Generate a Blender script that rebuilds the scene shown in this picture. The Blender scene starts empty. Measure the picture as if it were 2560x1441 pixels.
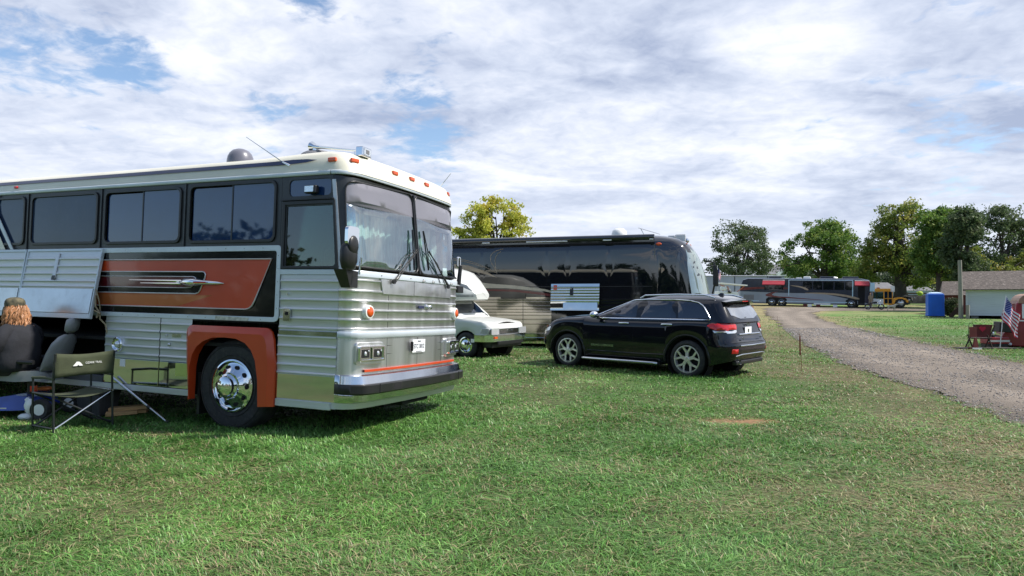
import bpy, bmesh, math, random
import numpy as np
from mathutils import Vector, Matrix, Euler
from mathutils.bvhtree import BVHTree
from mathutils.geometry import delaunay_2d_cdt
R = math.radians
random.seed(7)
NR = np.random.default_rng(11)
scene = bpy.context.scene
COL = scene.collection

# ------------------------------------------------------------------ camera
CAMH = 1.528
F = 1705.0
PITCH = math.atan(24.5 / F)
cam = bpy.data.cameras.new("camera")
cam.sensor_width = 36.0
cam.lens = F / 2560 * 36.0
cam.clip_start = 0.05
cam.clip_end = 3000
camo = bpy.data.objects.new("camera", cam)
COL.objects.link(camo)
camo.location = (0, 0, CAMH)
camo.rotation_euler = (R(90) + PITCH, 0, 0)
scene.camera = camo

# ------------------------------------------------------------------ light
SUN_EL, SUN_AZ = R(50), R(96)       # azimuth from +Y towards +X
sd = Vector((math.cos(SUN_EL) * math.sin(SUN_AZ), math.cos(SUN_EL) * math.cos(SUN_AZ), math.sin(SUN_EL)))
sun = bpy.data.lights.new("sun", 'SUN')
sun.energy = 3.5
sun.angle = R(2.0)
sun.color = (1.0, 0.95, 0.88)
suno = bpy.data.objects.new("sun", sun)
COL.objects.link(suno)
suno.rotation_euler = sd.to_track_quat('Z', 'Y').to_euler()

scene.view_settings.view_transform = 'Standard'
scene.view_settings.look = 'None'
scene.view_settings.gamma = 1
scene.view_settings.exposure = 0.85

world = bpy.data.worlds.new("World")
scene.world = world
world.use_nodes = True
wt = world.node_tree
wt.nodes.clear()
def wn(t, **k):
    n = wt.nodes.new(t)
    for a, b in k.items():
        setattr(n, a, b)
    return n
def wl(a, b): wt.links.new(a, b)
def wmath(op, a, b=None, c=None, clamp=False):
    n = wn('ShaderNodeMath', operation=op, use_clamp=clamp)
    for i, v in enumerate((a, b, c)):
        if v is None: continue
        if isinstance(v, (int, float)): n.inputs[i].default_value = v
        else: wl(v, n.inputs[i])
    return n.outputs[0]
sky = wn('ShaderNodeTexSky', sky_type='NISHITA', sun_disc=False)
sky.sun_elevation = SUN_EL
sky.sun_rotation = SUN_AZ
sky.air_density = 1.0
sky.dust_density = 0.6
sky.ozone_density = 2.2
bg1 = wn('ShaderNodeBackground'); bg1.inputs[1].default_value = 0.10
wl(sky.outputs[0], bg1.inputs[0])
tc = wn('ShaderNodeTexCoord')
sep = wn('ShaderNodeSeparateXYZ'); wl(tc.outputs['Generated'], sep.inputs[0])
zc = wmath('MAXIMUM', sep.outputs[2], 0.0)
den = wmath('ADD', zc, 0.17)
px_ = wmath('DIVIDE', sep.outputs[0], den)
py_ = wmath('DIVIDE', sep.outputs[1], den)
comb = wn('ShaderNodeCombineXYZ'); wl(px_, comb.inputs[0]); wl(py_, comb.inputs[1])
def wnoise(vec, scale, detail, rough, dist=0.0, mapping=None):
    src = vec
    if mapping:
        mp = wn('ShaderNodeMapping'); wl(vec, mp.inputs[0])
        mp.inputs['Location'].default_value = mapping[0]
        mp.inputs['Rotation'].default_value = mapping[1]
        mp.inputs['Scale'].default_value = mapping[2]
        src = mp.outputs[0]
    n = wn('ShaderNodeTexNoise'); wl(src, n.inputs['Vector'])
    n.inputs['Scale'].default_value = scale; n.inputs['Detail'].default_value = detail
    n.inputs['Roughness'].default_value = rough; n.inputs['Distortion'].default_value = dist
    return n.outputs['Fac']
def blob(u, v, r, amp, y=1.0):
    d = Vector((u, y, v)).normalized()
    n = wn('ShaderNodeVectorMath', operation='DISTANCE'); wl(tc.outputs['Generated'], n.inputs[0])
    n.inputs[1].default_value = d
    m = wn('ShaderNodeMapRange', interpolation_type='SMOOTHSTEP'); wl(n.outputs['Value'], m.inputs[0])
    m.inputs[1].default_value = 0.0; m.inputs[2].default_value = r; m.inputs[3].default_value = amp; m.inputs[4].default_value = 0.0
    return m.outputs[0]
big = wnoise(comb.outputs[0], 0.8, 3, 0.5, 0.4, ((3.1, 1.7, 0), (0, 0, 0.5), (1, 1, 1)))
fine = wnoise(comb.outputs[0], 3.6, 12, 0.60, 0.35, ((0, 0, 0), (0, 0, 0.7), (0.95, 1.15, 1)))
mott = wnoise(comb.outputs[0], 13.0, 6, 0.58, 0.5, ((5, 2, 0), (0, 0, 0.4), (1, 1, 1)))
cov = wmath('ADD', wmath('MULTIPLY', big, 0.34), wmath('MULTIPLY', fine, 0.66))
cov = wmath('ADD', cov, wmath('MULTIPLY', mott, 0.30))
cov = wmath('SUBTRACT', cov, 0.035)
for b in ((-.56, .345, .10, -.19), (-.70, .37, .10, -.15), (-.30, .44, .10, -.19), (-.12, .235, .13, -.22), (-.36, .27, .10, -.12), (-.42, .36, .12, .08),
          (.14, .15, .09, -.05), (.62, .25, .16, -.05), (.30, .34, .4, .10), (-.5, .10, .3, .09), (.35, .12, .35, .06), (0.1, 0.45, .12, .03)):
    cov = wmath('ADD', cov, blob(*b))
back = wn('ShaderNodeMapRange', interpolation_type='SMOOTHSTEP'); wl(sep.outputs[1], back.inputs[0])
back.inputs[1].default_value = -0.5; back.inputs[2].default_value = 0.15; back.inputs[3].default_value = -0.20; back.inputs[4].default_value = 0.0
cov = wmath('ADD', cov, back.outputs[0])
clr = blob(-2.9, .50, .95, 1.0, y=-1.0)
cov = wmath('SUBTRACT', cov, wmath('MULTIPLY', clr, 0.30))
cr = wn('ShaderNodeMapRange', interpolation_type='SMOOTHSTEP'); wl(cov, cr.inputs[0])
cr.inputs[1].default_value = 0.40; cr.inputs[2].default_value = 0.56; cr.inputs[3].default_value = 0.0; cr.inputs[4].default_value = 0.97
# cloud shading
shade = wnoise(comb.outputs[0], 1.7, 9, 0.56, 0.5, ((9, 4, 0), (0, 0, -0.35), (0.8, 1.3, 1)))
shf = wmath('ADD', shade, wmath('MULTIPLY', wmath('SUBTRACT', mott, 0.5), 0.26))
for b in ((.17, .42, .26, -.08), (.06, .27, .12, -.07), (.62, .40, .3, -.06), (-.15, .42, .2, .05), (.42, .30, .16, .12), (-.45, .15, .2, .06), (.1, .08, .3, .05), (.8,.2,.25,-.04)):
    shf = wmath('ADD', shf, blob(*b))
sr = wn('ShaderNodeValToRGB'); wl(shf, sr.inputs[0])
el = sr.color_ramp.elements
el[0].position = 0.30; el[0].color = (0.35, 0.41, 0.56, 1)
el[1].position = 0.66; el[1].color = (0.84, 0.86, 0.92, 1)
e = el.new(0.48); e.color = (0.58, 0.635, 0.76, 1)
hz = wn('ShaderNodeMapRange', interpolation_type='SMOOTHSTEP'); wl(sep.outputs[2], hz.inputs[0])
hz.inputs[1].default_value = 0.0; hz.inputs[2].default_value = 0.22; hz.inputs[3].default_value = 0.75; hz.inputs[4].default_value = 0.0
mxh = wn('ShaderNodeMix', data_type='RGBA'); wl(hz.outputs[0], mxh.inputs[0]); wl(sr.outputs[0], mxh.inputs[6])
mxh.inputs[7].default_value = (0.66, 0.71, 0.83, 1)
bg2 = wn('ShaderNodeBackground'); bg2.inputs[1].default_value = 0.69
wl(mxh.outputs[2], bg2.inputs[0])
hzf = wmath('MULTIPLY', wmath('MULTIPLY', hz.outputs[0], 1.15), wmath('SUBTRACT', 1.0, clr))
fac = wmath('MAXIMUM', cr.outputs[0], hzf, clamp=True)
mixs = wn('ShaderNodeMixShader'); wl(fac, mixs.inputs[0]); wl(bg1.outputs[0], mixs.inputs[1]); wl(bg2.outputs[0], mixs.inputs[2])
wo = wn('ShaderNodeOutputWorld'); wl(mixs.outputs[0], wo.inputs[0])

# ------------------------------------------------------------------ materials
def mat(name, color, rough=0.5, metal=0.0, spec=0.5, coat=0.0, var=0.08, vscale=3.0, bump=0.0, bscale=40.0,
        col2=None, stretch=(1, 1, 1), alpha=1.0, ior=1.5, dirt=0.0, coords='Object', emis=None, rvar=0.0, coatr=0.04):
    m = bpy.data.materials.new(name)
    m.use_nodes = True
    nt = m.node_tree
    b = nt.nodes['Principled BSDF']
    b.inputs['Roughness'].default_value = rough
    b.inputs['Metallic'].default_value = metal
    b.inputs['Specular IOR Level'].default_value = spec
    b.inputs['IOR'].default_value = ior
    b.inputs['Coat Weight'].default_value = coat
    b.inputs['Coat Roughness'].default_value = coatr
    t = nt.nodes.new('ShaderNodeTexCoord')
    mp = nt.nodes.new('ShaderNodeMapping'); mp.inputs['Scale'].default_value = stretch
    nt.links.new(t.outputs[coords], mp.inputs[0])
    n = nt.nodes.new('ShaderNodeTexNoise'); n.inputs['Scale'].default_value = vscale; n.inputs['Detail'].default_value = 6
    nt.links.new(mp.outputs[0], n.inputs['Vector'])
    mx = nt.nodes.new('ShaderNodeMix'); mx.data_type = 'RGBA'
    c = color
    if col2 is None:
        mx.inputs[6].default_value = (c[0] * (1 - var), c[1] * (1 - var), c[2] * (1 - var), 1)
        mx.inputs[7].default_value = (min(1, c[0] * (1 + var)), min(1, c[1] * (1 + var)), min(1, c[2] * (1 + var)), 1)
    else:
        mx.inputs[6].default_value = (*c, 1); mx.inputs[7].default_value = (*col2, 1)
    mr = nt.nodes.new('ShaderNodeMapRange'); mr.inputs[1].default_value = 0.35; mr.inputs[2].default_value = 0.65
    nt.links.new(n.outputs[0], mr.inputs[0]); nt.links.new(mr.outputs[0], mx.inputs[0])
    out = mx.outputs[2]
    if dirt > 0:
        n2 = nt.nodes.new('ShaderNodeTexNoise'); n2.inputs['Scale'].default_value = vscale * 4.3; n2.inputs['Detail'].default_value = 9
        n2.inputs['Roughness'].default_value = 0.7
        nt.links.new(mp.outputs[0], n2.inputs['Vector'])
        r2 = nt.nodes.new('ShaderNodeMapRange'); r2.inputs[1].default_value = 0.5; r2.inputs[2].default_value = 0.8
        r2.inputs[3].default_value = 0; r2.inputs[4].default_value = dirt
        nt.links.new(n2.outputs[0], r2.inputs[0])
        m3 = nt.nodes.new('ShaderNodeMix'); m3.data_type = 'RGBA'
        nt.links.new(r2.outputs[0], m3.inputs[0]); nt.links.new(out, m3.inputs[6]); m3.inputs[7].default_value = (0.16, 0.14, 0.11, 1)
        out = m3.outputs[2]
    nt.links.new(out, b.inputs['Base Color'])
    if rvar > 0:
        rr = nt.nodes.new('ShaderNodeMapRange'); rr.inputs[1].default_value = 0.3; rr.inputs[2].default_value = 0.7
        rr.inputs[3].default_value = max(0, rough - rvar); rr.inputs[4].default_value = rough + rvar
        nt.links.new(n.outputs[0], rr.inputs[0]); nt.links.new(rr.outputs[0], b.inputs['Roughness'])
    if bump > 0:
        n3 = nt.nodes.new('ShaderNodeTexNoise'); n3.inputs['Scale'].default_value = bscale; n3.inputs['Detail'].default_value = 4
        nt.links.new(mp.outputs[0], n3.inputs['Vector'])
        bp = nt.nodes.new('ShaderNodeBump'); bp.inputs['Strength'].default_value = bump; bp.inputs['Distance'].default_value = 0.02
        nt.links.new(n3.outputs[0], bp.inputs['Height']); nt.links.new(bp.outputs[0], b.inputs['Normal'])
    if emis:
        b.inputs['Emission Color'].default_value = (*emis, 1); b.inputs['Emission Strength'].default_value = 1
    return m

def clear_glass(name, tint, refl=0.12, rough=0.02, dark=None):
    """thin tinted pane: see-through plus a mirror reflection that grows at grazing angles"""
    m = bpy.data.materials.new(name); m.use_nodes = True
    nt = m.node_tree; nt.nodes.clear()
    o = nt.nodes.new('ShaderNodeOutputMaterial')
    tr = nt.nodes.new('ShaderNodeBsdfTransparent'); tr.inputs[0].default_value = (*tint, 1)
    gl = nt.nodes.new('ShaderNodeBsdfGlossy'); gl.inputs['Roughness'].default_value = rough; gl.inputs[0].default_value = (0.93, 0.97, 1, 1)
    lw = nt.nodes.new('ShaderNodeFresnel'); lw.inputs['IOR'].default_value = 1.55
    mr = nt.nodes.new('ShaderNodeMath'); mr.operation = 'ADD'; mr.use_clamp = True
    nt.links.new(lw.outputs[0], mr.inputs[0]); mr.inputs[1].default_value = refl
    mx = nt.nodes.new('ShaderNodeMixShader')
    nt.links.new(mr.outputs[0], mx.inputs[0]); nt.links.new(tr.outputs[0], mx.inputs[1]); nt.links.new(gl.outputs[0], mx.inputs[2])
    nt.links.new(mx.outputs[0], o.inputs[0])
    return m

# ------------------------------------------------------------------ scene graph helpers
def tag(o, label=None, cat=None, group=None, kind=None):
    if label: o['label'] = label
    if cat: o['category'] = cat
    if group: o['group'] = group
    if kind: o['kind'] = kind
    return o
def empty(name, loc=(0, 0, 0), rot=(0, 0, 0), label=None, cat=None, group=None):
    o = bpy.data.objects.new(name, None); COL.objects.link(o)
    o.empty_display_size = 0.2
    o.location = loc; o.rotation_euler = rot
    return tag(o, label, cat, group)
def copy_tree(o, parent=None):
    c = o.copy(); COL.objects.link(c)
    if parent is not None: c.parent = parent
    for ch in list(o.children): copy_tree(ch, c)
    return c

class MB:
    def __init__(s): s.v = []; s.f = []
    def add(s, vs, fs):
        k = len(s.v); s.v += [tuple(map(float, v)) for v in vs]; s.f += [tuple(i + k for i in f) for f in fs]; return s
    def box(s, x0, x1, y0, y1, z0, z1):
        return s.add([(x0, y0, z0), (x1, y0, z0), (x1, y1, z0), (x0, y1, z0), (x0, y0, z1), (x1, y0, z1), (x1, y1, z1), (x0, y1, z1)],
                     [(3, 2, 1, 0), (4, 5, 6, 7), (0, 1, 5, 4), (1, 2, 6, 5), (2, 3, 7, 6), (3, 0, 4, 7)])
    def hexa(s, pts):      # 8 points, bottom ring then top ring
        return s.add(pts, [(3, 2, 1, 0), (4, 5, 6, 7), (0, 1, 5, 4), (1, 2, 6, 5), (2, 3, 7, 6), (3, 0, 4, 7)])
    def bar(s, p, q, w, h=None, up=(0, 0, 1)):
        p = Vector(p); q = Vector(q); h = h or w
        d = (q - p).normalized(); u = Vector(up)
        if abs(d.dot(u)) > 0.98: u = Vector((1, 0, 0))
        a = d.cross(u).normalized(); b = a.cross(d).normalized()
        pts = [c + a * sa * w / 2 + b * sb * h / 2 for c in (p, q) for sa, sb in ((-1, -1), (1, -1), (1, 1), (-1, 1))]
        return s.hexa(pts)
    def tube(s, pts, r, n=8, cap=True, r2=None):
        pts = [Vector(p) for p in pts]; m = len(pts)
        rs = [r + (r2 - r) * i / (m - 1) for i in range(m)] if r2 is not None else ([r] * m if not isinstance(r, (list, tuple)) else list(r))
        rings = []; u = None
        for i, p in enumerate(pts):
            d = (pts[min(i + 1, m - 1)] - pts[max(i - 1, 0)]).normalized()
            if u is None:
                u = Vector((0, 0, 1)) if abs(d.z) < 0.9 else Vector((1, 0, 0))
            a = d.cross(u)
            if a.length < 1e-4: a = d.orthogonal()
            a.normalize(); b = a.cross(d).normalized(); u = b
            rings.append([p + (a * math.cos(t) + b * math.sin(t)) * rs[i] for t in [2 * math.pi * k / n for k in range(n)]])
        return s.loft(rings, cap=cap)
    def loft(s, rings, cap=True, closed=True):
        n = len(rings[0]); k = len(s.v)
        for r in rings: s.v += [tuple(map(float, v)) for v in r]
        for i in range(len(rings) - 1):
            for j in range(n if closed else n - 1):
                j2 = (j + 1) % n
                s.f.append((k + i * n + j, k + i * n + j2, k + (i + 1) * n + j2, k + (i + 1) * n + j))
        if cap:
            s.f.append(tuple(k + j for j in reversed(range(n)))); s.f.append(tuple(k + (len(rings) - 1) * n + j for j in range(n)))
        return s
    def cyl(s, c, r, h, axis='z', n=16, r2=None):
        c = Vector(c); a = {'x': Vector((1, 0, 0)), 'y': Vector((0, 1, 0)), 'z': Vector((0, 0, 1))}[axis]
        return s.tube([c, c + a * h], r, n, True, r if r2 is None else r2)
    def lathe(s, prof, c=(0, 0, 0), axis='y', n=32, cap=False, ex=1.0):
        """prof: list of (radius, along)"""
        rings = []
        for r, a in prof:
            ring = []
            for k in range(n):
                t = 2 * math.pi * k / n
                x, z = r * math.cos(t), r * math.sin(t)
                if axis == 'y': p = (x, a, z)
                elif axis == 'x': p = (a, x, z)
                else: p = (x, z, a)
                ring.append((c[0] + p[0], c[1] + p[1], c[2] + p[2]))
            rings.append(ring)
        return s.loft(rings, cap=cap)
    def ell(s, c, rx, ry, rz, n=14, m=9):
        prof = [(math.sin(math.pi * i / m), -math.cos(math.pi * i / m)) for i in range(m + 1)]
        rings = [[(c[0] + rx * a * math.cos(2 * math.pi * k / n), c[1] + ry * a * math.sin(2 * math.pi * k / n), c[2] + rz * b) for k in range(n)]
                 for a, b in [(max(p[0], 0.01), p[1]) for p in prof]]
        return s.loft(rings)
    def prism(s, poly, y0, y1, holes=(), axis='y', sp=None):
        """poly in (x,z), thick along y from y0 to y1 (or remapped axes)"""
        pts, tris = tess(poly, holes, sp)
        def P(a, b, t):
            return (a, t, b) if axis == 'y' else ((t, a, b) if axis == 'x' else (a, b, t))
        n = len(pts)
        s.add([P(a, b, y0) for a, b in pts], tris)
        s.add([P(a, b, y1) for a, b in pts], [tuple(reversed(t)) for t in tris])
        for lp in [poly] + list(holes):
            m = len(lp)
            s.add([P(a, b, y0) for a, b in lp] + [P(a, b, y1) for a, b in lp], [(i, (i + 1) % m, m + (i + 1) % m, m + i) for i in range(m)])
        return s
    def build(s, name, material, parent=None, smooth=None, bevel=0.0, seg=2, weld=True, label=None, solid=0.0, fixn=True):
        me = bpy.data.meshes.new(name)
        me.from_pydata(s.v, [], s.f)
        me.validate()
        bm = bmesh.new(); bm.from_mesh(me)
        if weld: bmesh.ops.remove_doubles(bm, verts=bm.verts, dist=1e-5)
        if fixn: bmesh.ops.recalc_face_normals(bm, faces=bm.faces)
        bm.to_mesh(me); bm.free()
        if smooth is not None:
            me.polygons.foreach_set('use_smooth', [True] * len(me.polygons))
            me.set_sharp_from_angle(angle=R(smooth))
        o = bpy.data.objects.new(name, me); COL.objects.link(o)
        if isinstance(material, (list, tuple)):
            for m in material: me.materials.append(m)
        else: me.materials.append(material)
        if parent is not None: o.parent = parent
        if solid:
            md = o.modifiers.new('solid', 'SOLIDIFY'); md.thickness = solid; md.offset = 0
        if bevel > 0:
            md = o.modifiers.new('bevel', 'BEVEL'); md.width = bevel; md.segments = seg; md.limit_method = 'ANGLE'; md.angle_limit = R(35)
            md.harden_normals = False
        if label: o['label'] = label
        return o

def inside(p, poly):
    x, y = p; c = False; n = len(poly); j = n - 1
    for i in range(n):
        xi, yi = poly[i]; xj, yj = poly[j]
        if (yi > y) != (yj > y) and x < (xj - xi) * (y - yi) / (yj - yi + 1e-12) + xi: c = not c
        j = i
    return c
def tess(poly, holes=(), sp=None):
    pts = []; edges = []
    for lp in [poly] + list(holes):
        k = len(pts); n = len(lp)
        pts += [Vector(p) for p in lp]; edges += [(k + i, k + (i + 1) % n) for i in range(n)]
    if sp:
        xs = [p[0] for p in poly]; zs = [p[1] for p in poly]
        x = min(xs) + sp * .5
        while x < max(xs):
            z = min(zs) + sp * .5
            while z < max(zs):
                if inside((x, z), poly) and not any(inside((x, z), h) for h in holes): pts.append(Vector((x + random.uniform(-.01, .01) * sp, z)))
                z += sp
            x += sp
    r = delaunay_2d_cdt(pts, edges, [], 0, 1e-6)
    vv, ff = r[0], r[2]
    out = []
    for f in ff:
        c = (sum(vv[i][0] for i in f) / len(f), sum(vv[i][1] for i in f) / len(f))
        if inside(c, poly) and not any(inside(c, h) for h in holes): out.append(tuple(f))
    return [(v[0], v[1]) for v in vv], out
def rrect(x0, x1, z0, z1, r, n=5):
    if not isinstance(r, (list, tuple)): r = [r] * 4
    out = []
    for (cx, cz, a0), rr in zip(((x1 - r[0], z1 - r[0], 0), (x0 + r[1], z1 - r[1], 90), (x0 + r[2], z0 + r[2], 180), (x1 - r[3], z0 + r[3], 270)), r):
        if rr <= 0: out.append((cx, cz)); continue
        for k in range(n + 1):
            t = R(a0 + 90 * k / n); out.append((cx + rr * math.cos(t), cz + rr * math.sin(t)))
    return out
def smoothpoly(pts, it=2, closed=True):
    for _ in range(it):
        o = []; n = len(pts)
        for i in range(n if closed else n - 1):
            a = pts[i]; b = pts[(i + 1) % n]
            o.append(tuple(.75 * u + .25 * v for u, v in zip(a, b))); o.append(tuple(.25 * u + .75 * v for u, v in zip(a, b)))
        if not closed: o = [pts[0]] + o + [pts[-1]]
        pts = o
    return pts

def roundpoly(pts, r, n=5):
    out = []; m = len(pts)
    for i in range(m):
        p, a, b = Vector(pts[i]), Vector(pts[i - 1]), Vector(pts[(i + 1) % m])
        u, v = (a - p), (b - p); d = min(r, u.length * .45, v.length * .45); u.normalize(); v.normalize()
        for k in range(n + 1):
            t = k / n; q = (p + u * d) * (1 - t) ** 2 + p * 2 * t * (1 - t) + (p + v * d) * t * t
            out.append((q.x, q.y))
    return out
def bvh_of(*objs):
    vs = []; fs = []
    for o in objs:
        k = len(vs); vs += [v.co.copy() for v in o.data.vertices]; fs += [tuple(i + k for i in p.vertices) for p in o.data.polygons]
    return BVHTree.FromPolygons(vs, fs)
AX = {'near': (lambda a, b: (Vector((a, -9, b)), Vector((0, 1, 0)))),
      'far': (lambda a, b: (Vector((a, 9, b)), Vector((0, -1, 0)))),
      'right': (lambda a, b: (Vector((30, a, b)), Vector((-1, 0, 0)))),
      'left': (lambda a, b: (Vector((-30, a, b)), Vector((1, 0, 0)))),
      'top': (lambda a, b: (Vector((a, b, 9)), Vector((0, 0, -1))))}
def hitpt(bvh, side, a, b, off=0.004):
    o, d = AX[side](a, b)
    h = bvh.ray_cast(o, d)
    if h[0] is None: return None
    nrm = h[1]
    if nrm.dot(d) > 0: nrm = -nrm
    return h[0] + nrm * off
def decal(name, m, parent, bvh, poly, side='near', off=0.004, holes=(), sp=0.12, label=None, smooth=40, thick=0.0):
    pts, tris = tess(poly, holes, sp)
    vs = [hitpt(bvh, side, a, b, off) for a, b in pts]
    tris = [t for t in tris if all(vs[i] is not None for i in t)]
    vs = [v if v is not None else Vector((0, 0, 0)) for v in vs]
    mb = MB(); mb.add(vs, tris)
    o = mb.build(name, m, parent, smooth=smooth, label=label, fixn=False)
    bm = bmesh.new(); bm.from_mesh(o.data)
    bmesh.ops.delete(bm, geom=[v for v in bm.verts if not v.link_faces], context='VERTS')
    bm.faces.ensure_lookup_table()
    d = AX[side](0, 0)[1]
    for f in bm.faces:
        f.normal_update()
        if f.normal.dot(d) > 0: f.normal_flip()
    bm.to_mesh(o.data); bm.free()
    return o
def trace(mb, bvh, pts, r, side='near', off=0.002, n=6, closed=False):
    q = []
    L = list(pts) + ([pts[0]] if closed else [])
    for i in range(len(L) - 1):
        a, b = L[i], L[i + 1]; k = max(1, int(math.hypot(b[0] - a[0], b[1] - a[1]) / 0.12))
        for j in range(k): q.append((a[0] + (b[0] - a[0]) * j / k, a[1] + (b[1] - a[1]) * j / k))
    q.append(L[-1])
    P = [hitpt(bvh, side, a, b, off) for a, b in q]
    P = [p for p in P if p is not None]
    if len(P) > 1: mb.tube(P, r, n)

def text_mesh(name, s, size, m, parent, mtx, extrude=0.002, align='CENTER', sx=1.0):
    c = bpy.data.curves.new(name, 'FONT'); c.body = s; c.size = size; c.extrude = extrude; c.align_x = align; c.align_y = 'CENTER'
    c.resolution_u = 3
    t = bpy.data.objects.new(name, c); COL.objects.link(t)
    dg = bpy.context.evaluated_depsgraph_get()
    me = bpy.data.meshes.new_from_object(t.evaluated_get(dg))
    bpy.data.objects.remove(t); bpy.data.curves.remove(c)
    me.materials.clear(); me.materials.append(m)
    for v in me.vertices: v.co.x *= sx
    o = bpy.data.objects.new(name, me); COL.objects.link(o); o.parent = parent
    o.matrix_local = mtx
    return o
SIDE_M = Matrix.Rotation(R(90), 4, 'X')   # text lying in the xz plane, read from -y

def gz(x, y):
    if y < 60: return 0.0
    if y < 84: return 0.0011 * (y - 60) ** 2
    return min(1.40, 0.6336 + 0.012 * (y - 84))
def at(px, py, Y):
    a = (px - 1280) / F; b = -(py - 720.5) / F
    d = Vector((a, math.cos(PITCH) - b * math.sin(PITCH), math.sin(PITCH) + b * math.cos(PITCH)))
    return Vector((0, 0, CAMH)) + d * (Y / d.y)
def ground_at(px, py):
    lo, hi = 2.0, 400.0
    for _ in range(60):
        md = (lo + hi) / 2; p = at(px, py, md)
        if p.z > gz(0, md): lo = md
        else: hi = md
    return at(px, py, lo)
# ------------------------------------------------------------------ ground, road, grass
_lat = NR.random((64, 64))
def vnoise(x, y, s, k=0):
    u = np.asarray(x) / s + 13.7 * k; v = np.asarray(y) / s + 7.3 * k
    i = np.floor(u).astype(int); j = np.floor(v).astype(int); fu = u - i; fv = v - j
    fu = fu * fu * (3 - 2 * fu); fv = fv * fv * (3 - 2 * fv)
    g = lambda a, b: _lat[a % 64, b % 64]
    return (g(i, j) * (1 - fu) + g(i + 1, j) * fu) * (1 - fv) + (g(i, j + 1) * (1 - fu) + g(i + 1, j + 1) * fu) * fv
def fbm(x, y, s, k=0, o=4):
    t = 0; a = .5; w = 0
    for q in range(o): t = t + a * vnoise(x, y, s / 2 ** q, k + q * 1.7); w += a; a *= .55
    return t / w
ROAD_L = [(5.7, -6), (5.85, 0), (6.05, 5), (6.25, 8.35), (6.63, 10.12), (7.09, 12.61), (7.83, 16.31), (10.48, 24.84), (13.6, 34), (18.2, 47.4), (22.5, 60), (26.3, 71), (28.6, 77.5)]
ROAD_FAR = [(31, 79.6), (36, 79.2), (42, 77.6), (48, 75.5), (56, 72.5), (70, 69)]
ROAD_R = [(70, 64.5), (56, 67.5), (48, 69.5), (41, 71.4), (36, 72.2), (32.6, 71.5), (29.4, 66.5), (25.4, 57), (21.67, 47.4), (17.9, 37), (14.8, 27.45), (12.87, 19.62), (11.64, 15.53), (11.0, 12), (10.6, 5), (10.4, -6)]
_rl = np.array([(p[1], p[0]) for p in ROAD_L]); _rr = np.array([(p[1], p[0]) for p in reversed(ROAD_R[4:])])
def road_lx(y): return np.interp(y, _rl[:, 0], _rl[:, 1])
def road_rx(y): return np.interp(y, _rr[:, 0], _rr[:, 1])
def wob(x, y): return 0.46 * (fbm(x, y, 0.9, 5) - .5) + 0.34 * (fbm(x, y, 0.22, 9, 2) - .5)
def in_road(x, y, m=0.0):
    w = wob(x, y) * (1 + y / 25)
    return (x > road_lx(y) + w + m) & (x < road_rx(y) - w - m) & (y < 72)
def sstep(a, b, v): t = np.clip((v - a) / (b - a), 0, 1); return t * t * (3 - 2 * t)
def dryness(x, y):
    d = fbm(x, y, 3.2, 1) * .9 + fbm(x, y, 0.55, 3) * .6 - .70
    rl = road_lx(y) - x
    nr = np.where(rl > 0, np.exp(-((rl - .9) / 1.5) ** 2), np.where(x > road_rx(y), np.exp(-((x - road_rx(y)) / 1.0) ** 2) * .8, 1))
    d = d + nr * (.38 + .34 * fbm(x, y, 2.1, 11)) * sstep(4, 8, y)
    d = d + .30 * np.exp(-(((x - 2.8) / 3.0) ** 2 + ((y - 5.2) / 1.4) ** 2)) - .12 * np.exp(-(((x + 3) / 3.5) ** 2 + ((y - 7) / 2.0) ** 2))
    d = d + .75 * np.exp(-(((x - 2.83) / .35) ** 2 + ((y - 8.45) / .18) ** 2)) + .6 * np.exp(-(((x + 3.9) / .3) ** 2 + ((y - 7.6) / .15) ** 2))
    d = d + .22 * sstep(14, 60, y) * (fbm(x, y * 1.0, 9, 2) > .5) * .8 + .35 * np.exp(-((y - 66) / 5.0) ** 2) + .32 * np.exp(-((y - 80) / 5.0) ** 2)
    return np.clip(d * 1.25 + .15, 0, 1)
GREEN = np.array([.056, .155, .026]); GREEN2 = np.array([.125, .255, .056]); DRY = np.array([.30, .255, .125]); BROWN = np.array([.25, .135, .07])
def ground_rgb(x, y):
    d = dryness(x, y)[:, None]; n = fbm(x, y, 1.3, 21)[:, None]; n2 = fbm(x, y, .3, 31, 3)[:, None]
    g = GREEN * (1 - n) + GREEN2 * n
    c = g * (1 - d) + (DRY * .8) * d
    c = c * (.55 + .75 * n2)
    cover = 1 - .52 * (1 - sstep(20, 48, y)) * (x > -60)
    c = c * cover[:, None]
    br = np.clip(np.exp(-(((x - 2.83) / .5) ** 2 + ((y - 8.45) / .26) ** 2)) * 1.5 * (.3 + 1.3 * fbm(x, y, .22, 57, 3)), 0, 1)[:, None] * .85
    c = c * (1 - br) + BROWN * br
    return c
def sheet(name, xs, ys, zf, keep=None):
    X, Y = np.meshgrid(xs, ys); Z = zf(X, Y)
    v = np.stack([X.ravel(), Y.ravel(), Z.ravel()], 1)
    nx, ny = len(xs), len(ys)
    i = np.arange(nx * ny).reshape(ny, nx)
    q = np.stack([i[:-1, :-1].ravel(), i[:-1, 1:].ravel(), i[1:, 1:].ravel(), i[1:, :-1].ravel()], 1)
    return v, q
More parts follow.
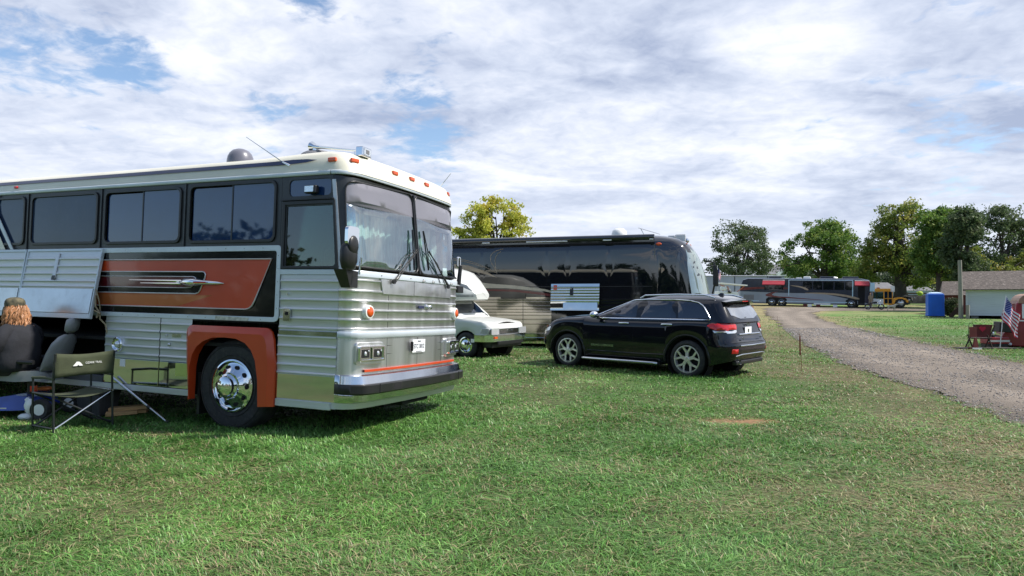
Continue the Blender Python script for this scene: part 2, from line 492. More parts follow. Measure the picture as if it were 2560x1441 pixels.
def np_mesh(name, v, faces, m, attrs=(), smooth=True, corners=4):
    me = bpy.data.meshes.new(name)
    me.vertices.add(len(v)); me.vertices.foreach_set('co', np.asarray(v, np.float32).ravel())
    nf = len(faces)
    me.loops.add(nf * corners); me.loops.foreach_set('vertex_index', np.asarray(faces, np.int32).ravel())
    me.polygons.add(nf); me.polygons.foreach_set('loop_start', np.arange(0, nf * corners, corners, dtype=np.int32))
    if smooth: me.polygons.foreach_set('use_smooth', np.ones(nf, bool))
    for nm, dat in attrs:
        a = me.color_attributes.new(nm, 'FLOAT_COLOR', 'POINT')
        c = np.ones((len(v), 4), np.float32); c[:, :3] = dat; a.data.foreach_set('color', c.ravel())
    me.update(calc_edges=True)
    me.materials.append(m)
    o = bpy.data.objects.new(name, me); COL.objects.link(o)
    return o
def attr_mat(name, rough=0.9, attr='tint', bump=0.0, bscale=20, trans=0.0, spec=0.3, var=0.25, vscale=6.0):
    m = bpy.data.materials.new(name); m.use_nodes = True; nt = m.node_tree; b = nt.nodes['Principled BSDF']
    a = nt.nodes.new('ShaderNodeAttribute'); a.attribute_name = attr
    n = nt.nodes.new('ShaderNodeTexNoise'); n.inputs['Scale'].default_value = vscale; n.inputs['Detail'].default_value = 5
    g = nt.nodes.new('ShaderNodeNewGeometry'); nt.links.new(g.outputs['Position'], n.inputs['Vector'])
    mr = nt.nodes.new('ShaderNodeMapRange'); mr.inputs[1].default_value = .3; mr.inputs[2].default_value = .7; mr.inputs[3].default_value = 1 - var; mr.inputs[4].default_value = 1 + var
    nt.links.new(n.outputs[0], mr.inputs[0])
    vm = nt.nodes.new('ShaderNodeVectorMath'); vm.operation = 'SCALE'; nt.links.new(a.outputs['Color'], vm.inputs[0]); nt.links.new(mr.outputs[0], vm.inputs['Scale'])
    nt.links.new(vm.outputs[0], b.inputs['Base Color'])
    b.inputs['Roughness'].default_value = rough; b.inputs['Specular IOR Level'].default_value = spec
    if bump:
        n3 = nt.nodes.new('ShaderNodeTexNoise'); n3.inputs['Scale'].default_value = bscale; n3.inputs['Detail'].default_value = 5
        nt.links.new(g.outputs['Position'], n3.inputs['Vector'])
        bp = nt.nodes.new('ShaderNodeBump'); bp.inputs['Strength'].default_value = bump; bp.inputs['Distance'].default_value = .05
        nt.links.new(n3.outputs[0], bp.inputs['Height']); nt.links.new(bp.outputs[0], b.inputs['Normal'])
    if trans:
        tl = nt.nodes.new('ShaderNodeBsdfTranslucent'); nt.links.new(vm.outputs[0], tl.inputs[0])
        mx = nt.nodes.new('ShaderNodeMixShader'); mx.inputs[0].default_value = trans
        nt.links.new(b.outputs[0], mx.inputs[1]); nt.links.new(tl.outputs[0], mx.inputs[2])
        nt.links.new(mx.outputs[0], nt.nodes['Material Output'].inputs[0])
    return m
M_GROUND = attr_mat('ground_mat', .95, bump=.9, bscale=9, var=.35, vscale=14)
GZ = np.vectorize(gz)
xs = np.unique(np.concatenate([np.arange(-600, -20, 20), np.arange(-20, -8, 1), np.arange(-8, 16, .22), np.arange(16, 60, 1.0), np.arange(60, 621, 20)]))
ys = np.unique(np.concatenate([np.arange(-300, -10, 20), np.arange(-10, 3, 1), np.arange(3, 26, .22), np.arange(26, 90, 1.0), np.arange(90, 200, 10), np.arange(200, 1501, 50)]))
def gzz(X, Y): return GZ(X, Y) + np.where(in_road(X, Y, .12) & (Y < 71), -.03, 0) + .02 * (fbm(X, Y, 1.4, 41) - .5) * (Y < 60)
gv, gq = sheet('g', xs, ys, gzz)
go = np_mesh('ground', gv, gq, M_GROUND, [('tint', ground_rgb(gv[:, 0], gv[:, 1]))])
tag(go, kind='structure')

# gravel road: its own sheet over the shallow bed
def road_poly_mesh():
    P = [tuple(p) for p in ROAD_L + ROAD_FAR + ROAD_R]
    def wig(pts):
        out = []
        for i in range(len(pts)):
            a, b = pts[i], pts[(i + 1) % len(pts)]; L = math.hypot(b[0] - a[0], b[1] - a[1]); k = max(1, int(L / (.18 if min(a[1], b[1]) < 25 and min(a[1],b[1])>2 else .9)))
            for j in range(k):
                x = a[0] + (b[0] - a[0]) * j / k; y = a[1] + (b[1] - a[1]) * j / k
                w = float(wob(np.array([x]), np.array([y]))[0]) * (1 + max(y, 0) / 25)
                out.append((x + w, y + w * .3))
        return out
    return wig(P)
RP = road_poly_mesh()
pts, tris = tess([p for p in RP], (), .42)
rv = np.array([(a, b, gz(a, b) + .014) for a, b in pts])
def road_rgb(x, y):
    mid = (road_lx(y) + road_rx(y)) / 2; w = (road_rx(y) - road_lx(y)) / 2; t = (x - mid) / w
    n = fbm(x, y, 1.2, 51)
    base = np.array([.215, .182, .150]); 
    k = .62 + .55 * n + .40 * (fbm(x, y, .25, 53) - .5) + .30 * np.exp(-((np.abs(t) - .45) / .16) ** 2) - .16 * sstep(.75, 1, np.abs(t))
    return base * k[:, None]
M_ROAD = attr_mat('gravel_mat', .95, bump=.8, bscale=48, var=.34, vscale=55, spec=.25)
ro = np_mesh('gravel_road', rv, np.array(tris), M_ROAD, [('tint', road_rgb(rv[:, 0], rv[:, 1]))], corners=3)
tag(ro, kind='structure')
# loose stones on the near part of the road
N = 30000
yy = 8.0 + (NR.random(N) ** 1.7) * 26; xx = road_lx(yy) - .15 + NR.random(N) * (road_rx(yy) - road_lx(yy) + .5)
nb = fbm(xx, yy, .5, 61); k_ = (nb + .5 * NR.random(N) + .25 * np.exp(-((xx - road_lx(yy)) / .35) ** 2)) > .70
xx, yy = xx[k_], yy[k_]; n = len(xx)
s = (.004 + .015 * NR.random(n) ** 3) * (1 + (yy - 8) / 16)
base = np.array([[1, 0, 0], [-1, 0, 0], [0, 1, 0], [0, -1, 0], [0, 0, 1], [0, 0, -1]], float)
jit = .6 + .7 * NR.random((n, 6, 1)); rot = NR.random(n) * 6.28
bx = base[None] * jit * s[:, None, None]; bx[:, :, 2] *= .7
cx, sx_ = np.cos(rot)[:, None], np.sin(rot)[:, None]
v = np.stack([bx[:, :, 0] * cx - bx[:, :, 1] * sx_ + xx[:, None], bx[:, :, 0] * sx_ + bx[:, :, 1] * cx + yy[:, None], bx[:, :, 2] + .018], 2).reshape(-1, 3)
oct_ = np.array([[0, 2, 4], [2, 1, 4], [1, 3, 4], [3, 0, 4], [2, 0, 5], [1, 2, 5], [3, 1, 5], [0, 3, 5]])
fc = (oct_[None] + (np.arange(n) * 6)[:, None, None]).reshape(-1, 3)
tn = np.repeat((.14 + .24 * NR.random(n))[:, None] * np.array([1, .92, .86])[None], 6, 0)
so = np_mesh('gravel', v, fc, attr_mat('stone_mat', .9, var=.15), [('tint', tn)], smooth=False, corners=3)
tag(so, 'loose grey gravel strewn over the dirt road', 'gravel', kind='stuff')

# grass blades
M_GRASS = attr_mat('grass_mat', .45, trans=.30, spec=.5, var=.12, vscale=30)
def blades(N, y0, y1, pw, hmul, xlim=None, dense=None):
    u = NR.random(N)
    y = (y0 ** pw + u * (y1 ** pw - y0 ** pw)) ** (1 / pw)
    hw = y * .80 + .6
    x = (NR.random(N) * 2 - 1) * hw
    ok = ~in_road(x, y, .04) | ((NR.random(N) < .12) & ~in_road(x, y, .35))
    cl = fbm(x, y, .28, 71, 3)
    ok &= NR.random(N) < np.clip(.30 + 1.5 * (cl - .28), .22, 1)
    x, y, cl = x[ok], y[ok], cl[ok]; n = len(x)
    d = dryness(x, y); tall = fbm(x, y, .9, 81)
    h = (.022 + .040 * NR.random(n) ** 2 + .11 * np.clip(tall - .42, 0, 1)) * hmul * (1 - .35 * d)
    bd = np.exp(-(((x - 2.83) / .42) ** 2 + ((y - 8.45) / .24) ** 2)); h = h * (1 - .9 * np.clip(bd * 2.2 * fbm(x, y, .22, 57, 3), 0, 1))
    w = (.0022 + .0030 * NR.random(n) ** 2) * (y / 5.0) ** .85
    w = np.maximum(w, .0016)
    az = NR.random(n) * 2 * np.pi
    # combed patches: blades lie in a locally shared direction
    ca = fbm(x, y, 1.1, 91) * 9.0
    az = np.where(NR.random(n) < .45, ca + NR.normal(0, .5, n), az)
    lean = .5 + 2.6 * NR.random(n) ** 1.4 + .5 * d
    dx, dy = np.cos(az), np.sin(az); sxx, syy = -dy, dx
    L = h * (1.25 + .55 * lean)
    hz_ = h
    z0 = GZ(x, y) - .008
    def pt(t, bend, wid, side):
        ox = dx * L * bend + sxx * w * wid * side; oy = dy * L * bend + syy * w * wid * side
        return np.stack([x + ox, y + oy, z0 + hz_ * t], 1)
    b1 = .16 * lean; b2 = .75 * lean; t2 = 1 - .30 * np.clip(lean - .7, 0, 2)
    V = np.stack([pt(0, 0, 1, -1), pt(0, 0, 1, 1), pt(.55, b1, .9, 1), pt(.55, b1, .9, -1), pt(1 * t2, b2 * .62, .15, 0)], 1)
    idx = (np.arange(n) * 5)[:, None]
    T = np.concatenate([idx + [0, 1, 2], idx + [0, 2, 3], idx + [3, 2, 4]], 0)
    nn = fbm(x, y, 1.3, 21)
    g = GREEN[None] * (1 - nn[:, None]) * 1.3 + GREEN2[None] * nn[:, None] * 1.45
    hue = NR.random(n)[:, None]
    g = g * (1 + np.array([.30, .05, .05])[None] * (hue - .5)) * (.55 + 1.05 * NR.random(n)[:, None] ** 1.4)
    g = g * (.72 + .55 * fbm(x, y, 1.7, 97))[:, None]
    pale = NR.random(n) < .14
    g = np.where(pale[:, None], g * np.array([1.9, 1.35, 2.1]), g)
    straw = (NR.random(n) < (.025 + .58 * d)); sc = DRY[None] * (.7 + .9 * NR.random(n)[:, None]) * np.array([1, 1, 1.1])
    c = np.where(straw[:, None], sc, g)
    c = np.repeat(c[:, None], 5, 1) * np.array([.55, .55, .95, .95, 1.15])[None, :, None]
    return V.reshape(-1, 3), T, c.reshape(-1, 3)
parts_ = [blades(430000, 3.3, 9.5, .55, 1.0), blades(270000, 9.5, 24, .5, 1.0), blades(110000, 24, 58, .5, 1.15)]
vs_ = []; fs_ = []; cs_ = []; k = 0
for a, b, c in parts_:
    vs_.append(a); fs_.append(b + k); cs_.append(c); k += len(a)
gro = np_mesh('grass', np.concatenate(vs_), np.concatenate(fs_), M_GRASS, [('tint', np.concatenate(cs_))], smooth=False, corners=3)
tag(gro, 'mown green lawn grass with dry straw coloured patches', 'grass', kind='stuff')

# ------------------------------------------------------------------ trees
M_LEAF = attr_mat('leaf_mat', .55, trans=.42, spec=.3, var=.15, vscale=.8)
M_BARK = mat('bark', (.055, .045, .036), .95, var=.3, vscale=2, bump=.8, bscale=6)
def leaf_mesh(name, C, Rr, n, size, cols, parent, flat=.7, m=None):
    """C: (k,3) clump centres, Rr radii; n leaves per clump"""
    k = len(C); P = np.repeat(C, n, 0) + np.clip(NR.normal(0, 1, (k * n, 3)), -1.9, 1.9) * np.repeat(Rr, n)[:, None] * np.array([1, 1, flat]) * .55
    m_ = len(P); a = NR.normal(0, 1, (m_, 3)); a /= np.linalg.norm(a, axis=1)[:, None]
    b = np.cross(a, NR.normal(0, 1, (m_, 3))); b /= np.linalg.norm(b, axis=1)[:, None] + 1e-9
    s = size * (.5 + NR.random(m_))[:, None]
    V = np.stack([P - a * s, P + b * s * .6, P + a * s, P - b * s * .6], 1).reshape(-1, 3)
    Fq = np.arange(m_ * 4).reshape(-1, 4)
    cl = np.repeat(NR.random(k), n); t = np.clip(.65 * cl + .35 * NR.random(m_), 0, 1)[:, None]
    c = np.array(cols[0])[None] * (1 - t) + np.array(cols[1])[None] * t
    if len(cols) > 2:
        sel = (np.repeat(NR.random(k), n) < .25) & (NR.random(m_) < .7); c = np.where(sel[:, None], np.array(cols[2])[None], c)
    o = np_mesh(name, V, Fq, m or M_LEAF, [('tint', np.repeat(c, 4, 0))], smooth=False)
    if parent is not None: o.parent = parent
    return o
def tree(label, base, H, lobes, cols, trunk_r=.4, trunk_top=None, clumps=90, per=90, size=.16, crad=.9, name='tree', forks=5, group=None, sparse=0.0, seed=0):
    """lobes: (dx, dy, z, rx, rz)"""
    random.seed(seed + 5)
    t = empty(name, base, label=label, cat='tree', group=group)
    Cs = []
    for (dx, dy, z, rx, rz) in lobes:
        k = max(6, int(clumps * (rx * rz) / sum(l[3] * l[4] for l in lobes)))
        for _ in range(k):
            d = Vector([random.gauss(0, 1) for _ in range(3)]).normalized(); r = random.uniform(.30, 1) ** .5 * random.choice((1, 1, .9, 1.08))
            Cs.append((dx + d.x * rx * r, dy + d.y * rx * r, z + d.z * rz * r))
    xs_ = [c[0] for c in Cs]; zs_ = [c[2] for c in Cs]; Wd = max(xs_) - min(xs_); Hd = max(zs_) - min(zs_)
    holes_ = []
    for _ in range(16):
        c = random.choice(Cs); holes_.append((c[0] + random.uniform(-.1, .1) * Wd, c[2] + random.uniform(-.15, .1) * Hd, random.uniform(.05, .10) * Wd))
    Cs = [c for c in Cs if not any((c[0] - a) ** 2 + (c[2] - b_) ** 2 < r_ * r_ for a, b_, r_ in holes_)]
    for _ in range(int(len(Cs) * .10)):
        l = random.choice(lobes); a = random.uniform(-.3, math.pi + .3); r = random.uniform(1.0, 1.16)
        Cs.append((l[0] + math.cos(a) * l[3] * r, l[1] + random.uniform(-.5, .5) * l[3], l[2] + math.sin(a) * l[4] * r))
    C = np.array(Cs); Rr = crad * (.6 + .8 * NR.random(len(C)))
    leaf_mesh('crown', C, Rr, per, size, cols, t)
    mb = MB()
    zt = trunk_top or H * .3
    mb.tube([(0, 0, -.3), (0.02, 0, zt * .4), (.1 * trunk_r, 0, zt)], [trunk_r * 1.25, trunk_r * .95, trunk_r * .85], 9)
    for q in range(forks):
        c = C[random.randrange(len(C))]
        l = lobes[q % len(lobes)]
        e = Vector((l[0] + random.uniform(-.4, .4) * l[3], l[1] + random.uniform(-.3, .3) * l[3], l[2] + random.uniform(-.1, .6) * l[4]))
        s0 = Vector((0.05, 0, zt * .92)); mid = s0.lerp(e, .45) + Vector((random.uniform(-.5, .5), random.uniform(-.3, .3), .5))
        mb.tube([s0, mid, e], [trunk_r * .62, trunk_r * .38, trunk_r * .1], 7)
        for _ in range(7):
            p = mid.lerp(e, random.random()); c = Vector(min(random.sample(list(map(tuple, C)), min(14, len(C))), key=lambda w: (Vector(w) - p).length))
            mb.tube([p, p.lerp(c, .5) + Vector((0, 0, .15)), c], [trunk_r * .2, trunk_r * .11, trunk_r * .03], 5)
    mb.build('trunk', M_BARK, t, smooth=60)
    return t
# ------------------------------------------------------------------ shared materials
M_ALU = mat('aluminium', (.60, .61, .63), .50, .80, var=.07, vscale=1.2, stretch=(.6, .6, 9), dirt=.14, rvar=.08, bump=.10, bscale=2.2)
M_ALUF = mat('front_aluminium', (.66, .66, .66), .36, .92, var=.08, vscale=1.4, stretch=(5, 5, .5), dirt=.10, rvar=.08, bump=.10, bscale=1.8)
M_STEEL = mat('stainless', (.58, .59, .60), .14, 1.0, var=.05, vscale=2, dirt=.12, rvar=.07)
M_MIRR = mat('mirror_steel', (.66, .67, .66), .06, 1.0, var=.04, vscale=2, dirt=.08, bump=.03, bscale=3)
M_DULLM = mat('dull_polished_metal', (.52, .53, .54), .30, .95, var=.12, vscale=1.5, dirt=.35, bump=.08, bscale=2)
M_CHROME = mat('chrome', (.78, .79, .80), .07, 1.0, var=.03)
M_TRIM = mat('trim_alloy', (.55, .60, .64), .42, .35, var=.06, vscale=2, dirt=.12)
M_BLACK = mat('black_gloss', (.006, .006, .008), .10, spec=.45, coat=.35, var=.3)
M_RUB = mat('black_rubber', (.012, .012, .013), .38, var=.2, dirt=.08)
M_TYRE = mat('tyre_rubber', (.020, .020, .021), .75, var=.25, vscale=6, dirt=.35, bump=.15, bscale=60)
M_BAND = mat('window_band', (.030, .032, .036), .38, spec=.5, var=.2, dirt=.1)
M_CREAM = mat('cream_paint', (.68, .65, .53), .38, coat=.25, var=.07, vscale=.9, dirt=.10)
M_NAVY = mat('navy_paint', (.018, .026, .075), .3, coat=.5, var=.15)
M_ORANGE = mat('burnt_orange_paint', (.50, .052, .012), .28, metal=0, coat=.35, var=.10, vscale=1.2, stretch=(1, 1, .3))
M_ORANGE2 = mat('amber_paint', (.46, .13, .035), .22, metal=.25, coat=.9, var=.12, vscale=1.2)
M_MAROON = mat('maroon_paint', (.10, .008, .012), .22, metal=.2, coat=.9, var=.12)
M_SILVER = mat('silver_line', (.62, .62, .62), .35, .5, var=.04)
M_WHITE = mat('white_paint', (.78, .78, .75), .4, coat=.3, var=.04, dirt=.05)
M_AMBER = mat('amber_lens', (.62, .085, .01), .18, coat=.6, var=.1, vscale=20)
M_REDL = mat('red_lens', (.55, .012, .012), .15, coat=.7, var=.1, vscale=20)
M_LENS = mat('lamp_lens', (.72, .74, .76), .08, .55, coat=.6, var=.15, vscale=60)
M_DARKV = mat('dark_void', (.006, .006, .007), .9, var=.3)
M_SIDEGL = mat('sky_reflection_side_glass', (.007, .030, .100), .03, spec=.7, ior=1.6, var=.1, bump=.012, bscale=1.2)  # deep blue base colour stands in for the reflected sky
M_SIDEGL2 = mat('dusty_side_glass', (.022, .040, .080), .07, spec=.4, ior=1.5, var=.1, dirt=.1)
M_WSH = clear_glass('windscreen_glass', (.66, .86, .82), .26, .015)
M_WBAND = mat('sun_band', (.19, .185, .215), .35, spec=.4, coat=.25, var=.06, vscale=1)
M_DGL = clear_glass('door_glass', (.22, .33, .28), .05, .02)
M_GREYF = mat('grey_vinyl', (.16, .16, .17), .6, var=.12, bump=.2)
M_BEIGE = mat('beige_trim', (.55, .50, .42), .8, var=.1)
M_CURT = mat('pale_curtain', (.66, .70, .66), .8, var=.18, vscale=3, stretch=(9, 9, .3), bump=.5, bscale=6)
M_WOOD = mat('new_timber', (.55, .33, .14), .7, var=.25, vscale=4, stretch=(.5, 6, 6))
M_WHT_TXT = mat('white_print', (.75, .75, .73), .6, var=.02)
M_BLK_TXT = mat('dark_print', (.03, .03, .06), .6, var=.02)
M_PLATE = mat('plate_white', (.78, .80, .82), .4, var=.03)

def big_wheel(parent, x, y, z, r=.53, w=.27, rr=.30, flip=False, convex=True):
    wmb = MB(); sg = 1 if not flip else -1
    wh = MB().lathe([(.02, w * .5), (rr * .93, w * .5), (rr * .95, .06)], (0, 0, 0), n=28).build('wheel', M_DARKV, parent, smooth=40)
    wh.location = (x, y, z)
    if flip: wh.rotation_euler = (0, 0, math.pi)
    prof = [(rr, .02), (rr + .02, .0), (rr + .06, -.004), (r - .09, -.012), (r - .045, -.004), (r - .012, .018), (r, .045), (r, w - .04), (r - .03, w), (rr, w)]
    tm = MB().lathe(prof, n=44)
    for q in (rr + .055, r - .06): tm.lathe([(q - .004, -.010), (q, -.016), (q + .004, -.010)], n=40)
    tm.build('tyre', M_TYRE, wh, smooth=35)
    rp = [(rr + .004, .03), (rr + .006, -.012), (rr - .012, -.018), (rr - .02, .0), (rr - .035, .05 if not convex else .012),
          (rr - .06, .03 if not convex else .006), (rr * .60, -.035 if convex else .08), (rr * .50, -.055 if convex else .085), (rr * .48, -.085), (rr * .40, -.10), (rr * .38, -.13), (rr * .30, -.145), (.001, -.150)]
    rm = MB().lathe(rp, n=44)
    for k in range(10):
        t = 2 * math.pi * (k + .5) / 10; cx, cz = math.cos(t), math.sin(t)
        rm.tube([(cx * rr * .49, -.06, cz * rr * .49), (cx * rr * .49, -.085, cz * rr * .49)], .012, 6)
    rim = rm.build('rim', M_CHROME, wh, smooth=30)
    hm = MB()
    for k in range(10):
        t = 2 * math.pi * k / 10; ax = rr * .735
        ring = [[(math.cos(t) * (ax + .022 * math.cos(a)) - math.sin(t) * .030 * math.sin(a), yy, math.sin(t) * (ax + .022 * math.cos(a)) + math.cos(t) * .030 * math.sin(a)) for a in [2 * math.pi * j / 12 for j in range(12)]] for yy in (-.0215, .05)]
        hm.loft(ring)
    hm.build('hand_holes', M_DARKV, wh, smooth=None)
    return wh

# ------------------------------------------------------------------ the silver motor coach
BW = 2.55
bus = empty('motor_coach', (-3.280, 7.963, 0), (-.0282, .0159, -.3915),
            label='large silver ribbed motor coach with burnt orange paint panel, cream roof and lifted bay doors', cat='motor coach')
ZR = 1.862
def rake(z): return max(0, z - ZR) * .125
_half = [(1.45, 0.0), (1.50, .006), (1.55, .022), (1.60, .060), (1.64, .12), (1.665, .20), (1.68, .32), (1.695, .55), (1.71, .90), (1.716, 1.275)]
_pl = _half + [(x, BW - y) for x, y in reversed(_half[:-1])]
_cum = [0.0]
for i in range(1, len(_pl)): _cum.append(_cum[-1] + math.hypot(_pl[i][0] - _pl[i - 1][0], _pl[i][1] - _pl[i - 1][1]))
SL = _cum[-1]
def FR(s, z, o=0.0, yin=0.0):
    s = min(max(s, 0), SL)
    i = 0
    while i < len(_cum) - 2 and _cum[i + 1] < s: i += 1
    t = (s - _cum[i]) / (_cum[i + 1] - _cum[i])
    x = _pl[i][0] * (1 - t) + _pl[i + 1][0] * t; y = _pl[i][1] * (1 - t) + _pl[i + 1][1] * t
    i0, i1 = max(i - (1 if t < .5 else 0), 0), min(i + (2 if t >= .5 else 1), len(_pl) - 1)
    tx, ty = _pl[i1][0] - _pl[i0][0], _pl[i1][1] - _pl[i0][1]; L = math.hypot(tx, ty)
    nx, ny = ty / L, -tx / L
    return (x + nx * o - rake(z), y + ny * o, z)
def s_of_y(y):
    for i in range(len(_pl) - 1):
        if _pl[i][1] <= y <= _pl[i + 1][1] + 1e-9 and _pl[i + 1][1] > _pl[i][1]:
            return _cum[i] + (y - _pl[i][1]) / (_pl[i + 1][1] - _pl[i][1]) * (_cum[i + 1] - _cum[i])
    return SL
def fpatch(mb, poly, o=0.0, holes=(), sp=.09, thick=0.0):
    pts, tris = tess(poly, holes, sp)
    mb.add([FR(a, b, o) for a, b in pts], tris)
    if thick:
        for lp in [poly] + list(holes):
            m = len(lp); mb.add([FR(a, b, o) for a, b in lp] + [FR(a, b, o - thick) for a, b in lp], [(i, (i + 1) % m, m + (i + 1) % m, m + i) for i in range(m)])
    return mb
def fstrip(mb, s0, s1, prof, n=40):
    """prof: list of (z, o) swept along the front from s0 to s1"""
    ss = sorted(set([s0 + (s1 - s0) * i / n for i in range(n + 1)] + [c for c in _cum if s0 < c < s1]))
    return mb.loft([[FR(s, z, o) for z, o in prof] for s in ss], cap=False, closed=False)
def ribprof(z0, z1, ribs, h=.009, w=.027):
    p = [(z0, 0)]
    for r in sorted(ribs):
        if z0 < r < z1: p += [(r - w * .75, 0), (r - w * .5, h * .35), (r - w * .22, h), (r + w * .2, h), (r + w * .5, h * .3), (r + w * .62, 0)]
    return p + [(z1, 0)]
def sstrip(mb, x0, x1, prof, y=0.0, n=1):
    return mb.loft([[(x0 + (x1 - x0) * i / n, y - o, z) for z, o in prof] for i in range(n + 1)], cap=False, closed=False)

# structure shell
b = MB()
b.box(-9.6, 1.36, BW - .03, BW, .34, 2.95)                 # far wall
b.box(-9.6, -9.57, .02, BW - .03, .34, 2.95)               # rear wall
b.box(-9.57, 1.42, .02, BW - .04, .95, .99)                # floor
b.box(-9.57, .62, .020, .045, 1.24, 2.13)                  # near inner wall
b.box(-9.57, -5.6, .004, .03, .34, 1.24)
b.box(-2.15, -.72, .012, .03, .34, 1.24)
b.box(-2.17, -2.13, .03, 2.4, .34, .95)
b.box(-5.6, -2.17, 1.9, 1.93, .34, .95)
b.box(-5.6, -2.17, .10, 1.9, .34, .37)
b.box(-.75, -.72, .03, 2.4, .34, .95); b.box(.62, .65, .03, 2.4, .34, .95)
b.box(-.72, .62, .45, .48, .34, .95)
b.build('body', M_DARKV, bus)
# roof
lv = [(0, 2.945), (.006, 3.00), (.018, 3.06), (.045, 3.115), (.10, 3.16), (.20, 3.195), (.42, 3.235), (.75, 3.265), (1.1, 3.28), (1.25, 3.283)]
rings = []
for ins, z in lv:
    k = 1 - ins / 1.28; fx = ins * 1.35 if ins < .5 else .675 + (ins - .5) * 1.2
    rg = [(x - rake(2.945) - (z - 2.945) * .10 - fx + .03, 1.275 + (y - 1.275) * k, z) for x, y in _pl]
    rg += [(x, BW - (1.275 - 1.275 * k), z) for x in (1.0 - fx, .4 - fx, -2, -5, -9.2 + ins)] + [(-9.6 + ins, 1.275 + t * 1.275 * k, z) for t in (.8, 0, -.8)]
    rg += [(x, 1.275 - 1.275 * k, z) for x in (-9.2 + ins, -5, -2, .4 - fx, 1.0 - fx)]
    rings.append(rg)
# raised front fairing of the roof
rings2 = []
for (ins, z), rg in zip(lv, rings):
    rings2.append([(x, y, z + (.035 * max(0, min(1, (x - .0) / .9)) * (1 if ins > .03 else 0))) for x, y, z in rg])
ro_ = MB().loft(rings2, cap=True).build('roof', M_CREAM, bus, smooth=50)
rb = bvh_of(ro_)
st = [(-9.0, 3.062), (.70, 3.062), (.95, 3.072), (1.10, 3.094), (.95, 3.112), (.75, 3.118), (.45, 3.112), (-9.0, 3.104)]
def roof_y(x, z):
    z -= .035 * max(0, min(1, x / .9)) * (1 if z > 3.09 else .6 if x > 0 else 0)
    return float(np.interp(z, [2.945, 3.0, 3.06, 3.115, 3.16], [0, .006, .018, .045, .10])) * .996 - .006
pts, tris = tess(st, (), .25)
MB().add([(a, roof_y(a, c), c) for a, c in pts], tris).build('roof_stripe', M_NAVY, ro_, smooth=60)
def marker(p, n, parent=ro_, w=.11, h=.05, m=M_AMBER):
    o = MB().box(-w / 2, w / 2, -.025, 0.01, -h / 2, h / 2).build('marker_light', m, parent, bevel=.012)
    o.location = p; o.rotation_euler = (0, 0, math.atan2(n.y, n.x) + math.pi / 2)
    return o
h = hitpt(rb, 'near', 1.30, 3.085, .0); marker(h, Vector((0, -1, 0)))
for yy in (.16, .89, 1.275, 1.66, 2.39):
    h = rb.ray_cast(Vector((9, yy, 3.09)), Vector((-1, 0, 0)))
    if h[0]: marker(h[0], Vector((h[1].x, h[1].y, 0)))
h = hitpt(rb, 'near', -4.094, 3.02, .0); marker(h, Vector((0, -1, 0)), w=.07, h=.035, m=M_REDL)
# roof trim rail
t = MB(); P = [(2.916, .0), (2.918, .018), (2.93, .024), (2.955, .022), (2.965, .008), (2.966, -.01)]
sstrip(t, -9.6, 1.31, P); fstrip(t, 0, SL, P)
t.loft([[(x, BW + o, z) for z, o in P] for x in (1.31, -9.6)], cap=False, closed=False)
t.build('roof_trim', M_TRIM, bus, smooth=40)
# window band with openings
WIN = [(-3.735, -2.385, 2.195, 2.885, 0), (-2.275, -.905, 2.185, 2.885, 1), (-.795, .565, 2.175, 2.895, 1)]
WIN_BACK = [(-5.25, -3.85, 2.20, 2.885, 0), (-6.7, -5.35, 2.2, 2.885, 0), (-8.2, -6.8, 2.2, 2.885, 0), (-9.4, -8.3, 2.2, 2.885, 0)]
allw = WIN + WIN_BACK
holes = [rrect(a + .015, b_ - .015, c + .015, d - .015, .06) for a, b_, c, d, _ in allw]
MB().prism([(-9.6, 2.13), (.63, 2.13), (.63, 2.92), (-9.6, 2.92)], 0.0, .03, holes).build('window_band', M_BAND, bus)
for x in (-3.795, -2.33, -.85, -5.3, -6.75, -8.25): MB().box(x - .012, x + .012, -.016, .0, 2.14, 2.915).build('window_post', M_BAND, bus, bevel=.004)
for i, (a, b_, c, d, sl) in enumerate(allw):
    fr = MB().prism(rrect(a, b_, c, d, .085), -.020, .012, [rrect(a + .038, b_ - .032, c + .035, d - .035, .065)]).build('window', M_RUB, bus, bevel=.004)
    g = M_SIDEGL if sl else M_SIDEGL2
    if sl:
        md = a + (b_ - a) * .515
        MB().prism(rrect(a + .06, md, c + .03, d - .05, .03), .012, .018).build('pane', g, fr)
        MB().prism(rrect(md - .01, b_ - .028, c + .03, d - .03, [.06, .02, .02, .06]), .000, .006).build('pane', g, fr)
        MB().box(md - .012, md + .006, -.006, .012, c + .03, d - .03).build('slider_bar', M_BAND, fr)
    else:
        MB().prism(rrect(a + .03, b_ - .03, c + .03, d - .03, .06), .002, .008).build('pane', g, fr)
# rear swoosh: cream wedge with pale blue line
MB().prism([(-5.2, 2.14), (-4.22, 2.14), (-4.42, 2.42), (-4.55, 2.62), (-5.2, 2.80)], -.026, -.0215).build('cream_wedge', M_CREAM, bus)
sw = [(-4.10, 2.14), (-4.04, 2.14), (-4.43, 2.66), (-4.47, 2.80), (-4.42, 2.915), (-4.49, 2.915), (-4.54, 2.80), (-4.50, 2.64)]
MB().prism(sw, -.0305, -.0225).build('pale_swoosh', M_TRIM, bus)
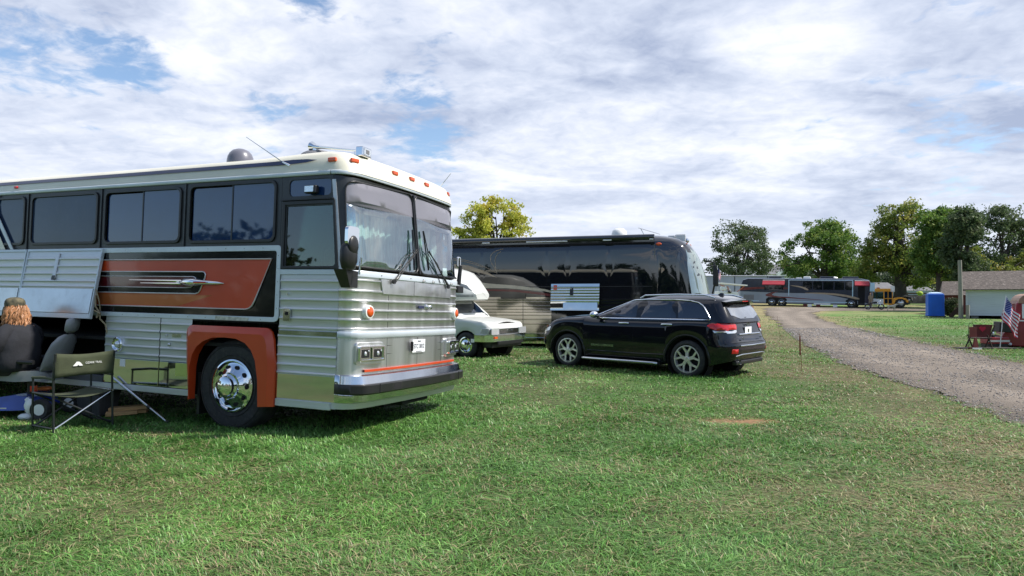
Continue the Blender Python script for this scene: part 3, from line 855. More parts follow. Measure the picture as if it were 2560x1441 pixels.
# paint panel in its aluminium loop
MB().box(-9.6, .62, -.001, .019, 1.26, 2.135).build('paint_panel', M_BLACK, bus)
lo = MB()
outer = [(-9.55, 2.138), (.615, 2.138), (.637, 2.133), (.652, 2.118), (.658, 2.095), (.655, 1.34), (.65, 1.305), (.63, 1.275), (.59, 1.262), (-9.55, 1.262)]
inner = [(-9.55, 1.316), (.575, 1.316), (.59, 1.322), (.597, 1.34), (.600, 2.045), (.594, 2.064), (.578, 2.074), (-9.55, 2.078)]
lo.prism(outer + inner, -.016, -.0012)
lp_ = lo.build('panel_trim', M_TRIM, bus, bevel=.003)
riv = MB()
for k in range(40):
    x = .4 - k * .28
    for zz in (2.107, 1.288): riv.cyl((x, -.0185, zz), .0055, .004, 'y', 6)
for k in range(5): riv.cyl((.627, -.0185, 1.42 + k * .15), .0055, .004, 'y', 6)
riv.build('rivets', M_STEEL, lp_)
def cr_(pts): return pts
org = [(-9.5, 1.985), (.527, 1.982), (.30, 1.50), (.262, 1.44), (.225, 1.412), (.17, 1.398), (-9.5, 1.401)]
MB().prism(org, -.0050, -.0014).build('orange_panel', M_ORANGE, bus)
slot = [(-9.5, 1.838), (-.52, 1.834), (-.485, 1.826), (-.468, 1.80), (-.475, 1.76), (-.545, 1.61), (-.575, 1.58), (-.62, 1.568), (-9.5, 1.571)]
MB().prism([(-9.5, 1.555), (-.35, 1.552), (-.9, 1.415), (-9.5, 1.415)], -.0064, -.0052).build('amber_fade', M_ORANGE2, bus)
MB().prism(slot, -.0085, -.0066).build('black_slot', M_BLACK, bus)
mar = [(-9.5, 1.779), (-.66, 1.774), (-.625, 1.76), (-.615, 1.735), (-.66, 1.67), (-.70, 1.645), (-.78, 1.638), (-9.5, 1.641)]
MB().prism(mar, -.0105, -.0087).build('maroon_band', M_MAROON, bus)
ln = MB()
for pts, r in ((org[:-1] + [org[-1]], .0085), (slot, .0075), (mar, .006)):
    ln.tube([(a, -.012, b_) for a, b_ in pts], r, 6)
ln.build('pinstripes', M_SILVER, bus, smooth=60)
sp_ = MB().tube([(-.93, -.018, 1.706), (-.80, -.02, 1.706), (-.76, -.035, 1.706), (-.62, -.035, 1.705), (-.50, -.03, 1.703), (-.36, -.026, 1.700), (-.26, -.02, 1.698), (-.17, -.015, 1.696)],
                [.006, .03, .048, .046, .030, .026, .019, .003], 12)
sp_.tube([(-1.75, -.012, 1.728), (-.85, -.014, 1.722)], .004, 6, r2=.012).tube([(-1.55, -.012, 1.690), (-.85, -.014, 1.688)], .004, 6, r2=.012)
sp_.build('spear_ornament', M_CHROME, bus, smooth=50)
MB().prism([(-.62, 1.696), (-.40, 1.696), (-.40, 1.710), (-.62, 1.712)], -.0755, -.07).build('spear_inlay', M_REDL, bus)
MB().prism([(-.281, 1.262), (.215, 1.262), (.225, 1.30), (-.281, 1.312)], -.0195, -.0165).build('tape_patch', mat('old_tape', (.45, .45, .38), .7, var=.25, vscale=30), bus)

# lower near side, between bay and wheel
lw = MB(); sstrip(lw, -2.15, -1.19, ribprof(.735, 1.262, [1.19, 1.09, .99, .89, .79]))
lw.build('bay_door', M_ALU, bus, smooth=30)
sstrip(lw2 := MB(), -1.175, -.66, ribprof(.735, 1.262, [1.19, 1.09, .99, .89, .79])); lw2.build('bay_door', M_ALU, bus, smooth=30)
q = MB(); q.box(-2.15, -1.19, -.002, .012, .415, .728); q.box(-1.175, -.66, -.002, .012, .415, .728); q.build('mirror_panel', M_MIRR, bus, bevel=.003)
MB().box(-5.6, -.64, -.006, .012, .335, .408).build('skirt_rail', M_ALU, bus, bevel=.004)
tr = MB()
for k in range(5): tr.box(-5.6, -2.17, -.004, .10, .412 + k * .016, .420 + k * .016)
tr.build('bay_tray', M_GREYF, bus)
lf = MB().box(-.915, -.885, -.004, 0, .60, .70)
MB().box(-.90, -.70, -.006, -.0025, .565, .722).build('yellow_sticker', mat('sticker', (.42, .50, .12), .5, var=.1), bus)
MB().box(-1.86, -1.77, -.006, -.0025, .63, .72).build('white_sticker', M_WHITE, bus)
wl_ = MB().lathe([(.001, -.012), (.05, -.014), (.062, -.02), (.078, -.034), (.092, -.026), (.098, 0)], (-1.908, 0, .905), n=24).build('side_lamp', M_CHROME, bus, smooth=40)
MB().ell((-1.908, -.022, .905), .045, .02, .045).build('lamp_lens', M_LENS, wl_, smooth=60)
sc_ = MB()
for k in range(7): sc_.box(-.98 + k * .022, -.966 + k * .022, -.006, 0, 1.03, 1.075)
sc_.ell((-1.07, -.008, 1.05), .012, .012, .012, 8, 5).ell((-1.02, -.01, .94), .02, .015, .02, 8, 5)
sc_.build('vent_slots', M_STEEL, bus, smooth=40)
# lifted bay doors
def bay(x0, x1, out):
    H_ = .92; L = MB()
    prof = ribprof(0, H_, [H_ - .13, H_ - .23, H_ - .33, H_ - .43, H_ - .5], h=.010)
    L.loft([[(x, -o, z) for z, o in prof] for x in (x0 + .02, x1 - .02)], cap=False, closed=False)
    L.box(x0 + .02, x1 - .02, .004, .03, 0, H_)
    d = L.build('lifted_bay_door', M_ALU, bus, smooth=30)
    MB().box(x0 + .02, x1 - .03, -.016, -.0005, .065, .385).build('mirror_panel', M_DULLM, d, bevel=.003)
    e = MB(); e.box(x0, x0 + .02, -.012, .03, 0, H_).box(x1 - .02, x1, -.012, .03, 0, H_).box(x0 + .02, x1 - .02, -.014, .0, H_ - .03, H_ + .004).box(x0 + .02, x1 - .02, -.014, 0, .0, .058)
    e.build('door_frame', M_TRIM, d, bevel=.003)
    hd = MB().box(-3.06 - .03, -3.06 + .03, -.016, -.001, H_ - .40, H_ - .06) if x0 > -4 else MB().box(x0 + .5, x0 + .56, -.016, -.001, H_ - .4, H_ - .06)
    h_ = hd.build('latch_plate', M_ALU, d, bevel=.004)
    xx_ = -3.06 if x0 > -4 else x0 + .53
    MB().box(xx_ - .03, xx_ + .03, -.02, -.0165, H_ - .42, H_ - .36).build('latch', M_RUB, d)
    d.location = (0, -.03, 2.13); d.rotation_euler = (-math.atan2(out, H_), 0, 0)
    # hinge at the top edge
    for c in [d] + []:
        for v in c.data.vertices: v.co.z -= H_
    for ch in d.children:
        for v in ch.data.vertices: v.co.z -= H_
    return d
bay(-3.70, -2.225, .14); bay(-5.3, -3.73, .11)
# rope by the bay door
rp_ = MB()
rp_.tube([(-2.24, -.10, 1.55), (-2.20, -.12, 1.38), (-2.17, -.08, 1.30), (-2.20, -.05, 1.22), (-2.12, -.03, 1.15), (-2.13, .01, 1.02)], .011, 6)
rp_.tube([(-2.22, -.12, 1.33), (-2.13, -.10, 1.29), (-2.17, -.12, 1.24), (-2.22, -.06, 1.30)], .010, 6)
rp_.tube([(-2.19, -.13, 1.60), (-2.16, -.10, 1.44), (-2.19, -.06, 1.33)], .008, 6)
rp_.build('bay_rope', mat('rope', (.30, .24, .15), .9, var=.3, vscale=40), bus, smooth=60)

# wheel arch trim
ao = [(-.645, .31), (-.70, .78), (-.715, 1.10), (-.700, 1.150), (-.660, 1.185), (-.62, 1.192), (.50, 1.192), (.545, 1.18), (.585, 1.145), (.615, 1.06), (.645, .80), (.640, .31)]
ai = [(.457, .30), (.440, .60), (.395, .82), (.33, .935), (.24, 1.01), (.10, 1.056), (-.08, 1.065), (-.26, 1.055), (-.40, 1.01), (-.50, .94), (-.565, .84), (-.60, .70), (-.605, .31)]
ar = MB()
ac = [(a * .90 - .003, (b_ - .31) * .915 + .31) for a, b_ in ao]
ar.loft([[(a, 0, c) for a, c in ao], [(a, -.03, c) for a, c in ao], [(a, -.075, c) for a, c in ac]], cap=False, closed=False)
pts, tris = tess(ac + [(p[0], p[1]) for p in ai])
ar.add([(a, -.075, c) for a, c in pts], tris)
ar.loft([[(a, -.075, c) for a, c in ai], [(a, .03, c) for a, c in ai]], cap=False, closed=False)
ar.build('wheel_arch', M_ORANGE, bus, smooth=25)
big_wheel(bus, -.02, .03, .50, .535, .28, .302)
big_wheel(bus, -.02, BW - .03, .54, .535, .28, .302, flip=True)
for xx in (-6.6, -7.9):
    big_wheel(bus, xx, .03, .40, .535, .28, .302, convex=False); big_wheel(bus, xx, BW - .03, .44, .535, .28, .302, flip=True, convex=False)
MB().box(-.60, -.56, .06, .40, .12, .62).build('mud_flap', M_RUB, bus)

# entry door and the section round it
ds = MB(); rz = [1.733, 1.628, 1.524, 1.418, 1.316, 1.21]
sstrip(ds, .66, 1.462, ribprof(1.185, 1.80, rz)); ds.box(.66, 1.462, .002, .02, .34, 1.8)
dr = ds.build('entry_door', M_ALU, bus, smooth=30)
d2 = MB(); sstrip(d2, .65, 1.455, ribprof(.695, 1.12, [1.112, 1.002, .896, .795, .705])); d2.build('door_lower_skin', M_ALU, dr, smooth=30)
MB().box(.66, 1.455, -.010, -.0005, 1.125, 1.180).build('step_slot', M_STEEL, dr, bevel=.004)
MB().box(.65, 1.452, -.004, .002, .412, .690).build('mirror_panel', M_MIRR, dr, bevel=.002)
MB().box(.645, 1.40, -.012, .01, .325, .405).build('sill', M_ALU, dr, bevel=.004)
MB().box(.655, 1.462, -.014, .0, 1.803, 1.862).build('door_trim', M_TRIM, dr, bevel=.003)
hh = MB().prism(rrect(.725, .825, 1.28, 1.42, .02), -.022, -.011).build('door_handle', M_CHROME, dr, bevel=.004)
MB().prism(rrect(.75, .80, 1.345, 1.385, .008), -.024, -.0225).build('handle_recess', M_DARKV, dr)
MB().cyl((.775, -.022, 1.58), .012, .02, 'y', 10).build('door_lock', M_CHROME, dr, smooth=40)
# door window frame
def xe(z): return 1.470 - rake(z)
dp = [(.635, 1.864), (xe(1.864), 1.864), (xe(2.915), 2.915), (.635, 2.915)]
h1 = [(.715, 1.90), (1.365, 1.90), (1.395, 1.915), (1.402, 1.95), (1.345, 2.575), (.715, 2.575)]
h2 = rrect(.74, 1.315, 2.69, 2.875, .05)
df = MB().prism(dp, -.004, .022, [h1, h2]).build('door_window_frame', M_BAND, dr, bevel=.003)
e = MB().prism([(.66, 1.868), (1.452, 1.868), (1.375, 2.635), (.66, 2.635)], -.020, -.0045, [[(.70, 1.895), (1.37, 1.895), (1.405, 1.915), (1.408, 1.95), (1.35, 2.59), (.70, 2.59)]])
e.build('window_gasket', M_RUB, df, bevel=.004)
MB().prism(h1, .008, .012).build('door_pane', M_DGL, df)
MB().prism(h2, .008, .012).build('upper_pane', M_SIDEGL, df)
MB().box(.64, 1.36, -.035, -.005, 2.640, 2.655).build('rain_gutter', M_RUB, df)
sl_ = MB().box(1.00, 1.16, -.075, -.012, 2.705, 2.795).build('scene_light', M_RUB, bus, bevel=.012)
MB().box(1.012, 1.13, -.080, -.0755, 2.72, 2.785).build('lamp_lens', M_LENS, sl_)
sl_.rotation_euler = (0, 0, 0)

# ---- front
f = MB(); fr_r = [1.752, 1.634, 1.526, 1.418, 1.314, 1.212]
fstrip(f, .015, SL, ribprof(1.188, 1.80, fr_r, h=.011))
f.build('front_ribbed_skin', M_ALUF, bus, smooth=30)
f = MB(); fstrip(f, .015, SL, [(.70, 0), (1.13, 0)]); f.build('front_lower_skin', M_ALUF, bus, smooth=40)
f = MB(); fstrip(f, .015, SL, [(1.115, .0), (1.116, .012), (1.125, .018), (1.178, .018), (1.187, .012), (1.188, 0)]); f.build('front_trim', M_TRIM, bus, smooth=40)
f = MB(); fstrip(f, .015, SL, [(1.783, .0), (1.785, .014), (1.792, .02), (1.848, .02), (1.857, .014), (1.858, -.01)]); bt = f.build('front_belt', M_TRIM, bus, smooth=40)
f = MB()
for yy in (.45, .75, 1.05, 1.35, 1.6, 1.9, 2.15):
    p = FR(s_of_y(yy), 1.82, .02); f.ell(p, .008, .008, .006, 8, 5)
    if yy in (.75, 1.35, 1.6, 2.15): p = FR(s_of_y(yy), 1.80, .024); f.tube([(p[0] + .006, p[1] - .025, p[2]), (p[0] + .014, p[1], p[2] + .012), (p[0] + .006, p[1] + .03, p[2] + .004)], .006, 6)
f.build('belt_vents', M_RUB, bt, smooth=40)
# access panels
a0, a1, a2 = s_of_y(.50), s_of_y(1.14), s_of_y(2.16)
for A, B_ in ((a0, a1 - .006), (a1 + .006, a2)):
    p = [(A - .05 if A == a0 else A, 1.783), (A - .03 if A == a0 else A, 1.70), (A, 1.615), (B_, 1.612), (B_, 1.783)]
    fpatch(MB(), p, .0165, thick=.014).build('access_panel', M_ALUF, bus, smooth=30)
s0_ = s_of_y(.62)
sm = MB()
for s_ in (s0_, s_of_y(1.28), s_of_y(1.93)): sm.tube([FR(s_, .76, .0005), FR(s_, 1.11, .0005)], .0025, 4)
sm.tube([FR(s0_, 1.02, .002), FR(s_of_y(1.93), 1.02, .002)], .003, 4).tube([FR(s0_, .925, .002), FR(s_of_y(1.93), .925, .002)], .003, 4)
sm.tube([FR(s0_, 1.20, .0005), FR(s0_, 1.60, .0005)], .0025, 4)
sm.build('panel_seams', M_RUB, bus)
rv_ = MB()
for k in range(34):
    for s_ in (.03,): rv_.ell(FR(s_, .74 + k * .0325, .002), .004, .004, .004, 6, 4)
for k in range(64): rv_.ell(FR(.05 + k * (SL - .1) / 63, 1.105, .002), .004, .004, .004, 6, 4)
rv_.build('front_rivets', M_STEEL, bus)
MB().box(0, 0.012, -.07, .07, -.018, .018).build('badge', M_NAVY, bus, bevel=.003).location = FR(s_of_y(1.32), 1.475, .012)
kb = MB().lathe([(.03, 0), (.03, .012), (.014, .014), (.014, .035), (.026, .04), (.026, .06), (.001, .065)], axis='x', n=14).build('nose_latch', M_CHROME, bus, smooth=40); kb.location = FR(s_of_y(1.50), 1.478, .0)
# windscreen frame and panes
F0 = .015
pane1 = roundpoly([(.10, 1.90), (SL / 2 - .02, 1.892), (SL / 2 - .02, 2.885), (.14, 2.845)], .12)
pane1 = [(s_, z) for s_, z in pane1]
pane2 = [(SL - s_, z) for s_, z in reversed(pane1)]
def grow(p, d):
    cx = sum(a for a, _ in p) / len(p); cz = sum(z for _, z in p) / len(p)
    return [(a + math.copysign(d, a - cx), z + math.copysign(d, z - cz)) for a, z in p]
fm = MB(); fpatch(fm, [(F0, 1.858), (SL - F0, 1.858), (SL - F0, 2.925), (F0, 2.925)], .0, [pane1, pane2], thick=.02)
wf = fm.build('windscreen_frame', M_BAND, bus, smooth=40)
gk = MB()
for p in (pane1, pane2): gk.tube([FR(a, z, .006) for a, z in p] + [FR(*p[0], .006)], .011, 6)
gk.tube([FR(SL / 2, 1.89, .006), FR(SL / 2, 2.88, .006)], .02, 6)
gk.build('gasket', M_RUB, wf, smooth=60)
ap = MB(); 
for s_a, s_b in ((.0, .045), (SL - .045, SL - .0)): fpatch(ap, [(s_a, 1.862), (s_b, 1.862), (s_b, 2.86), (s_a, 2.86)], .008, thick=.012)
ap.build('corner_post', M_ALU, wf, smooth=40)
def clip_poly(p, zc, up):
    out = []
    for i in range(len(p)):
        a, b_ = p[i], p[(i + 1) % len(p)]
        ia = (a[1] >= zc) == up; ib = (b_[1] >= zc) == up
        if ia: out.append(a)
        if ia != ib:
            t = (zc - a[1]) / (b_[1] - a[1]); out.append((a[0] + (b_[0] - a[0]) * t, zc))
    return out
for p in (pane1, pane2):
    w_ = fpatch(MB(), clip_poly(p, 2.60, False), -.006, sp=.07).build('windscreen_pane', M_WSH, wf, smooth=60, fixn=False)
    fpatch(MB(), clip_poly(p, 2.60, True), -.006, sp=.07).build('sun_band', M_WBAND, wf, smooth=60)
# lamps
def round_marker(yy):
    s_ = s_of_y(yy); p = Vector(FR(s_, 1.405, 0)); q_ = Vector(FR(s_, 1.405, 1)); d = (q_ - p)
    o = MB().lathe([(.078, -.012), (.078, .03), (.072, .048), (.058, .052)], axis='x', n=28).build('marker_lamp', M_WHITE, bus, smooth=40)
    o.location = p; o.rotation_euler = (0, 0, math.atan2(d.y, d.x) * .5)
    MB().lathe([(.060, .046), (.05, .058), (.03, .066), (.001, .070)], axis='x', n=24).build('lens', M_AMBER, o, smooth=50)
round_marker(.235); round_marker(BW - .235)
def headlight(y0, y1):
    s_ = s_of_y((y0 + y1) / 2); p = Vector(FR(s_, .945, 0)); 
    a = Vector(FR(s_of_y(y0), .945, 0)); c = Vector(FR(s_of_y(y1), .945, 0)); ang = math.atan2(-(c.x - a.x), c.y - a.y)
    W_ = (y1 - y0) / 2
    def pr(poly, x0, x1, holes=()): return MB().prism(poly, x0, x1, holes, axis='x')
    o = pr(rrect(-W_ - .02, W_ + .02, -.125, .125, .04), -.03, .012, [rrect(-W_ + .005, W_ - .005, -.08, .08, .02)]).build('headlight', M_ALUF, bus, bevel=.008)
    o.location = p; o.rotation_euler = (0, 0, ang)
    pr(rrect(-W_, W_, -.085, .085, .02), .008, .055, [rrect(-W_ + .022, -.008, -.063, .063, .008), rrect(.008, W_ - .022, -.063, .063, .008)]).build('bezel', M_CHROME, o, bevel=.005)
    for sg in (-1, 1):
        u = sg * W_ / 2
        l = pr(rrect(u - W_ * .42, u + W_ * .42, -.062, .062, .01), .02, .036).build('lamp', M_CHROME, o, bevel=.004)
        pr(rrect(u - W_ * .30, u + W_ * .30, -.045, .045, .004), .037, .040, [rrect(u - W_ * .10, u + W_ * .16, -.02, .02, .01)]).build('reflector', M_RUB, l)
        MB().ell((.040, u - W_ * .02, .0), .012, .02, .026, 10, 6).ell((.040, u + W_ * .24, .028), .008, .012, .012, 8, 5).build('bulb', M_LENS, l, smooth=60)
headlight(.10, .50); headlight(BW - .50, BW - .10)
# number plate
pl_ = MB().box(.004, .010, -.155, .155, -.080, .080).build('number_plate', M_PLATE, bus, bevel=.004)
pl_.location = FR(s_of_y(1.285), .995, .012)
PM = Matrix.Translation((.012, 0, -.006)) @ Matrix.Rotation(R(90), 4, 'Z') @ Matrix.Rotation(R(90), 4, 'X')
text_mesh('plate_number', 'STC\u00b73812', .078, M_BLK_TXT, pl_, PM, .001, sx=.82)
text_mesh('plate_state', 'TEXAS', .026, M_BLK_TXT, pl_, Matrix.Translation((.0, 0, .062)) @ PM, .001)
text_mesh('plate_motto', 'THE LONE STAR STATE', .013, M_BLK_TXT, pl_, Matrix.Translation((.0, 0, -.062)) @ PM, .001)
MB().box(0, .03, -.008, .008, -.055, .055).build('plate_bracket', M_RUB, pl_).location = (0, -.175, 0)
f = MB(); fstrip(f, s_of_y(.20), s_of_y(2.32), [(.742, 0), (.742, .030), (.766, .030), (.768, 0)]); f.build('orange_bar', M_ORANGE, bus, smooth=30)
# bumper
def bump_piece(prof, name, m, s0=-.0, s1=None, ext=True):
    f = MB(); s1 = SL if s1 is None else s1
    ss = sorted(set([s0 + (s1 - s0) * i / 40 for i in range(41)] + [c for c in _cum if s0 < c < s1]))
    tp = lambda s_: max(.12, min(1, .12 + .88 * min(s_, SL - s_) / .28))
    rg = [[FR(s_, z, o * tp(s_)) for z, o in prof] for s_ in ss]
    if ext and s0 <= 0: rg = [[(1.452, -o * .12, z) for z, o in prof]] + rg[1:]
    if ext and s1 >= SL: rg = rg[:-1] + [[(1.452, BW + o * .12, z) for z, o in prof]]
    f.loft(rg, cap=False, closed=False)
    f.add(rg[0], [tuple(range(len(prof)))]); f.add(rg[-1], [tuple(range(len(prof)))])
    return f.build(name, m, bus, smooth=35)
bp_ = bump_piece([(.712, .0), (.716, .035), (.705, .075), (.618, .100), (.618, .0)], 'bumper', M_STEEL)
for nm, prof, m in (('rubber_band', [(.617, .06), (.617, .125), (.605, .142), (.52, .142), (.508, .125), (.508, .06)], M_RUB),
                    ('bumper_lower', [(.507, .0), (.507, .100), (.50, .105), (.43, .085), (.415, .06), (.412, .0)], M_STEEL),
                    ('valance', [(.411, -.02), (.411, .03), (.345, .01), (.34, -.05)], M_ALU)):
    o = bump_piece(prof, nm, m); o.parent = bp_
sb_ = MB()
for s_ in (.45, SL - .45): sb_.tube([FR(s_, .617, .144), FR(s_, .509, .144)], .005, 4); 
for s_ in (.78, SL - .65): 
    fpatch(sb_, [(s_ - .07, .525), (s_ + .07, .525), (s_ + .07, .60), (s_ - .07, .60)], .1425, thick=.01)
sb_.build('band_joints', M_DARKV, bp_)
uc = MB(); uc.box(.2, 1.45, .3, 2.2, .36, .5).tube([(1.2, 1.0, .30), (1.62, 1.1, .30), (1.62, 1.7, .31)], .03, 6).box(.8, 1.5, .9, 1.7, .26, .36).build('chassis', M_DARKV, bus)

# wipers
def wiper(px, pts, bl):
    o = MB()
    P_ = lambda y, z, q=.04: FR(s_of_y(y), z, q)
    o.tube([P_(*pts[0], .035), P_(*pts[0], .055)], .03, 10)
    o.tube([P_(*pts[0]), P_(*pts[1], .05)], .010, 6, r2=.006)
    o.tube([P_(pts[0][0] + .05, pts[0][1]), P_(pts[1][0] + .015, pts[1][1] - .02, .045)], .006, 6)
    w_ = o.build('wiper', M_RUB, bus, smooth=50)
    k = MB().tube([P_(*bl[0], .022), P_(*bl[1], .022)], .009, 6)
    k.tube([P_(*bl[0], .03), P_((bl[0][0] + bl[1][0]) / 2, (bl[0][1] + bl[1][1]) / 2, .05), P_(*bl[1], .03)], .007, 6)
    k.build('wiper_blade', M_RUB, w_, smooth=50)
    return w_
wiper(0, [(.66, 1.765), (1.19, 2.19)], [(1.16, 2.43), (1.13, 1.93)])
wiper(0, [(2.02, 1.765), (1.50, 2.20)], [(1.43, 2.45), (1.49, 1.95)])
ex = MB()
P_ = lambda y, z, q=.03: FR(s_of_y(y), z, q)
ex.tube([P_(1.19, 2.19), P_(.95, 2.06), P_(.80, 1.92)], .005, 5).tube([P_(1.19, 2.16), P_(1.02, 2.03), P_(.92, 1.90)], .004, 5).tube([P_(.80, 1.92), P_(.84, 1.98)], .009, 5)
ex.build('wiper_linkage', M_RUB, bus, smooth=50); ex = MB()
ex.tube([P_(1.50, 2.2), P_(1.74, 2.05), P_(1.90, 1.86)], .007, 5).tube([P_(1.50, 2.17), P_(1.66, 2.0), P_(1.80, 1.80)], .005, 5)
ex.build('wiper_linkage', M_RUB, bus, smooth=50)

# mirrors
m_ = MB()
rg = []
for t_, w_, d_ in ((-.16, .055, .03), (-.14, .095, .055), (-.06, .118, .075), (.04, .118, .075), (.10, .105, .065), (.125, .07, .04)):
    rg.append([(1.72 + d_ * math.cos(a), -.20 + w_ * math.sin(a), 2.0 + t_) for a in [2 * math.pi * k / 16 for k in range(16)]])
m_.loft(rg)
mr_ = m_.build('wing_mirror', M_RUB, bus, smooth=50)
k = MB(); k.prism(rrect(-.30, -.10, 2.10, 2.30, .04), 1.735, 1.775, axis='x'); k.build('convex_head', M_CHROME, mr_, bevel=.012, seg=3)
k = MB(); k.ell((1.775, -.20, 2.10), .03, .085, .105).build('mirror_dome', M_RUB, mr_, smooth=60)
k = MB(); k.tube([(1.70, -.22, 1.88), (1.70, -.20, 1.80), (1.62, -.10, 1.76), (1.56, .01, 1.80)], [.02, .022, .02, .02], 8).hexa([(1.60, -.16, 1.66), (1.72, -.16, 1.66), (1.72, -.02, 1.66), (1.60, -.02, 1.66), (1.58, -.27, 1.85), (1.74, -.27, 1.85), (1.72, -.02, 1.84), (1.58, -.02, 1.84)])
k.build('mirror_arm', M_RUB, mr_, bevel=.01)
k = MB(); k.tube([(1.80, -.12, 1.80), (1.815, -.11, 1.98)], .012, 8); k.build('grab_bar', M_CHROME, mr_, smooth=50)
m_ = MB(); m_.tube([(1.56, BW + .12, 1.82), (1.58, BW + .13, 2.1)], [.035, .028], 10).box(1.50, 1.62, BW + .0, BW + .17, 1.70, 1.80)
mr2 = m_.build('wing_mirror', M_RUB, bus, bevel=.01)
k = MB(); k.prism(rrect(BW + .05, BW + .15, 2.06, 2.22, .03), 1.55, 1.575, [rrect(BW + .07, BW + .13, 2.08, 2.2, .02)], axis='x'); k.build('mirror_head', M_CHROME, mr2, bevel=.006)

# interior
i_ = MB(); i_.box(.9, 1.50, .15, BW - .15, 1.45, 1.86).box(.55, .85, .9, 1.25, .99, 1.5)
i_.build('dashboard', M_BEIGE, bus, bevel=.03)
i_ = MB(); i_.box(.15, .65, 1.5, 2.05, 1.35, 1.5).box(.05, .2, 1.5, 2.05, 1.45, 2.25).box(.15, .6, .35, .85, 1.35, 1.5).box(.05, .2, .35, .85, 1.45, 2.15)
i_.build('cab_seats', M_BEIGE, bus, bevel=.05)
i_ = MB(); i_.box(-1.6, -1.55, .05, BW - .05, 1.0, 2.9); i_.build('bulkhead', M_CURT, bus)
i_ = MB(); i_.box(-9.5, 1.2, .04, BW - .04, 2.90, 2.93); i_.build('headlining', M_BEIGE, bus)
c_ = MB(); ww = []
for k in range(25): ww.append((1.42 - k * .012 + .02 * math.sin(k * 1.9), .12 + k * .022, ))
c_.loft([[(x - rake(z) - .05, y, z) for x, y in ww] for z in (1.88, 2.4, 2.86)], cap=False, closed=False)
ww2 = [(x, BW - y) for x, y in ww]
c_.loft([[(x - rake(z) - .05, y, z) for x, y in ww2] for z in (1.88, 2.4, 2.86)], cap=False, closed=False)
ww3 = [(1.50 + .022 * math.sin(k * 1.7) + .01 * math.sin(k * 4.1), .10 + k * .03) for k in range(58)]
c_.loft([[(x - rake(z) - .03, y, z) for x, y in ww3] for z in (1.88, 2.4, 2.86)], cap=False, closed=False)
c_.build('cab_curtain', M_CURT, bus, smooth=60)
i_ = MB().lathe([(.20, 0), (.215, .012), (.20, .024), (.19, .012), (.20, 0)], axis='x', n=24); st_ = i_.build('steering_wheel', M_RUB, bus, smooth=60); st_.location = (.85, 1.8, 1.85); st_.rotation_euler = (0, R(-40), 0)

# roof gear, each its own part of the coach
dm = MB().lathe([(.160, 3.18), (.162, 3.24), (.152, 3.30), (.132, 3.345), (.10, 3.38), (.05, 3.402), (.001, 3.41)], (-.40, .40, 0), axis='z', n=28)
dm.build('satellite_dome', mat('dome_plastic', (.13, .13, .16), .35, coat=.3, var=.1), bus, smooth=60)
dm = MB(); dm.ell((.62, .62, 3.27), .24, .20, .10, 18, 9); dm.build('roof_vent', M_GREYF, bus, smooth=60)
hn = MB(); hn.tube([(.55, .5, 3.27), (.55, .5, 3.37)], .035, 8); hn.tube([(.62, .50, 3.38), (.72, .50, 3.37), (1.45, .36, 3.255)], [.018, .02, .022], 10)
hn.lathe([(.055, 0), (.035, .04), (.02, .09)], (0, 0, 0), axis='x', n=16)
o = MB().tube([(.74, .50, 3.375), (1.10, .43, 3.31), (1.44, .36, 3.25)], [.020, .016, .014], 10).tube([(.60, .53, 3.40), (.66, .515, 3.385), (.75, .50, 3.372)], [.062, .034, .020], 16).tube([(.66, .52, 3.25), (.66, .52, 3.38)], .035, 8).tube([(1.33, .38, 3.17), (1.33, .38, 3.27)], .009, 6)
ah = o.build('air_horn', M_CHROME, bus, smooth=50)
o = MB().box(1.42, 1.52, .27, .45, 3.17, 3.285).build('work_light', M_CHROME, bus, bevel=.012)
MB().box(1.5205, 1.526, .295, .425, 3.19, 3.265).build('lens', M_LENS, o, bevel=.004)
MB().box(1.5265, 1.529, .33, .39, 3.205, 3.25).build('bulb_square', M_GREYF, o)
o = MB().tube([(1.0, BW - .42, 3.20), (1.22, BW - .40, 3.17), (1.32, BW - .40, 3.155)], [.03, .018, .014], 10).tube([(1.15, BW - .41, 3.1), (1.15, BW - .41, 3.17)], .009, 6); o.build('air_horn', M_CHROME, bus, smooth=50)
o = MB().box(1.28, 1.38, BW - .50, BW - .34, 3.09, 3.205).build('work_light', M_CHROME, bus, bevel=.012)
MB().box(1.3805, 1.386, BW - .48, BW - .36, 3.105, 3.19).build('lens', M_LENS, o, bevel=.004)
o = MB().tube([(.72, .02, 3.045), (.60, .03, 3.10)], [.022, .012], 8).tube([(.60, .03, 3.10), (.02, .05, 3.44)], [.006, .003], 6); o.build('antenna', M_CHROME, bus, smooth=50)
o = MB().tube([(1.24, BW - .12, 3.10), (1.50, BW - .10, 3.40)], [.007, .003], 6); o.build('antenna', M_CHROME, bus, smooth=50)
# ------------------------------------------------------------------ generic lofted car shells
def plan_ring(x0, x1, hw, rf, rr_, cy, n=7, xs=None, pf=2.4, pr=2.4):
    """closed plan outline; near side is y = cy-hw, runs front(x0) -> rear(x1) on the near side, then back on the far side"""
    xs = xs or []
    out = []
    # explicit: parametric superellipse
    near = []
    for k in range(n + 1):
        t = math.pi / 2 * k / n
        ex = 2 / pf
        near.append((x0 + rf - rf * math.cos(t) ** ex, -(hw * .55) - hw * .45 * math.sin(t) ** ex))
    mid = [(min(max(x, x0 + rf + .0004 * (i + 1)), x1 - rr_ - .0004 * (len(xs) - i)), -hw) for i, x in enumerate(xs)]
    rear = []
    for k in range(n + 1):
        t = math.pi / 2 * (n - k) / n
        ex = 2 / pr
        rear.append((x1 - rr_ + rr_ * math.cos(t) ** ex, -(hw * .55) - hw * .45 * math.sin(t) ** ex))
    nr = near + mid + rear
    full = nr + [(x, -y) for x, y in reversed(nr)]
    return [(x, y + cy) for x, y in full]

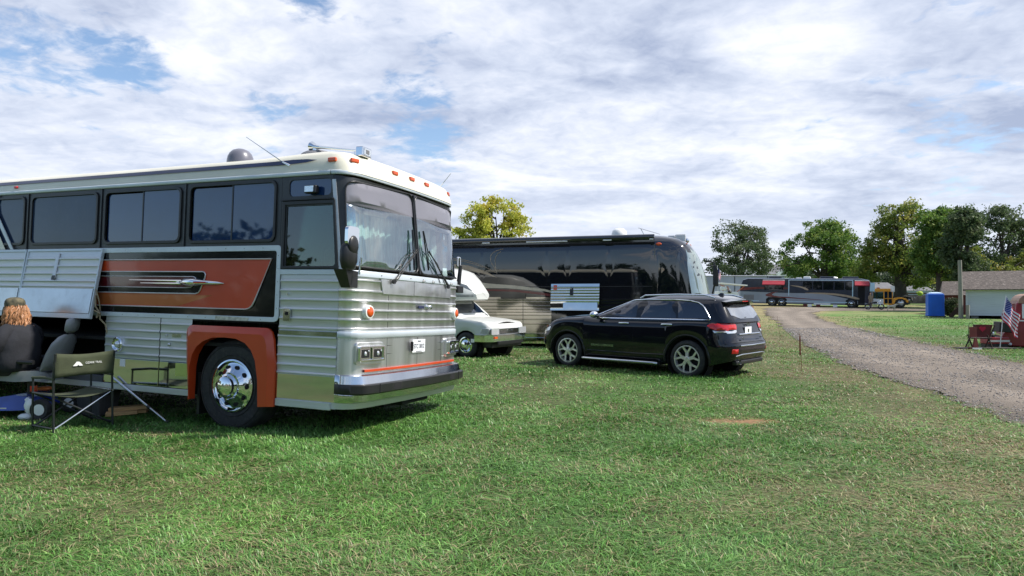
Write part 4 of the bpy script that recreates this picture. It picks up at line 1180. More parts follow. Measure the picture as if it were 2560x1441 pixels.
def alloy(parent, x, y, z, r, w, rr, cy_in=1, spokes=5, m_rim=None, flip=False, dark=None):
    wh = MB().lathe([(.02, w * .6), (rr * .96, w * .6), (rr * .97, .05), (rr * .90, .05), (rr * .88, .075), (.02, .075)], n=24).build('wheel', M_DARKV, parent, smooth=40)
    wh.location = (x, y, z)
    if flip: wh.rotation_euler = (0, 0, math.pi)
    MB().lathe([(rr, .01), (rr + .012, -.002), (rr + .03, -.012), (r - .06, -.014), (r - .02, .0), (r, .025), (r, w - .03), (r - .03, w), (rr, w)], n=40).build('tyre', M_TYRE, wh, smooth=35)
    rm = MB().lathe([(rr + .004, .02), (rr + .005, -.008), (rr - .014, -.010), (rr - .022, .012), (rr - .03, .06)], n=40)
    if spokes:
        for k in range(spokes):
            t0 = 2 * math.pi * k / spokes + math.pi / 2
            def P(rad, a, yy): return (math.cos(t0 + a) * rad, yy, math.sin(t0 + a) * rad)
            for sg in (-1, 1):
                # stem then fork: a Y from the hub to the rim
                for (r0, a0, w0, r1, a1, w1, y0, y1) in ((.045, .05 * sg, .030, rr * .56, .10 * sg, .018, -.002, .008), (rr * .52, .10 * sg, .020, rr - .012, .34 * sg, .017, .006, -.004)):
                    p, q = Vector(P(r0, a0, y0)), Vector(P(r1, a1, y1)); d = (q - p).normalized(); s_ = Vector((-d.z, 0, d.x))
                    rm.hexa([p - s_ * w0 + Vector((0, .03, 0)), p + s_ * w0 + Vector((0, .03, 0)), p + s_ * w0, p - s_ * w0, q - s_ * w1 + Vector((0, .03, 0)), q + s_ * w1 + Vector((0, .03, 0)), q + s_ * w1, q - s_ * w1])
        rm.lathe([(.001, -.010), (.045, -.008), (.06, .002), (.062, .03)], n=16)
    else:
        rm.lathe([(rr - .03, .03), (rr * .72, .012), (rr * .66, -.01), (rr * .42, -.025), (rr * .36, -.055), (.001, -.062)], n=30)
    rm.build('rim', m_rim or M_CHROME, wh, smooth=28)
    if not spokes:
        hb = MB()
        for k in range(8):
            t = 2 * math.pi * k / 8; hb.ell((math.cos(t) * rr * .80, .020, math.sin(t) * rr * .80), .016, .006, .016, 8, 5)
        hb.build('hand_holes', M_DARKV, wh)
    return wh

M_SUV = mat('black_car_paint', (.004, .005, .009), .10, spec=.35, coat=.45, var=.2, coatr=.02)
M_CGL = mat('privacy_glass', (.008, .016, .034), .03, spec=.9, ior=1.6, var=.15)
M_CGLC = clear_glass('front_door_glass', (.28, .36, .36), .07, .01)
M_BRIGHT = mat('bright_strip', (.70, .74, .80), .18, 1.0, var=.02)
M_RIM = mat('machined_rim', (.74, .72, .68), .35, .7, var=.05)
M_REARGL = mat('rear_screen', (.45, .47, .50), .05, .75, var=.12, vscale=2)

suv = empty('sport_utility_car', (3.39, 13.33, -.045), (0, 0, R(-42)),
            label='black four-door sport utility car with chrome window line parked on grass between the coaches', cat='car')
CW = 1.86; HC = CW / 2
def interp(x, pts):
    xs_ = [p[0] for p in pts]; return float(np.interp(x, xs_, [p[1] for p in pts]))
WR = .37; FWX, RWX = -2.92, 0.0
AR_ = .455
xs_side = sorted(set([round(-3.45 + .09 * i, 3) for i in range(50)] + [FWX + AR_ * math.cos(R(a)) for a in range(0, 181, 12)] + [RWX + AR_ * math.cos(R(a)) for a in range(0, 181, 12)]))
def top_z(x):   # hood / belt line
    return interp(x, [(-3.78, .90), (-3.66, 1.02), (-3.50, 1.065), (-3.3, 1.09), (-3.0, 1.125), (-2.5, 1.15), (-2.25, 1.135), (-1.0, 1.125), (0, 1.125), (.6, 1.135), (1.0, 1.13)])
def bot_z(x):
    z = interp(x, [(-3.78, .42), (-3.6, .33), (-3.35, .27), (.45, .27), (.7, .33), (.95, .40)])
    for cx in (FWX, RWX):
        d = abs(x - cx)
        if d < AR_: z = max(z, .36 + math.sqrt(AR_ ** 2 - d * d) * 1.0)
    return z
rings = []
NL = 15
for j in range(NL + 1):
    t = j / NL
    # per-level extents
    xf = interp(t, [(0, -3.62), (.12, -3.70), (.3, -3.745), (.55, -3.74), (.72, -3.70), (.84, -3.655), (.93, -3.58), (1, -3.46)])
    xr = interp(t, [(0, .88), (.1, .93), (.22, .955), (.42, .955), (.50, .90), (.62, .875), (.85, .84), (1, .80)])
    hw = HC * interp(t, [(0, .945), (.15, .98), (.35, 1.0), (.7, 1.0), (.86, .985), (.94, .955), (1, .90)])
    ring = plan_ring(xf, xr, hw, .40, .34, HC, 8, [x for x in xs_side if -3.4 < x < .5])
    rings.append([(x, y, bot_z(x) + (top_z(x) - bot_z(x)) * t) for x, y in ring])
n_ = len(rings[0]); half = n_ // 2
mb = MB().loft(rings, cap=False)
# hood / deck surface with crown
for a, b_ in ((rings[-1], None),):
    K = 8; cols = []
    for i in range(half):
        p, q = a[i], a[n_ - 1 - i]
        cols.append([(p[0] + (q[0] - p[0]) * k / K, p[1] + (q[1] - p[1]) * k / K, p[2] + .055 * math.sin(math.pi * k / K) ** .7 * (max(0, min(1, (-2.0 - p[0]) / .35)))) for k in range(K + 1)])
    mb.loft(cols, cap=False, closed=False)
body = mb.build('body', M_SUV, suv, smooth=50)
# greenhouse
gl_ = []
for z in [1.10, 1.16, 1.22, 1.30, 1.38, 1.45, 1.50, 1.54, 1.565]:
    t = (z - 1.10) / .465
    xf = interp(z, [(1.10, -2.50), (1.16, -2.38), (1.30, -1.98), (1.45, -1.62), (1.52, -1.42), (1.565, -1.18)])
    xr = interp(z, [(1.10, .86), (1.16, .84), (1.30, .76), (1.42, .69), (1.50, .65), (1.54, .61), (1.565, .53)])
    hw = HC * interp(z, [(1.10, .93), (1.16, .915), (1.30, .865), (1.45, .80), (1.52, .755), (1.565, .66)])
    gl_.append([(x, y, z) for x, y in plan_ring(xf, xr, hw, .42, .30, HC, 7, [-2, -1.5, -1.2, -.9, -.5, -.1, .2], pf=2.3, pr=2.6)])
crown = [(x * .55 - .1, HC + (y - HC) * .55, 1.628) for x, y, z in gl_[-1]]
gh = MB().loft(gl_ + [[(x * .8 - .05, HC + (y - HC) * .8, 1.612) for x, y, z in gl_[-1]], crown], cap=True).build('greenhouse', M_SUV, suv, smooth=60)
gb = bvh_of(gh); bb = bvh_of(body)
# side windows
w1 = [(-2.20, 1.155), (-1.90, 1.335), (-1.62, 1.445), (-1.30, 1.497), (-1.10, 1.510), (-1.17, 1.160)]
w2 = [(-1.06, 1.162), (-.99, 1.513), (-.34, 1.503), (-.245, 1.165)]
w3 = [(-.20, 1.166), (-.285, 1.500), (-.02, 1.487), (.18, 1.452), (.27, 1.40), (.45, 1.175)]
allside = [(-2.30, 1.135), (-1.93, 1.345), (-1.63, 1.462), (-1.30, 1.517), (-1.0, 1.530), (-.3, 1.522), (0, 1.505), (.19, 1.473), (.30, 1.41), (.50, 1.145)]
for sd_ in ('near', 'far'):
    decal('window_surround', M_BLACK, suv, gb, allside, sd_, .003)
    for w_, nm, m in ((w1, 'front_window', M_CGL if sd_ == 'far' else M_CGL), (w2, 'rear_window', M_CGL), (w3, 'quarter_window', M_CGL)):
        decal(nm, m, suv, gb, w_, sd_, .007)
    t_ = MB(); trace(t_, gb, roundpoly(allside, .05, 3), .014, sd_, .012, closed=True); t_.build('window_chrome', M_BRIGHT, suv, smooth=60)
decal('windscreen', M_CGL, suv, gb, [(.22, 1.19), (CW - .22, 1.19), (CW - .34, 1.49), (.34, 1.49)], 'left', .006)
decal('rear_screen', M_REARGL, suv, gb, smoothpoly([(.30, 1.165), (CW - .30, 1.165), (CW - .34, 1.44), (.34, 1.44)], 1), 'right', .008)
# spoiler, rails
sp_ = MB(); 
sp_.loft([[(.42, HC + t * .60, 1.560 - .03 * abs(t) ** 3), (.80 - .10 * abs(t) ** 3, HC + t * .64, 1.525 - .035 * abs(t) ** 3), (.80 - .10 * abs(t) ** 3, HC + t * .64, 1.495 - .035 * abs(t) ** 3), (.55, HC + t * .60, 1.475 - .03 * abs(t) ** 3)] for t in [-1 + k / 6 for k in range(13)]])
sp_.build('rear_spoiler', M_SUV, suv, smooth=50)
MB().box(.795, .805, HC - .13, HC + .13, 1.498, 1.512).build('brake_light', M_REDL, suv)
for sg, nm in ((-1, 'n'), (1, 'f')):
    yy = HC + sg * HC * .70
    MB().tube([(-1.18, yy, 1.565), (-1.06, yy, 1.625), (-.3, yy, 1.640), (.28, yy, 1.625), (.48, yy, 1.570)], .016, 8).build('roof_rail', M_BRIGHT, suv, smooth=50)
MB().loft([[(.18, HC - .02, 1.60), (.36, HC - .035, 1.60), (.36, HC + .035, 1.60), (.18, HC + .02, 1.60)], [(.30, HC - .005, 1.675), (.36, HC - .01, 1.665), (.36, HC + .01, 1.665), (.30, HC + .005, 1.675)]]).build('roof_antenna', M_SUV, suv)
# mirror
for sg in (-1, 1):
    yy = HC + sg * (HC + .10)
    m_ = MB().ell((-2.10, yy, 1.215), .085, .115, .075, 14, 8).build('door_mirror', M_BRIGHT, suv, smooth=60)
    MB().box(-2.09, -2.02, yy - sg * .12 - .05, yy - sg * .12 + .05, 1.13, 1.19).build('mirror_foot', M_SUV, m_, bevel=.01)
# door handles, seams, mouldings
for x in (-1.42, -.41):
    h_ = hitpt(bb, 'near', x, 1.04, .018); MB().tube([(h_.x - .115, h_.y, h_.z - .004), (h_.x - .10, h_.y - .012, h_.z), (h_.x + .10, h_.y - .012, h_.z), (h_.x + .115, h_.y, h_.z - .004)], .018, 8).build('door_handle', M_BRIGHT, suv, smooth=50)
    h_ = hitpt(bb, 'far', x, 1.04, .018); MB().tube([(h_.x - .11, h_.y, h_.z), (h_.x + .11, h_.y, h_.z)], .016, 8).build('door_handle', M_BRIGHT, suv, smooth=50)
sm_ = MB()
for pts in ([(-2.27, 1.12), (-2.31, .9), (-2.30, .36)], [(-1.17, 1.15), (-1.20, .8), (-1.18, .33)], [(-.22, 1.15), (-.27, .95), (-.43, .75), (-.50, .5), (-.50, .33)], [(-2.28, .355), (-.5, .345)]):
    trace(sm_, bb, pts, .004, 'near', -.001, 4)
sm_.build('door_seams', M_DARKV, suv)
for cx in (FWX, RWX):
    pts = [(cx + (AR_ + .028) * math.cos(R(a)), .36 + (AR_ + .028) * math.sin(R(a))) for a in range(-6, 187, 8)]
    for sd_ in ('near', 'far'): trace(am_ := MB(), bb, pts, .024, sd_, -.004, 6); am_.build('arch_moulding', M_RUB, suv, smooth=60)
sk = MB(); trace(sk, bb, [(-2.5, .44), (-1.2, .43), (-.5, .44)], .012, 'near', .001); sk.build('rocker_crease', M_SUV, suv, smooth=60)
for y0 in (-.06, CW + .06):
    MB().tube([(-2.46, y0 + .04 * (1 if y0 < 0 else -1), .265), (-2.40, y0, .27), (-.70, y0, .258), (-.62, y0 + .04 * (1 if y0 < 0 else -1), .25)], .034, 10).build('side_step', M_STEEL, suv, smooth=50)
MB().box(-2.42, -.6, .05, CW - .05, .22, .34).build('floor_pan', M_DARKV, suv)
# wheel wells
for cx in (FWX, RWX): MB().lathe([(.001, .34), (.44, .34), (.45, .06)], (cx, 0, .36), n=24).build('wheel_well', M_DARKV, suv); MB().lathe([(.001, CW - .34), (.44, CW - .34), (.45, CW - .06)], (cx, 0, .36), n=24).build('wheel_well', M_DARKV, suv)
for cx, dz in ((FWX, 0.03), (RWX, 0)):
    alloy(suv, cx, .045, WR + dz, WR, .24, .268, m_rim=M_RIM)
    alloy(suv, cx, CW - .045, WR + dz, WR, .24, .268, m_rim=M_RIM, flip=True)
# lamps and rear details
tl = [(.50, 1.045), (.56, 1.085), (.98, 1.075), (.98, .965), (.74, .955), (.60, .99)]
decal('tail_light', M_REDL, suv, bb, [(.44, 1.035), (.50, 1.075), (.80, 1.08), (.80, .945), (.62, .955), (.52, .985)], 'near', .012, sp=.05)
tlr = [(.06, 1.08), (.40, 1.075), (.42, 1.035), (.40, .965), (.12, .95), (.06, .99)]
decal('tail_light', M_REDL, suv, bb, tlr, 'right', .012, sp=.05)
decal('tail_light', M_REDL, suv, bb, [(CW - a, b_) for a, b_ in reversed(tlr)], 'right', .012, sp=.05)
decal('reverse_light', M_LENS, suv, bb, [(.10, .945), (.38, .955), (.375, .915), (.30, .895), (.12, .895)], 'right', .014, sp=.05)
decal('reverse_light', M_LENS, suv, bb, [(CW - .38, .955), (CW - .10, .945), (CW - .12, .895), (CW - .30, .895), (CW - .375, .915)], 'right', .014, sp=.05)
decal('reverse_light', M_LENS, suv, bb, [(.56, .945), (.80, .94), (.80, .90), (.60, .905)], 'near', .014, sp=.05)
decal('reflector', M_REDL, suv, bb, [(.13, .52), (.28, .52), (.28, .60), (.13, .60)], 'right', .012, sp=.05)
decal('reflector', M_REDL, suv, bb, [(CW - .28, .52), (CW - .13, .52), (CW - .13, .60), (CW - .28, .60)], 'right', .012, sp=.05)
cb = MB(); trace(cb, bb, [(.35, .66), (.9, .655), (CW - .35, .66)], .016, 'right', .004); trace(cb, bb, [(.25, .465), (.45, .49), (CW - .45, .49), (CW - .25, .465)], .012, 'right', .004)
trace(cb, bb, [(.45, .865), (CW - .45, .865)], .020, 'right', .01)
cb.build('tailgate_chrome', M_BRIGHT, suv, smooth=60)
trace(lc := MB(), bb, [(.05, .70), (.35, .72), (CW - .35, .72), (CW - .05, .70)], .01, 'right', .003); lc.build('bumper_lip', M_SUV, suv, smooth=60)
h_ = hitpt(bb, 'right', HC, .935, .012); p_ = MB().box(0, .006, -.155, .155, -.075, .075).build('number_plate', M_PLATE, suv, bevel=.003); p_.location = (h_.x, HC - .02, .93)
MB().box(.006, .010, -.03, .03, -.03, .035).build('plate_emblem', M_CHROME, p_).location = (0, 0, .0)
RM = Matrix.Rotation(R(90), 4, 'Z') @ Matrix.Rotation(R(90), 4, 'X')
h_ = hitpt(bb, 'right', HC - .02, 1.10, .01)
text_mesh('name_lettering', 'Jeep', .075, M_BRIGHT, suv, Matrix.Translation((.865, HC, 1.065)) @ RM, .003, sx=1.3)
text_mesh('badge_lettering', '4x4', .06, M_BRIGHT, suv, Matrix.Translation((.935, HC - .42, .79)) @ RM, .003)
text_mesh('badge_lettering', 'OVERLAND', .026, M_BRIGHT, suv, Matrix.Translation((.935, HC + .42, .79)) @ RM, .003)
h_ = hitpt(bb, 'near', -1.97, .56, .006)
text_mesh('door_lettering', 'GRAND CHEROKEE', .062, M_BRIGHT, suv, Matrix.Translation((-1.96, h_.y, .56)) @ SIDE_M, .003, sx=1.05)
MB().tube([(.83, HC - .10, 1.185), (.79, HC + .30, 1.20)], .012, 6).build('rear_wiper', M_RUB, suv)
decal('headlight', M_LENS, suv, bb, [(-3.62, .86), (-3.36, .93), (-3.40, .84), (-3.60, .78)], 'near', .01, sp=.05)
decal('side_marker', M_AMBER, suv, bb, [(-3.62, .93), (-3.50, .955), (-3.50, .90), (-3.62, .87)], 'near', .014, sp=.05)
decal('fog_light', M_LENS, suv, bb, [(-3.66, .60), (-3.60, .62), (-3.60, .50), (-3.66, .50)], 'near', .01, sp=.05)
gr_ = MB()
for k in range(7): trace(gr_, bb, [(HC - .45 + k * .15 - .04, .93), (HC - .45 + k * .15 + .04, .93), (HC - .45 + k * .15 + .04, .80), (HC - .45 + k * .15 - .04, .80)], .008, 'left', .004, closed=True)
gr_.build('grille', M_BRIGHT, suv)
decal('headlight', M_LENS, suv, bb, [(.12, .92), (.40, .92), (.40, .82), (.12, .84)], 'left', .01, sp=.06)
decal('headlight', M_LENS, suv, bb, [(CW - .40, .92), (CW - .12, .92), (CW - .12, .84), (CW - .40, .82)], 'left', .01, sp=.06)
MB().lathe([(.001, -.09), (.04, -.09), (.045, .05)], (0, 0, 0), axis='x', n=12).build('exhaust_pipe', M_CHROME, suv, smooth=40).location = (.86, .45, .335)
MB().box(.80, .90, .30, CW - .30, .29, .37).build('bumper_underside', M_RUB, suv, bevel=.02)

# ------------------------------------------------------------------ white truck camper (overcab)
M_TWH = mat('white_gelcoat', (.60, .61, .58), .35, coat=.4, var=.04, vscale=1, dirt=.05)
toy = empty('camper_truck', (-1.19, 17.4, 0), (0, 0, R(-33)), label='small white camper truck with overcab sleeping pod, nose showing between the two big coaches', cat='camper')
TW = 1.70; HT = TW / 2
def tz(x): return interp(x, [(-3, 1.0), (-.55, 1.02), (-.3, 1.0), (.2, .955), (.5, .91), (.68, .875), (.8, .84)])
def tb(x):
    z = interp(x, [(-3, .33), (.2, .33), (.45, .46), (.8, .48)])
    if abs(x) < .40: z = max(z, .30 + math.sqrt(.16 - x * x))
    return z
rings = []
for j in range(9):
    t = j / 8
    xf = interp(t, [(0, .70), (.3, .74), (.7, .745), (.90, .735), (1, .70)])
    hw = HT * interp(t, [(0, .97), (.3, 1), (.75, 1), (.92, .99), (1, .96)])
    rg = plan_ring(-xf, 2.2, hw, .22, .05, HT, 5, [-.5, -.40, -.36, -.28, -.18, -.06, .06, .18, .28, .36, .40, .6, 1.0, 1.5], pf=3.4)
    rings.append([(-x, y, tb(-x) + (tz(-x) - tb(-x)) * t) for x, y in rg])
n_ = len(rings[0]); mb = MB().loft(rings, cap=False); K = 6
mb.loft([[(p[0], p[1] + (q_[1] - p[1]) * k / K, p[2] + .04 * math.sin(math.pi * k / K)) for k in range(K + 1)] for p, q_ in [(rings[-1][i], rings[-1][n_ - 1 - i]) for i in range(n_ // 2)]], cap=False, closed=False)
tb_ = mb.build('body', M_TWH, toy, smooth=45); tbb = bvh_of(tb_)
# cab glass house
g = MB(); 
gl2 = [[(x, HT + s_ * w_, z) for x, s_, z, w_ in ((xr_, -1, z, w_), (xf_, -1, z, w_), (xf_ + .06, -.6, z, w_), (xf_ + .06, .6, z, w_), (xf_, 1, z, w_), (xr_, 1, z, w_))] for z, xf_, xr_, w_ in ((.98, -.36, -1.9, .80), (1.10, -.46, -1.9, .78), (1.46, -.92, -1.9, .70))]
cab = g.loft(gl2).build('cab', M_TWH, toy, smooth=30); cbb = bvh_of(cab)
decal('windscreen', M_CGL, toy, cbb, [(.13, 1.03), (TW - .13, 1.03), (TW - .20, 1.42), (.20, 1.42)], 'right', .008, sp=.2)
decal('side_window', M_CGL, toy, cbb, [(-1.7, 1.04), (-.50, 1.04), (-.88, 1.42), (-1.7, 1.42)], 'near', .008, sp=.3)
# overcab pod and house
secs = []
for x, ya, yb_, z0_, z1_, zs in ((-5.2, -.16, TW + .16, .55, 2.36, 2.25), (-1.76, -.16, TW + .16, .55, 2.36, 2.25), (-1.74, -.16, TW + .16, 1.45, 2.36, 2.25), (-1.25, -.10, TW + .10, 1.45, 2.34, 2.20), (-.85, .06, TW - .06, 1.45, 2.25, 2.08), (-.45, .30, TW - .30, 1.455, 2.03, 1.86), (-.18, .46, TW - .46, 1.465, 1.80, 1.70), (-.06, .56, TW - .56, 1.49, 1.66, 1.62)):
    m_ = (ya + yb_) / 2
    secs.append([(x, ya + .06, z0_), (x, ya, z0_ + .07), (x, ya, zs), (x, ya + .10, z1_ - (z1_ - zs) * .25), (x, ya + .3, z1_), (x, m_, z1_ + .01), (x, yb_ - .3, z1_), (x, yb_ - .10, z1_ - (z1_ - zs) * .25), (x, yb_, zs), (x, yb_, z0_ + .07), (x, yb_ - .06, z0_)])
o = MB().loft(secs).build('house_body', M_TWH, toy, smooth=38); ob_ = bvh_of(o)
decal('house_window', mat('acrylic_window', (.10, .115, .125), .15, coat=.4, var=.1), toy, ob_, [(.22, 1.76), (.50, 1.70), (.46, 1.86), (.20, 1.98)], 'right', .010, sp=.15)
st2 = MB()
for z in (1.565, 1.60): trace(st2, ob_, [(-4.8, z), (-.12, z)], .010, 'near', .002, 4)
st2.build('body_stripes', bpy.data.materials.get('grey_stripe') or mat('grey_stripe', (.12, .12, .12), .5), toy)
for x in (-.75, -1.2): h_ = hitpt(ob_, 'near', x, 2.12 if x < -1 else 2.03, .01); MB().box(h_.x, h_.x + .06, h_.y - .01, h_.y + .02, h_.z, h_.z + .03).build('marker_light', M_AMBER, toy, bevel=.006)
# truck front
MB().prism([(.02, .605), (TW - .02, .605), (TW - .02, .745), (.02, .745)], .735, .775, axis='x').build('grille_surround', M_CHROME, toy, bevel=.01)
gm = MB()
for k in range(4): gm.box(.776, .782, .42, TW - .42, .632 + k * .026, .645 + k * .026)
gm.build('grille', M_CHROME, toy)
MB().box(.7755, .7765, .40, TW - .40, .612, .735).build('grille_back', M_DARKV, toy)
text_mesh('grille_lettering', 'TOYOTA', .07, M_CHROME, toy, Matrix.Translation((.79, HT, .680)) @ RM, .003, sx=1.1)
for y0 in (.04, TW - .38):
    l = MB().prism(rrect(y0, y0 + .34, .60, .76, .015), .74, .79, axis='x').build('headlight', M_LENS, toy, bevel=.01)
MB().prism([(.45, .63), (.72, .60), (.735, .75), (.52, .76)], -.004, .03).build('side_lamp', M_LENS, toy, bevel=.006)
bm_ = MB().loft([[(.30, -.03, z), (.62, -.03, z), (.80, .10, z), (.84, HT, z), (.80, TW - .10, z), (.62, TW + .03, z), (.30, TW + .03, z), (.30, TW - .1, z), (.70, HT, z), (.30, .1, z)] for z in (.42, .44, .575, .59)]).build('bumper', M_CHROME, toy, smooth=30)
MB().prism([(.25, .35), (TW - .25, .35), (TW - .3, .43), (.3, .43)], .80, .85, axis='x').build('bumper_intake', M_RUB, toy)
MB().box(.848, .856, .12, .26, .50, .55).build('indicator', M_AMBER, toy).location = (-.03, 0, 0)
MB().box(.20, .30, -.036, -.02, .40, .49).build('bumper_end', M_WHITE, toy)
MB().box(.1, .72, .15, TW - .15, .26, .42).build('lower_valance', M_RUB, toy, bevel=.02)
for x in (0, -3.2):
    alloy(toy, x, .02, .325, .325, .2, .20, spokes=0); alloy(toy, x, TW - .02, .325, .325, .2, .20, spokes=0, flip=True)
MB().lathe([(.001, .3), (.39, .3), (.40, .05)], (0, 0, .30), n=20).lathe([(.001, TW - .3), (.39, TW - .3), (.40, TW - .05)], (0, 0, .30), n=20).box(-3, -.5, .1, TW - .1, .28, .4).build('underside', M_DARKV, toy)
mm = MB().tube([(-.55, -.02, 1.05), (-.50, -.16, 1.08), (-.50, -.17, 1.26)], .010, 6).build('door_mirror', M_CHROME, toy)
MB().box(-.52, -.49, -.24, -.12, 1.10, 1.30).build('mirror_head', M_CHROME, mm, bevel=.01)
# ------------------------------------------------------------------ black coach behind
M_CBLK = mat('black_coach_paint', (.006, .007, .011), .05, spec=.6, ior=1.6, coat=.8, var=.2, bump=.010, bscale=.7)
M_CGLS = mat('coach_window', (.004, .006, .010), .03, spec=.7, ior=1.65, var=.1, bump=.010, bscale=.7)
M_TAN = mat('tan_paint', (.36, .27, .18), .3, coat=.6, var=.1)
M_BEIGEP = mat('beige_paint', (.50, .43, .32), .3, coat=.6, var=.08)
M_MAR2 = mat('wine_paint', (.13, .012, .014), .25, coat=.7, var=.12)
CWD = 2.6; CH = CWD / 2
coach = empty('motor_coach', (5.03, 19.97, 0), (0, 0, R(-16.7)), label='long black motor coach with tan swooshes and one mirrored bay door open', cat='motor coach')
def cring(z):
    fx = interp(z, [(.12, .45), (.5, .62), (.9, .72), (1.6, .72), (2.2, .60), (2.8, .38), (3.1, .20), (3.3, -.05), (3.42, -.5)])
    ins = interp(z, [(.12, .03), (.5, 0), (2.6, 0), (3.0, .03), (3.2, .09), (3.33, .20), (3.42, .45)])
    cr = .72
    pts = []
    for k in range(9):
        t = math.pi / 2 * k / 8
        pts.append((fx - cr + cr * math.cos(t) ** .72 if k < 8 else fx - cr, CH * .15 + (CH * .85 - ins) * math.sin(t) ** .72))
    front = [(x, CH - y) for x, y in reversed(pts)] + [(x, CH + y) for x, y in pts]
    xs_ = (-1.2, -3, -6, -10.5)
    return [(x, ins, z) for x in reversed(xs_)] + [(x, y, z) for x, y in front] + [(x, CWD - ins, z) for x in xs_]
zz = [.30, .5, .9, 1.3, 1.6, 1.9, 2.2, 2.5, 2.8, 3.0, 3.1, 3.2, 3.28, 3.34, 3.39, 3.42]
cb_ = MB().loft([cring(z) for z in zz]).build('body', M_CBLK, coach, smooth=45); cbv = bvh_of(cb_)
# windows on the flank
for a, b_ in ((-10.2, -8.2), (-8.12, -6.3), (-6.22, -4.16), (-4.10, -3.50), (-3.44, -2.22), (-2.16, -.90)):
    decal('window', M_CGLS, coach, cbv, rrect(a, b_, 1.93, 2.98, .03), 'near', .005, sp=.2)
dm_ = decal('front_door', M_CBLK, coach, cbv, rrect(-.82, -.10, .45, 3.05, .05), 'near', .008, sp=.2)
decal('door_window', M_CGLS, coach, cbv, rrect(-.74, -.16, 1.75, 2.92, .05), 'near', .013, sp=.2)
decal('belt_shadow_line', M_RUB, coach, cbv, [(-10.4, 1.86), (-.9, 1.86), (-.9, 1.88), (-10.4, 1.88)], 'near', .004, sp=.6)
# windscreen
sc1 = [(.30, 1.55), (CH - .015, 1.50), (CH - .015, 3.02), (.36, 2.98), (.30, 2.6)]
for p in (sc1, [(CWD - a, z) for a, z in reversed(sc1)]):
    decal('windscreen_pane', mat('coach_windscreen', (.22, .27, .25), .06, spec=1.0, ior=2.0, var=.25, vscale=1.2), coach, cbv, p, 'right', .008, sp=.12)
wn_ = [( .02, 1.7), (.66, 1.7), (.34, 3.0), (-.02, 3.0)]
decal('side_quarter_glass', mat('coach_quarter', (.20, .25, .24), .06, spec=1.0, ior=2.0, var=.25, vscale=1.2), coach, cbv, [(.22, 1.62), (.60, 1.60), (.50, 2.4), (.28, 2.98), (.04, 2.98), (.12, 2.3)], 'near', .012, sp=.12)
decal('sun_visor_strip', M_SILVER, coach, cbv, [(.25, 3.06), (CWD - .25, 3.06), (CWD - .25, 3.10), (.25, 3.10)], 'right', .008, sp=.2)
# lower ribbed stainless
M_CRIB = mat('polished_siding', (.62, .58, .52), .11, 1.0, var=.08, vscale=.8, bump=.03, bscale=2.5)  # beige of a mirrored motorhome is put into the metal colour
rz = [1.47, 1.39, 1.27, 1.17, 1.08, .99, .86, .72, .42]
for a, b_ in ((-10.4, -6.7), (-6.68, -4.9), (-4.88, -3.98)):
    L = MB(); sstrip(L, a, b_, ribprof(.30, 1.55, rz, h=.014, w=.032), y=-.004); L.build('bay_door', M_CRIB, coach, smooth=30)
L = MB(); sstrip(L, -2.45, -.88, ribprof(.30, 1.55, rz, h=.014, w=.032), y=-.004); L.build('bay_door', M_CBLK, coach, smooth=30)
MB().box(-10.4, -.3, -.02, 2.4, .10, .30).build('skirt', M_MIRR, coach, bevel=.01)
MB().box(-3.98, -2.45, .004, .5, .32, 1.2).build('open_bay', M_DARKV, coach)
# painted swooshes
def sw_(nm, m, pts, off=.010): return decal(nm, m, coach, cbv, pts, 'near', off, sp=.4)
sw_('wine_swoosh', M_MAR2, [(-9, 1.58), (-7.2, 1.74), (-6.0, 1.745), (-5.2, 1.72), (-4.3, 1.62), (-3.6, 1.50), (-3.6, 1.56), (-4.3, 1.70), (-5.2, 1.79), (-6.2, 1.80), (-7.5, 1.80), (-9, 1.74)][::-1])
sw_('beige_swoosh', M_BEIGEP, [(-9, 1.82), (-6.6, 1.84), (-5.4, 1.83), (-4.2, 1.73), (-3.4, 1.56), (-3.4, 1.60), (-4.2, 1.80), (-5.2, 1.92), (-6.0, 1.98), (-6.6, 2.06), (-6.2, 1.93), (-7, 1.92), (-9, 1.90)], .012)
sw_('tan_swoosh', M_TAN, [(-7.6, 2.52), (-6.7, 2.42), (-6.1, 2.27), (-5.74, 2.16), (-6.1, 2.36), (-6.7, 2.56), (-7.6, 2.66)], .012)
lnm = MB()
for pts in ([(-7.5, 2.82), (-6.8, 2.75), (-6.2, 2.55), (-5.70, 2.27), (-5.85, 2.5), (-5.98, 2.72), (-5.95, 2.92), (-5.8, 3.02), (-5.55, 3.08)], [(-7.5, 2.77), (-6.8, 2.70), (-6.2, 2.50)], [(-5.75, 2.30), (-5.80, 2.55), (-5.82, 2.75), (-5.76, 2.90), (-5.62, 3.0)]):
    trace(lnm, cbv, smoothpoly(pts, 2, False), .010, 'near', .006)
lnm.build('gold_pinstripes', M_TAN, coach, smooth=60)
decal('vent_window', M_CGLS, coach, cbv, rrect(-5.62, -4.80, 1.50, 1.66, .02), 'near', .016, sp=.3).location = (0, -.01, 0)
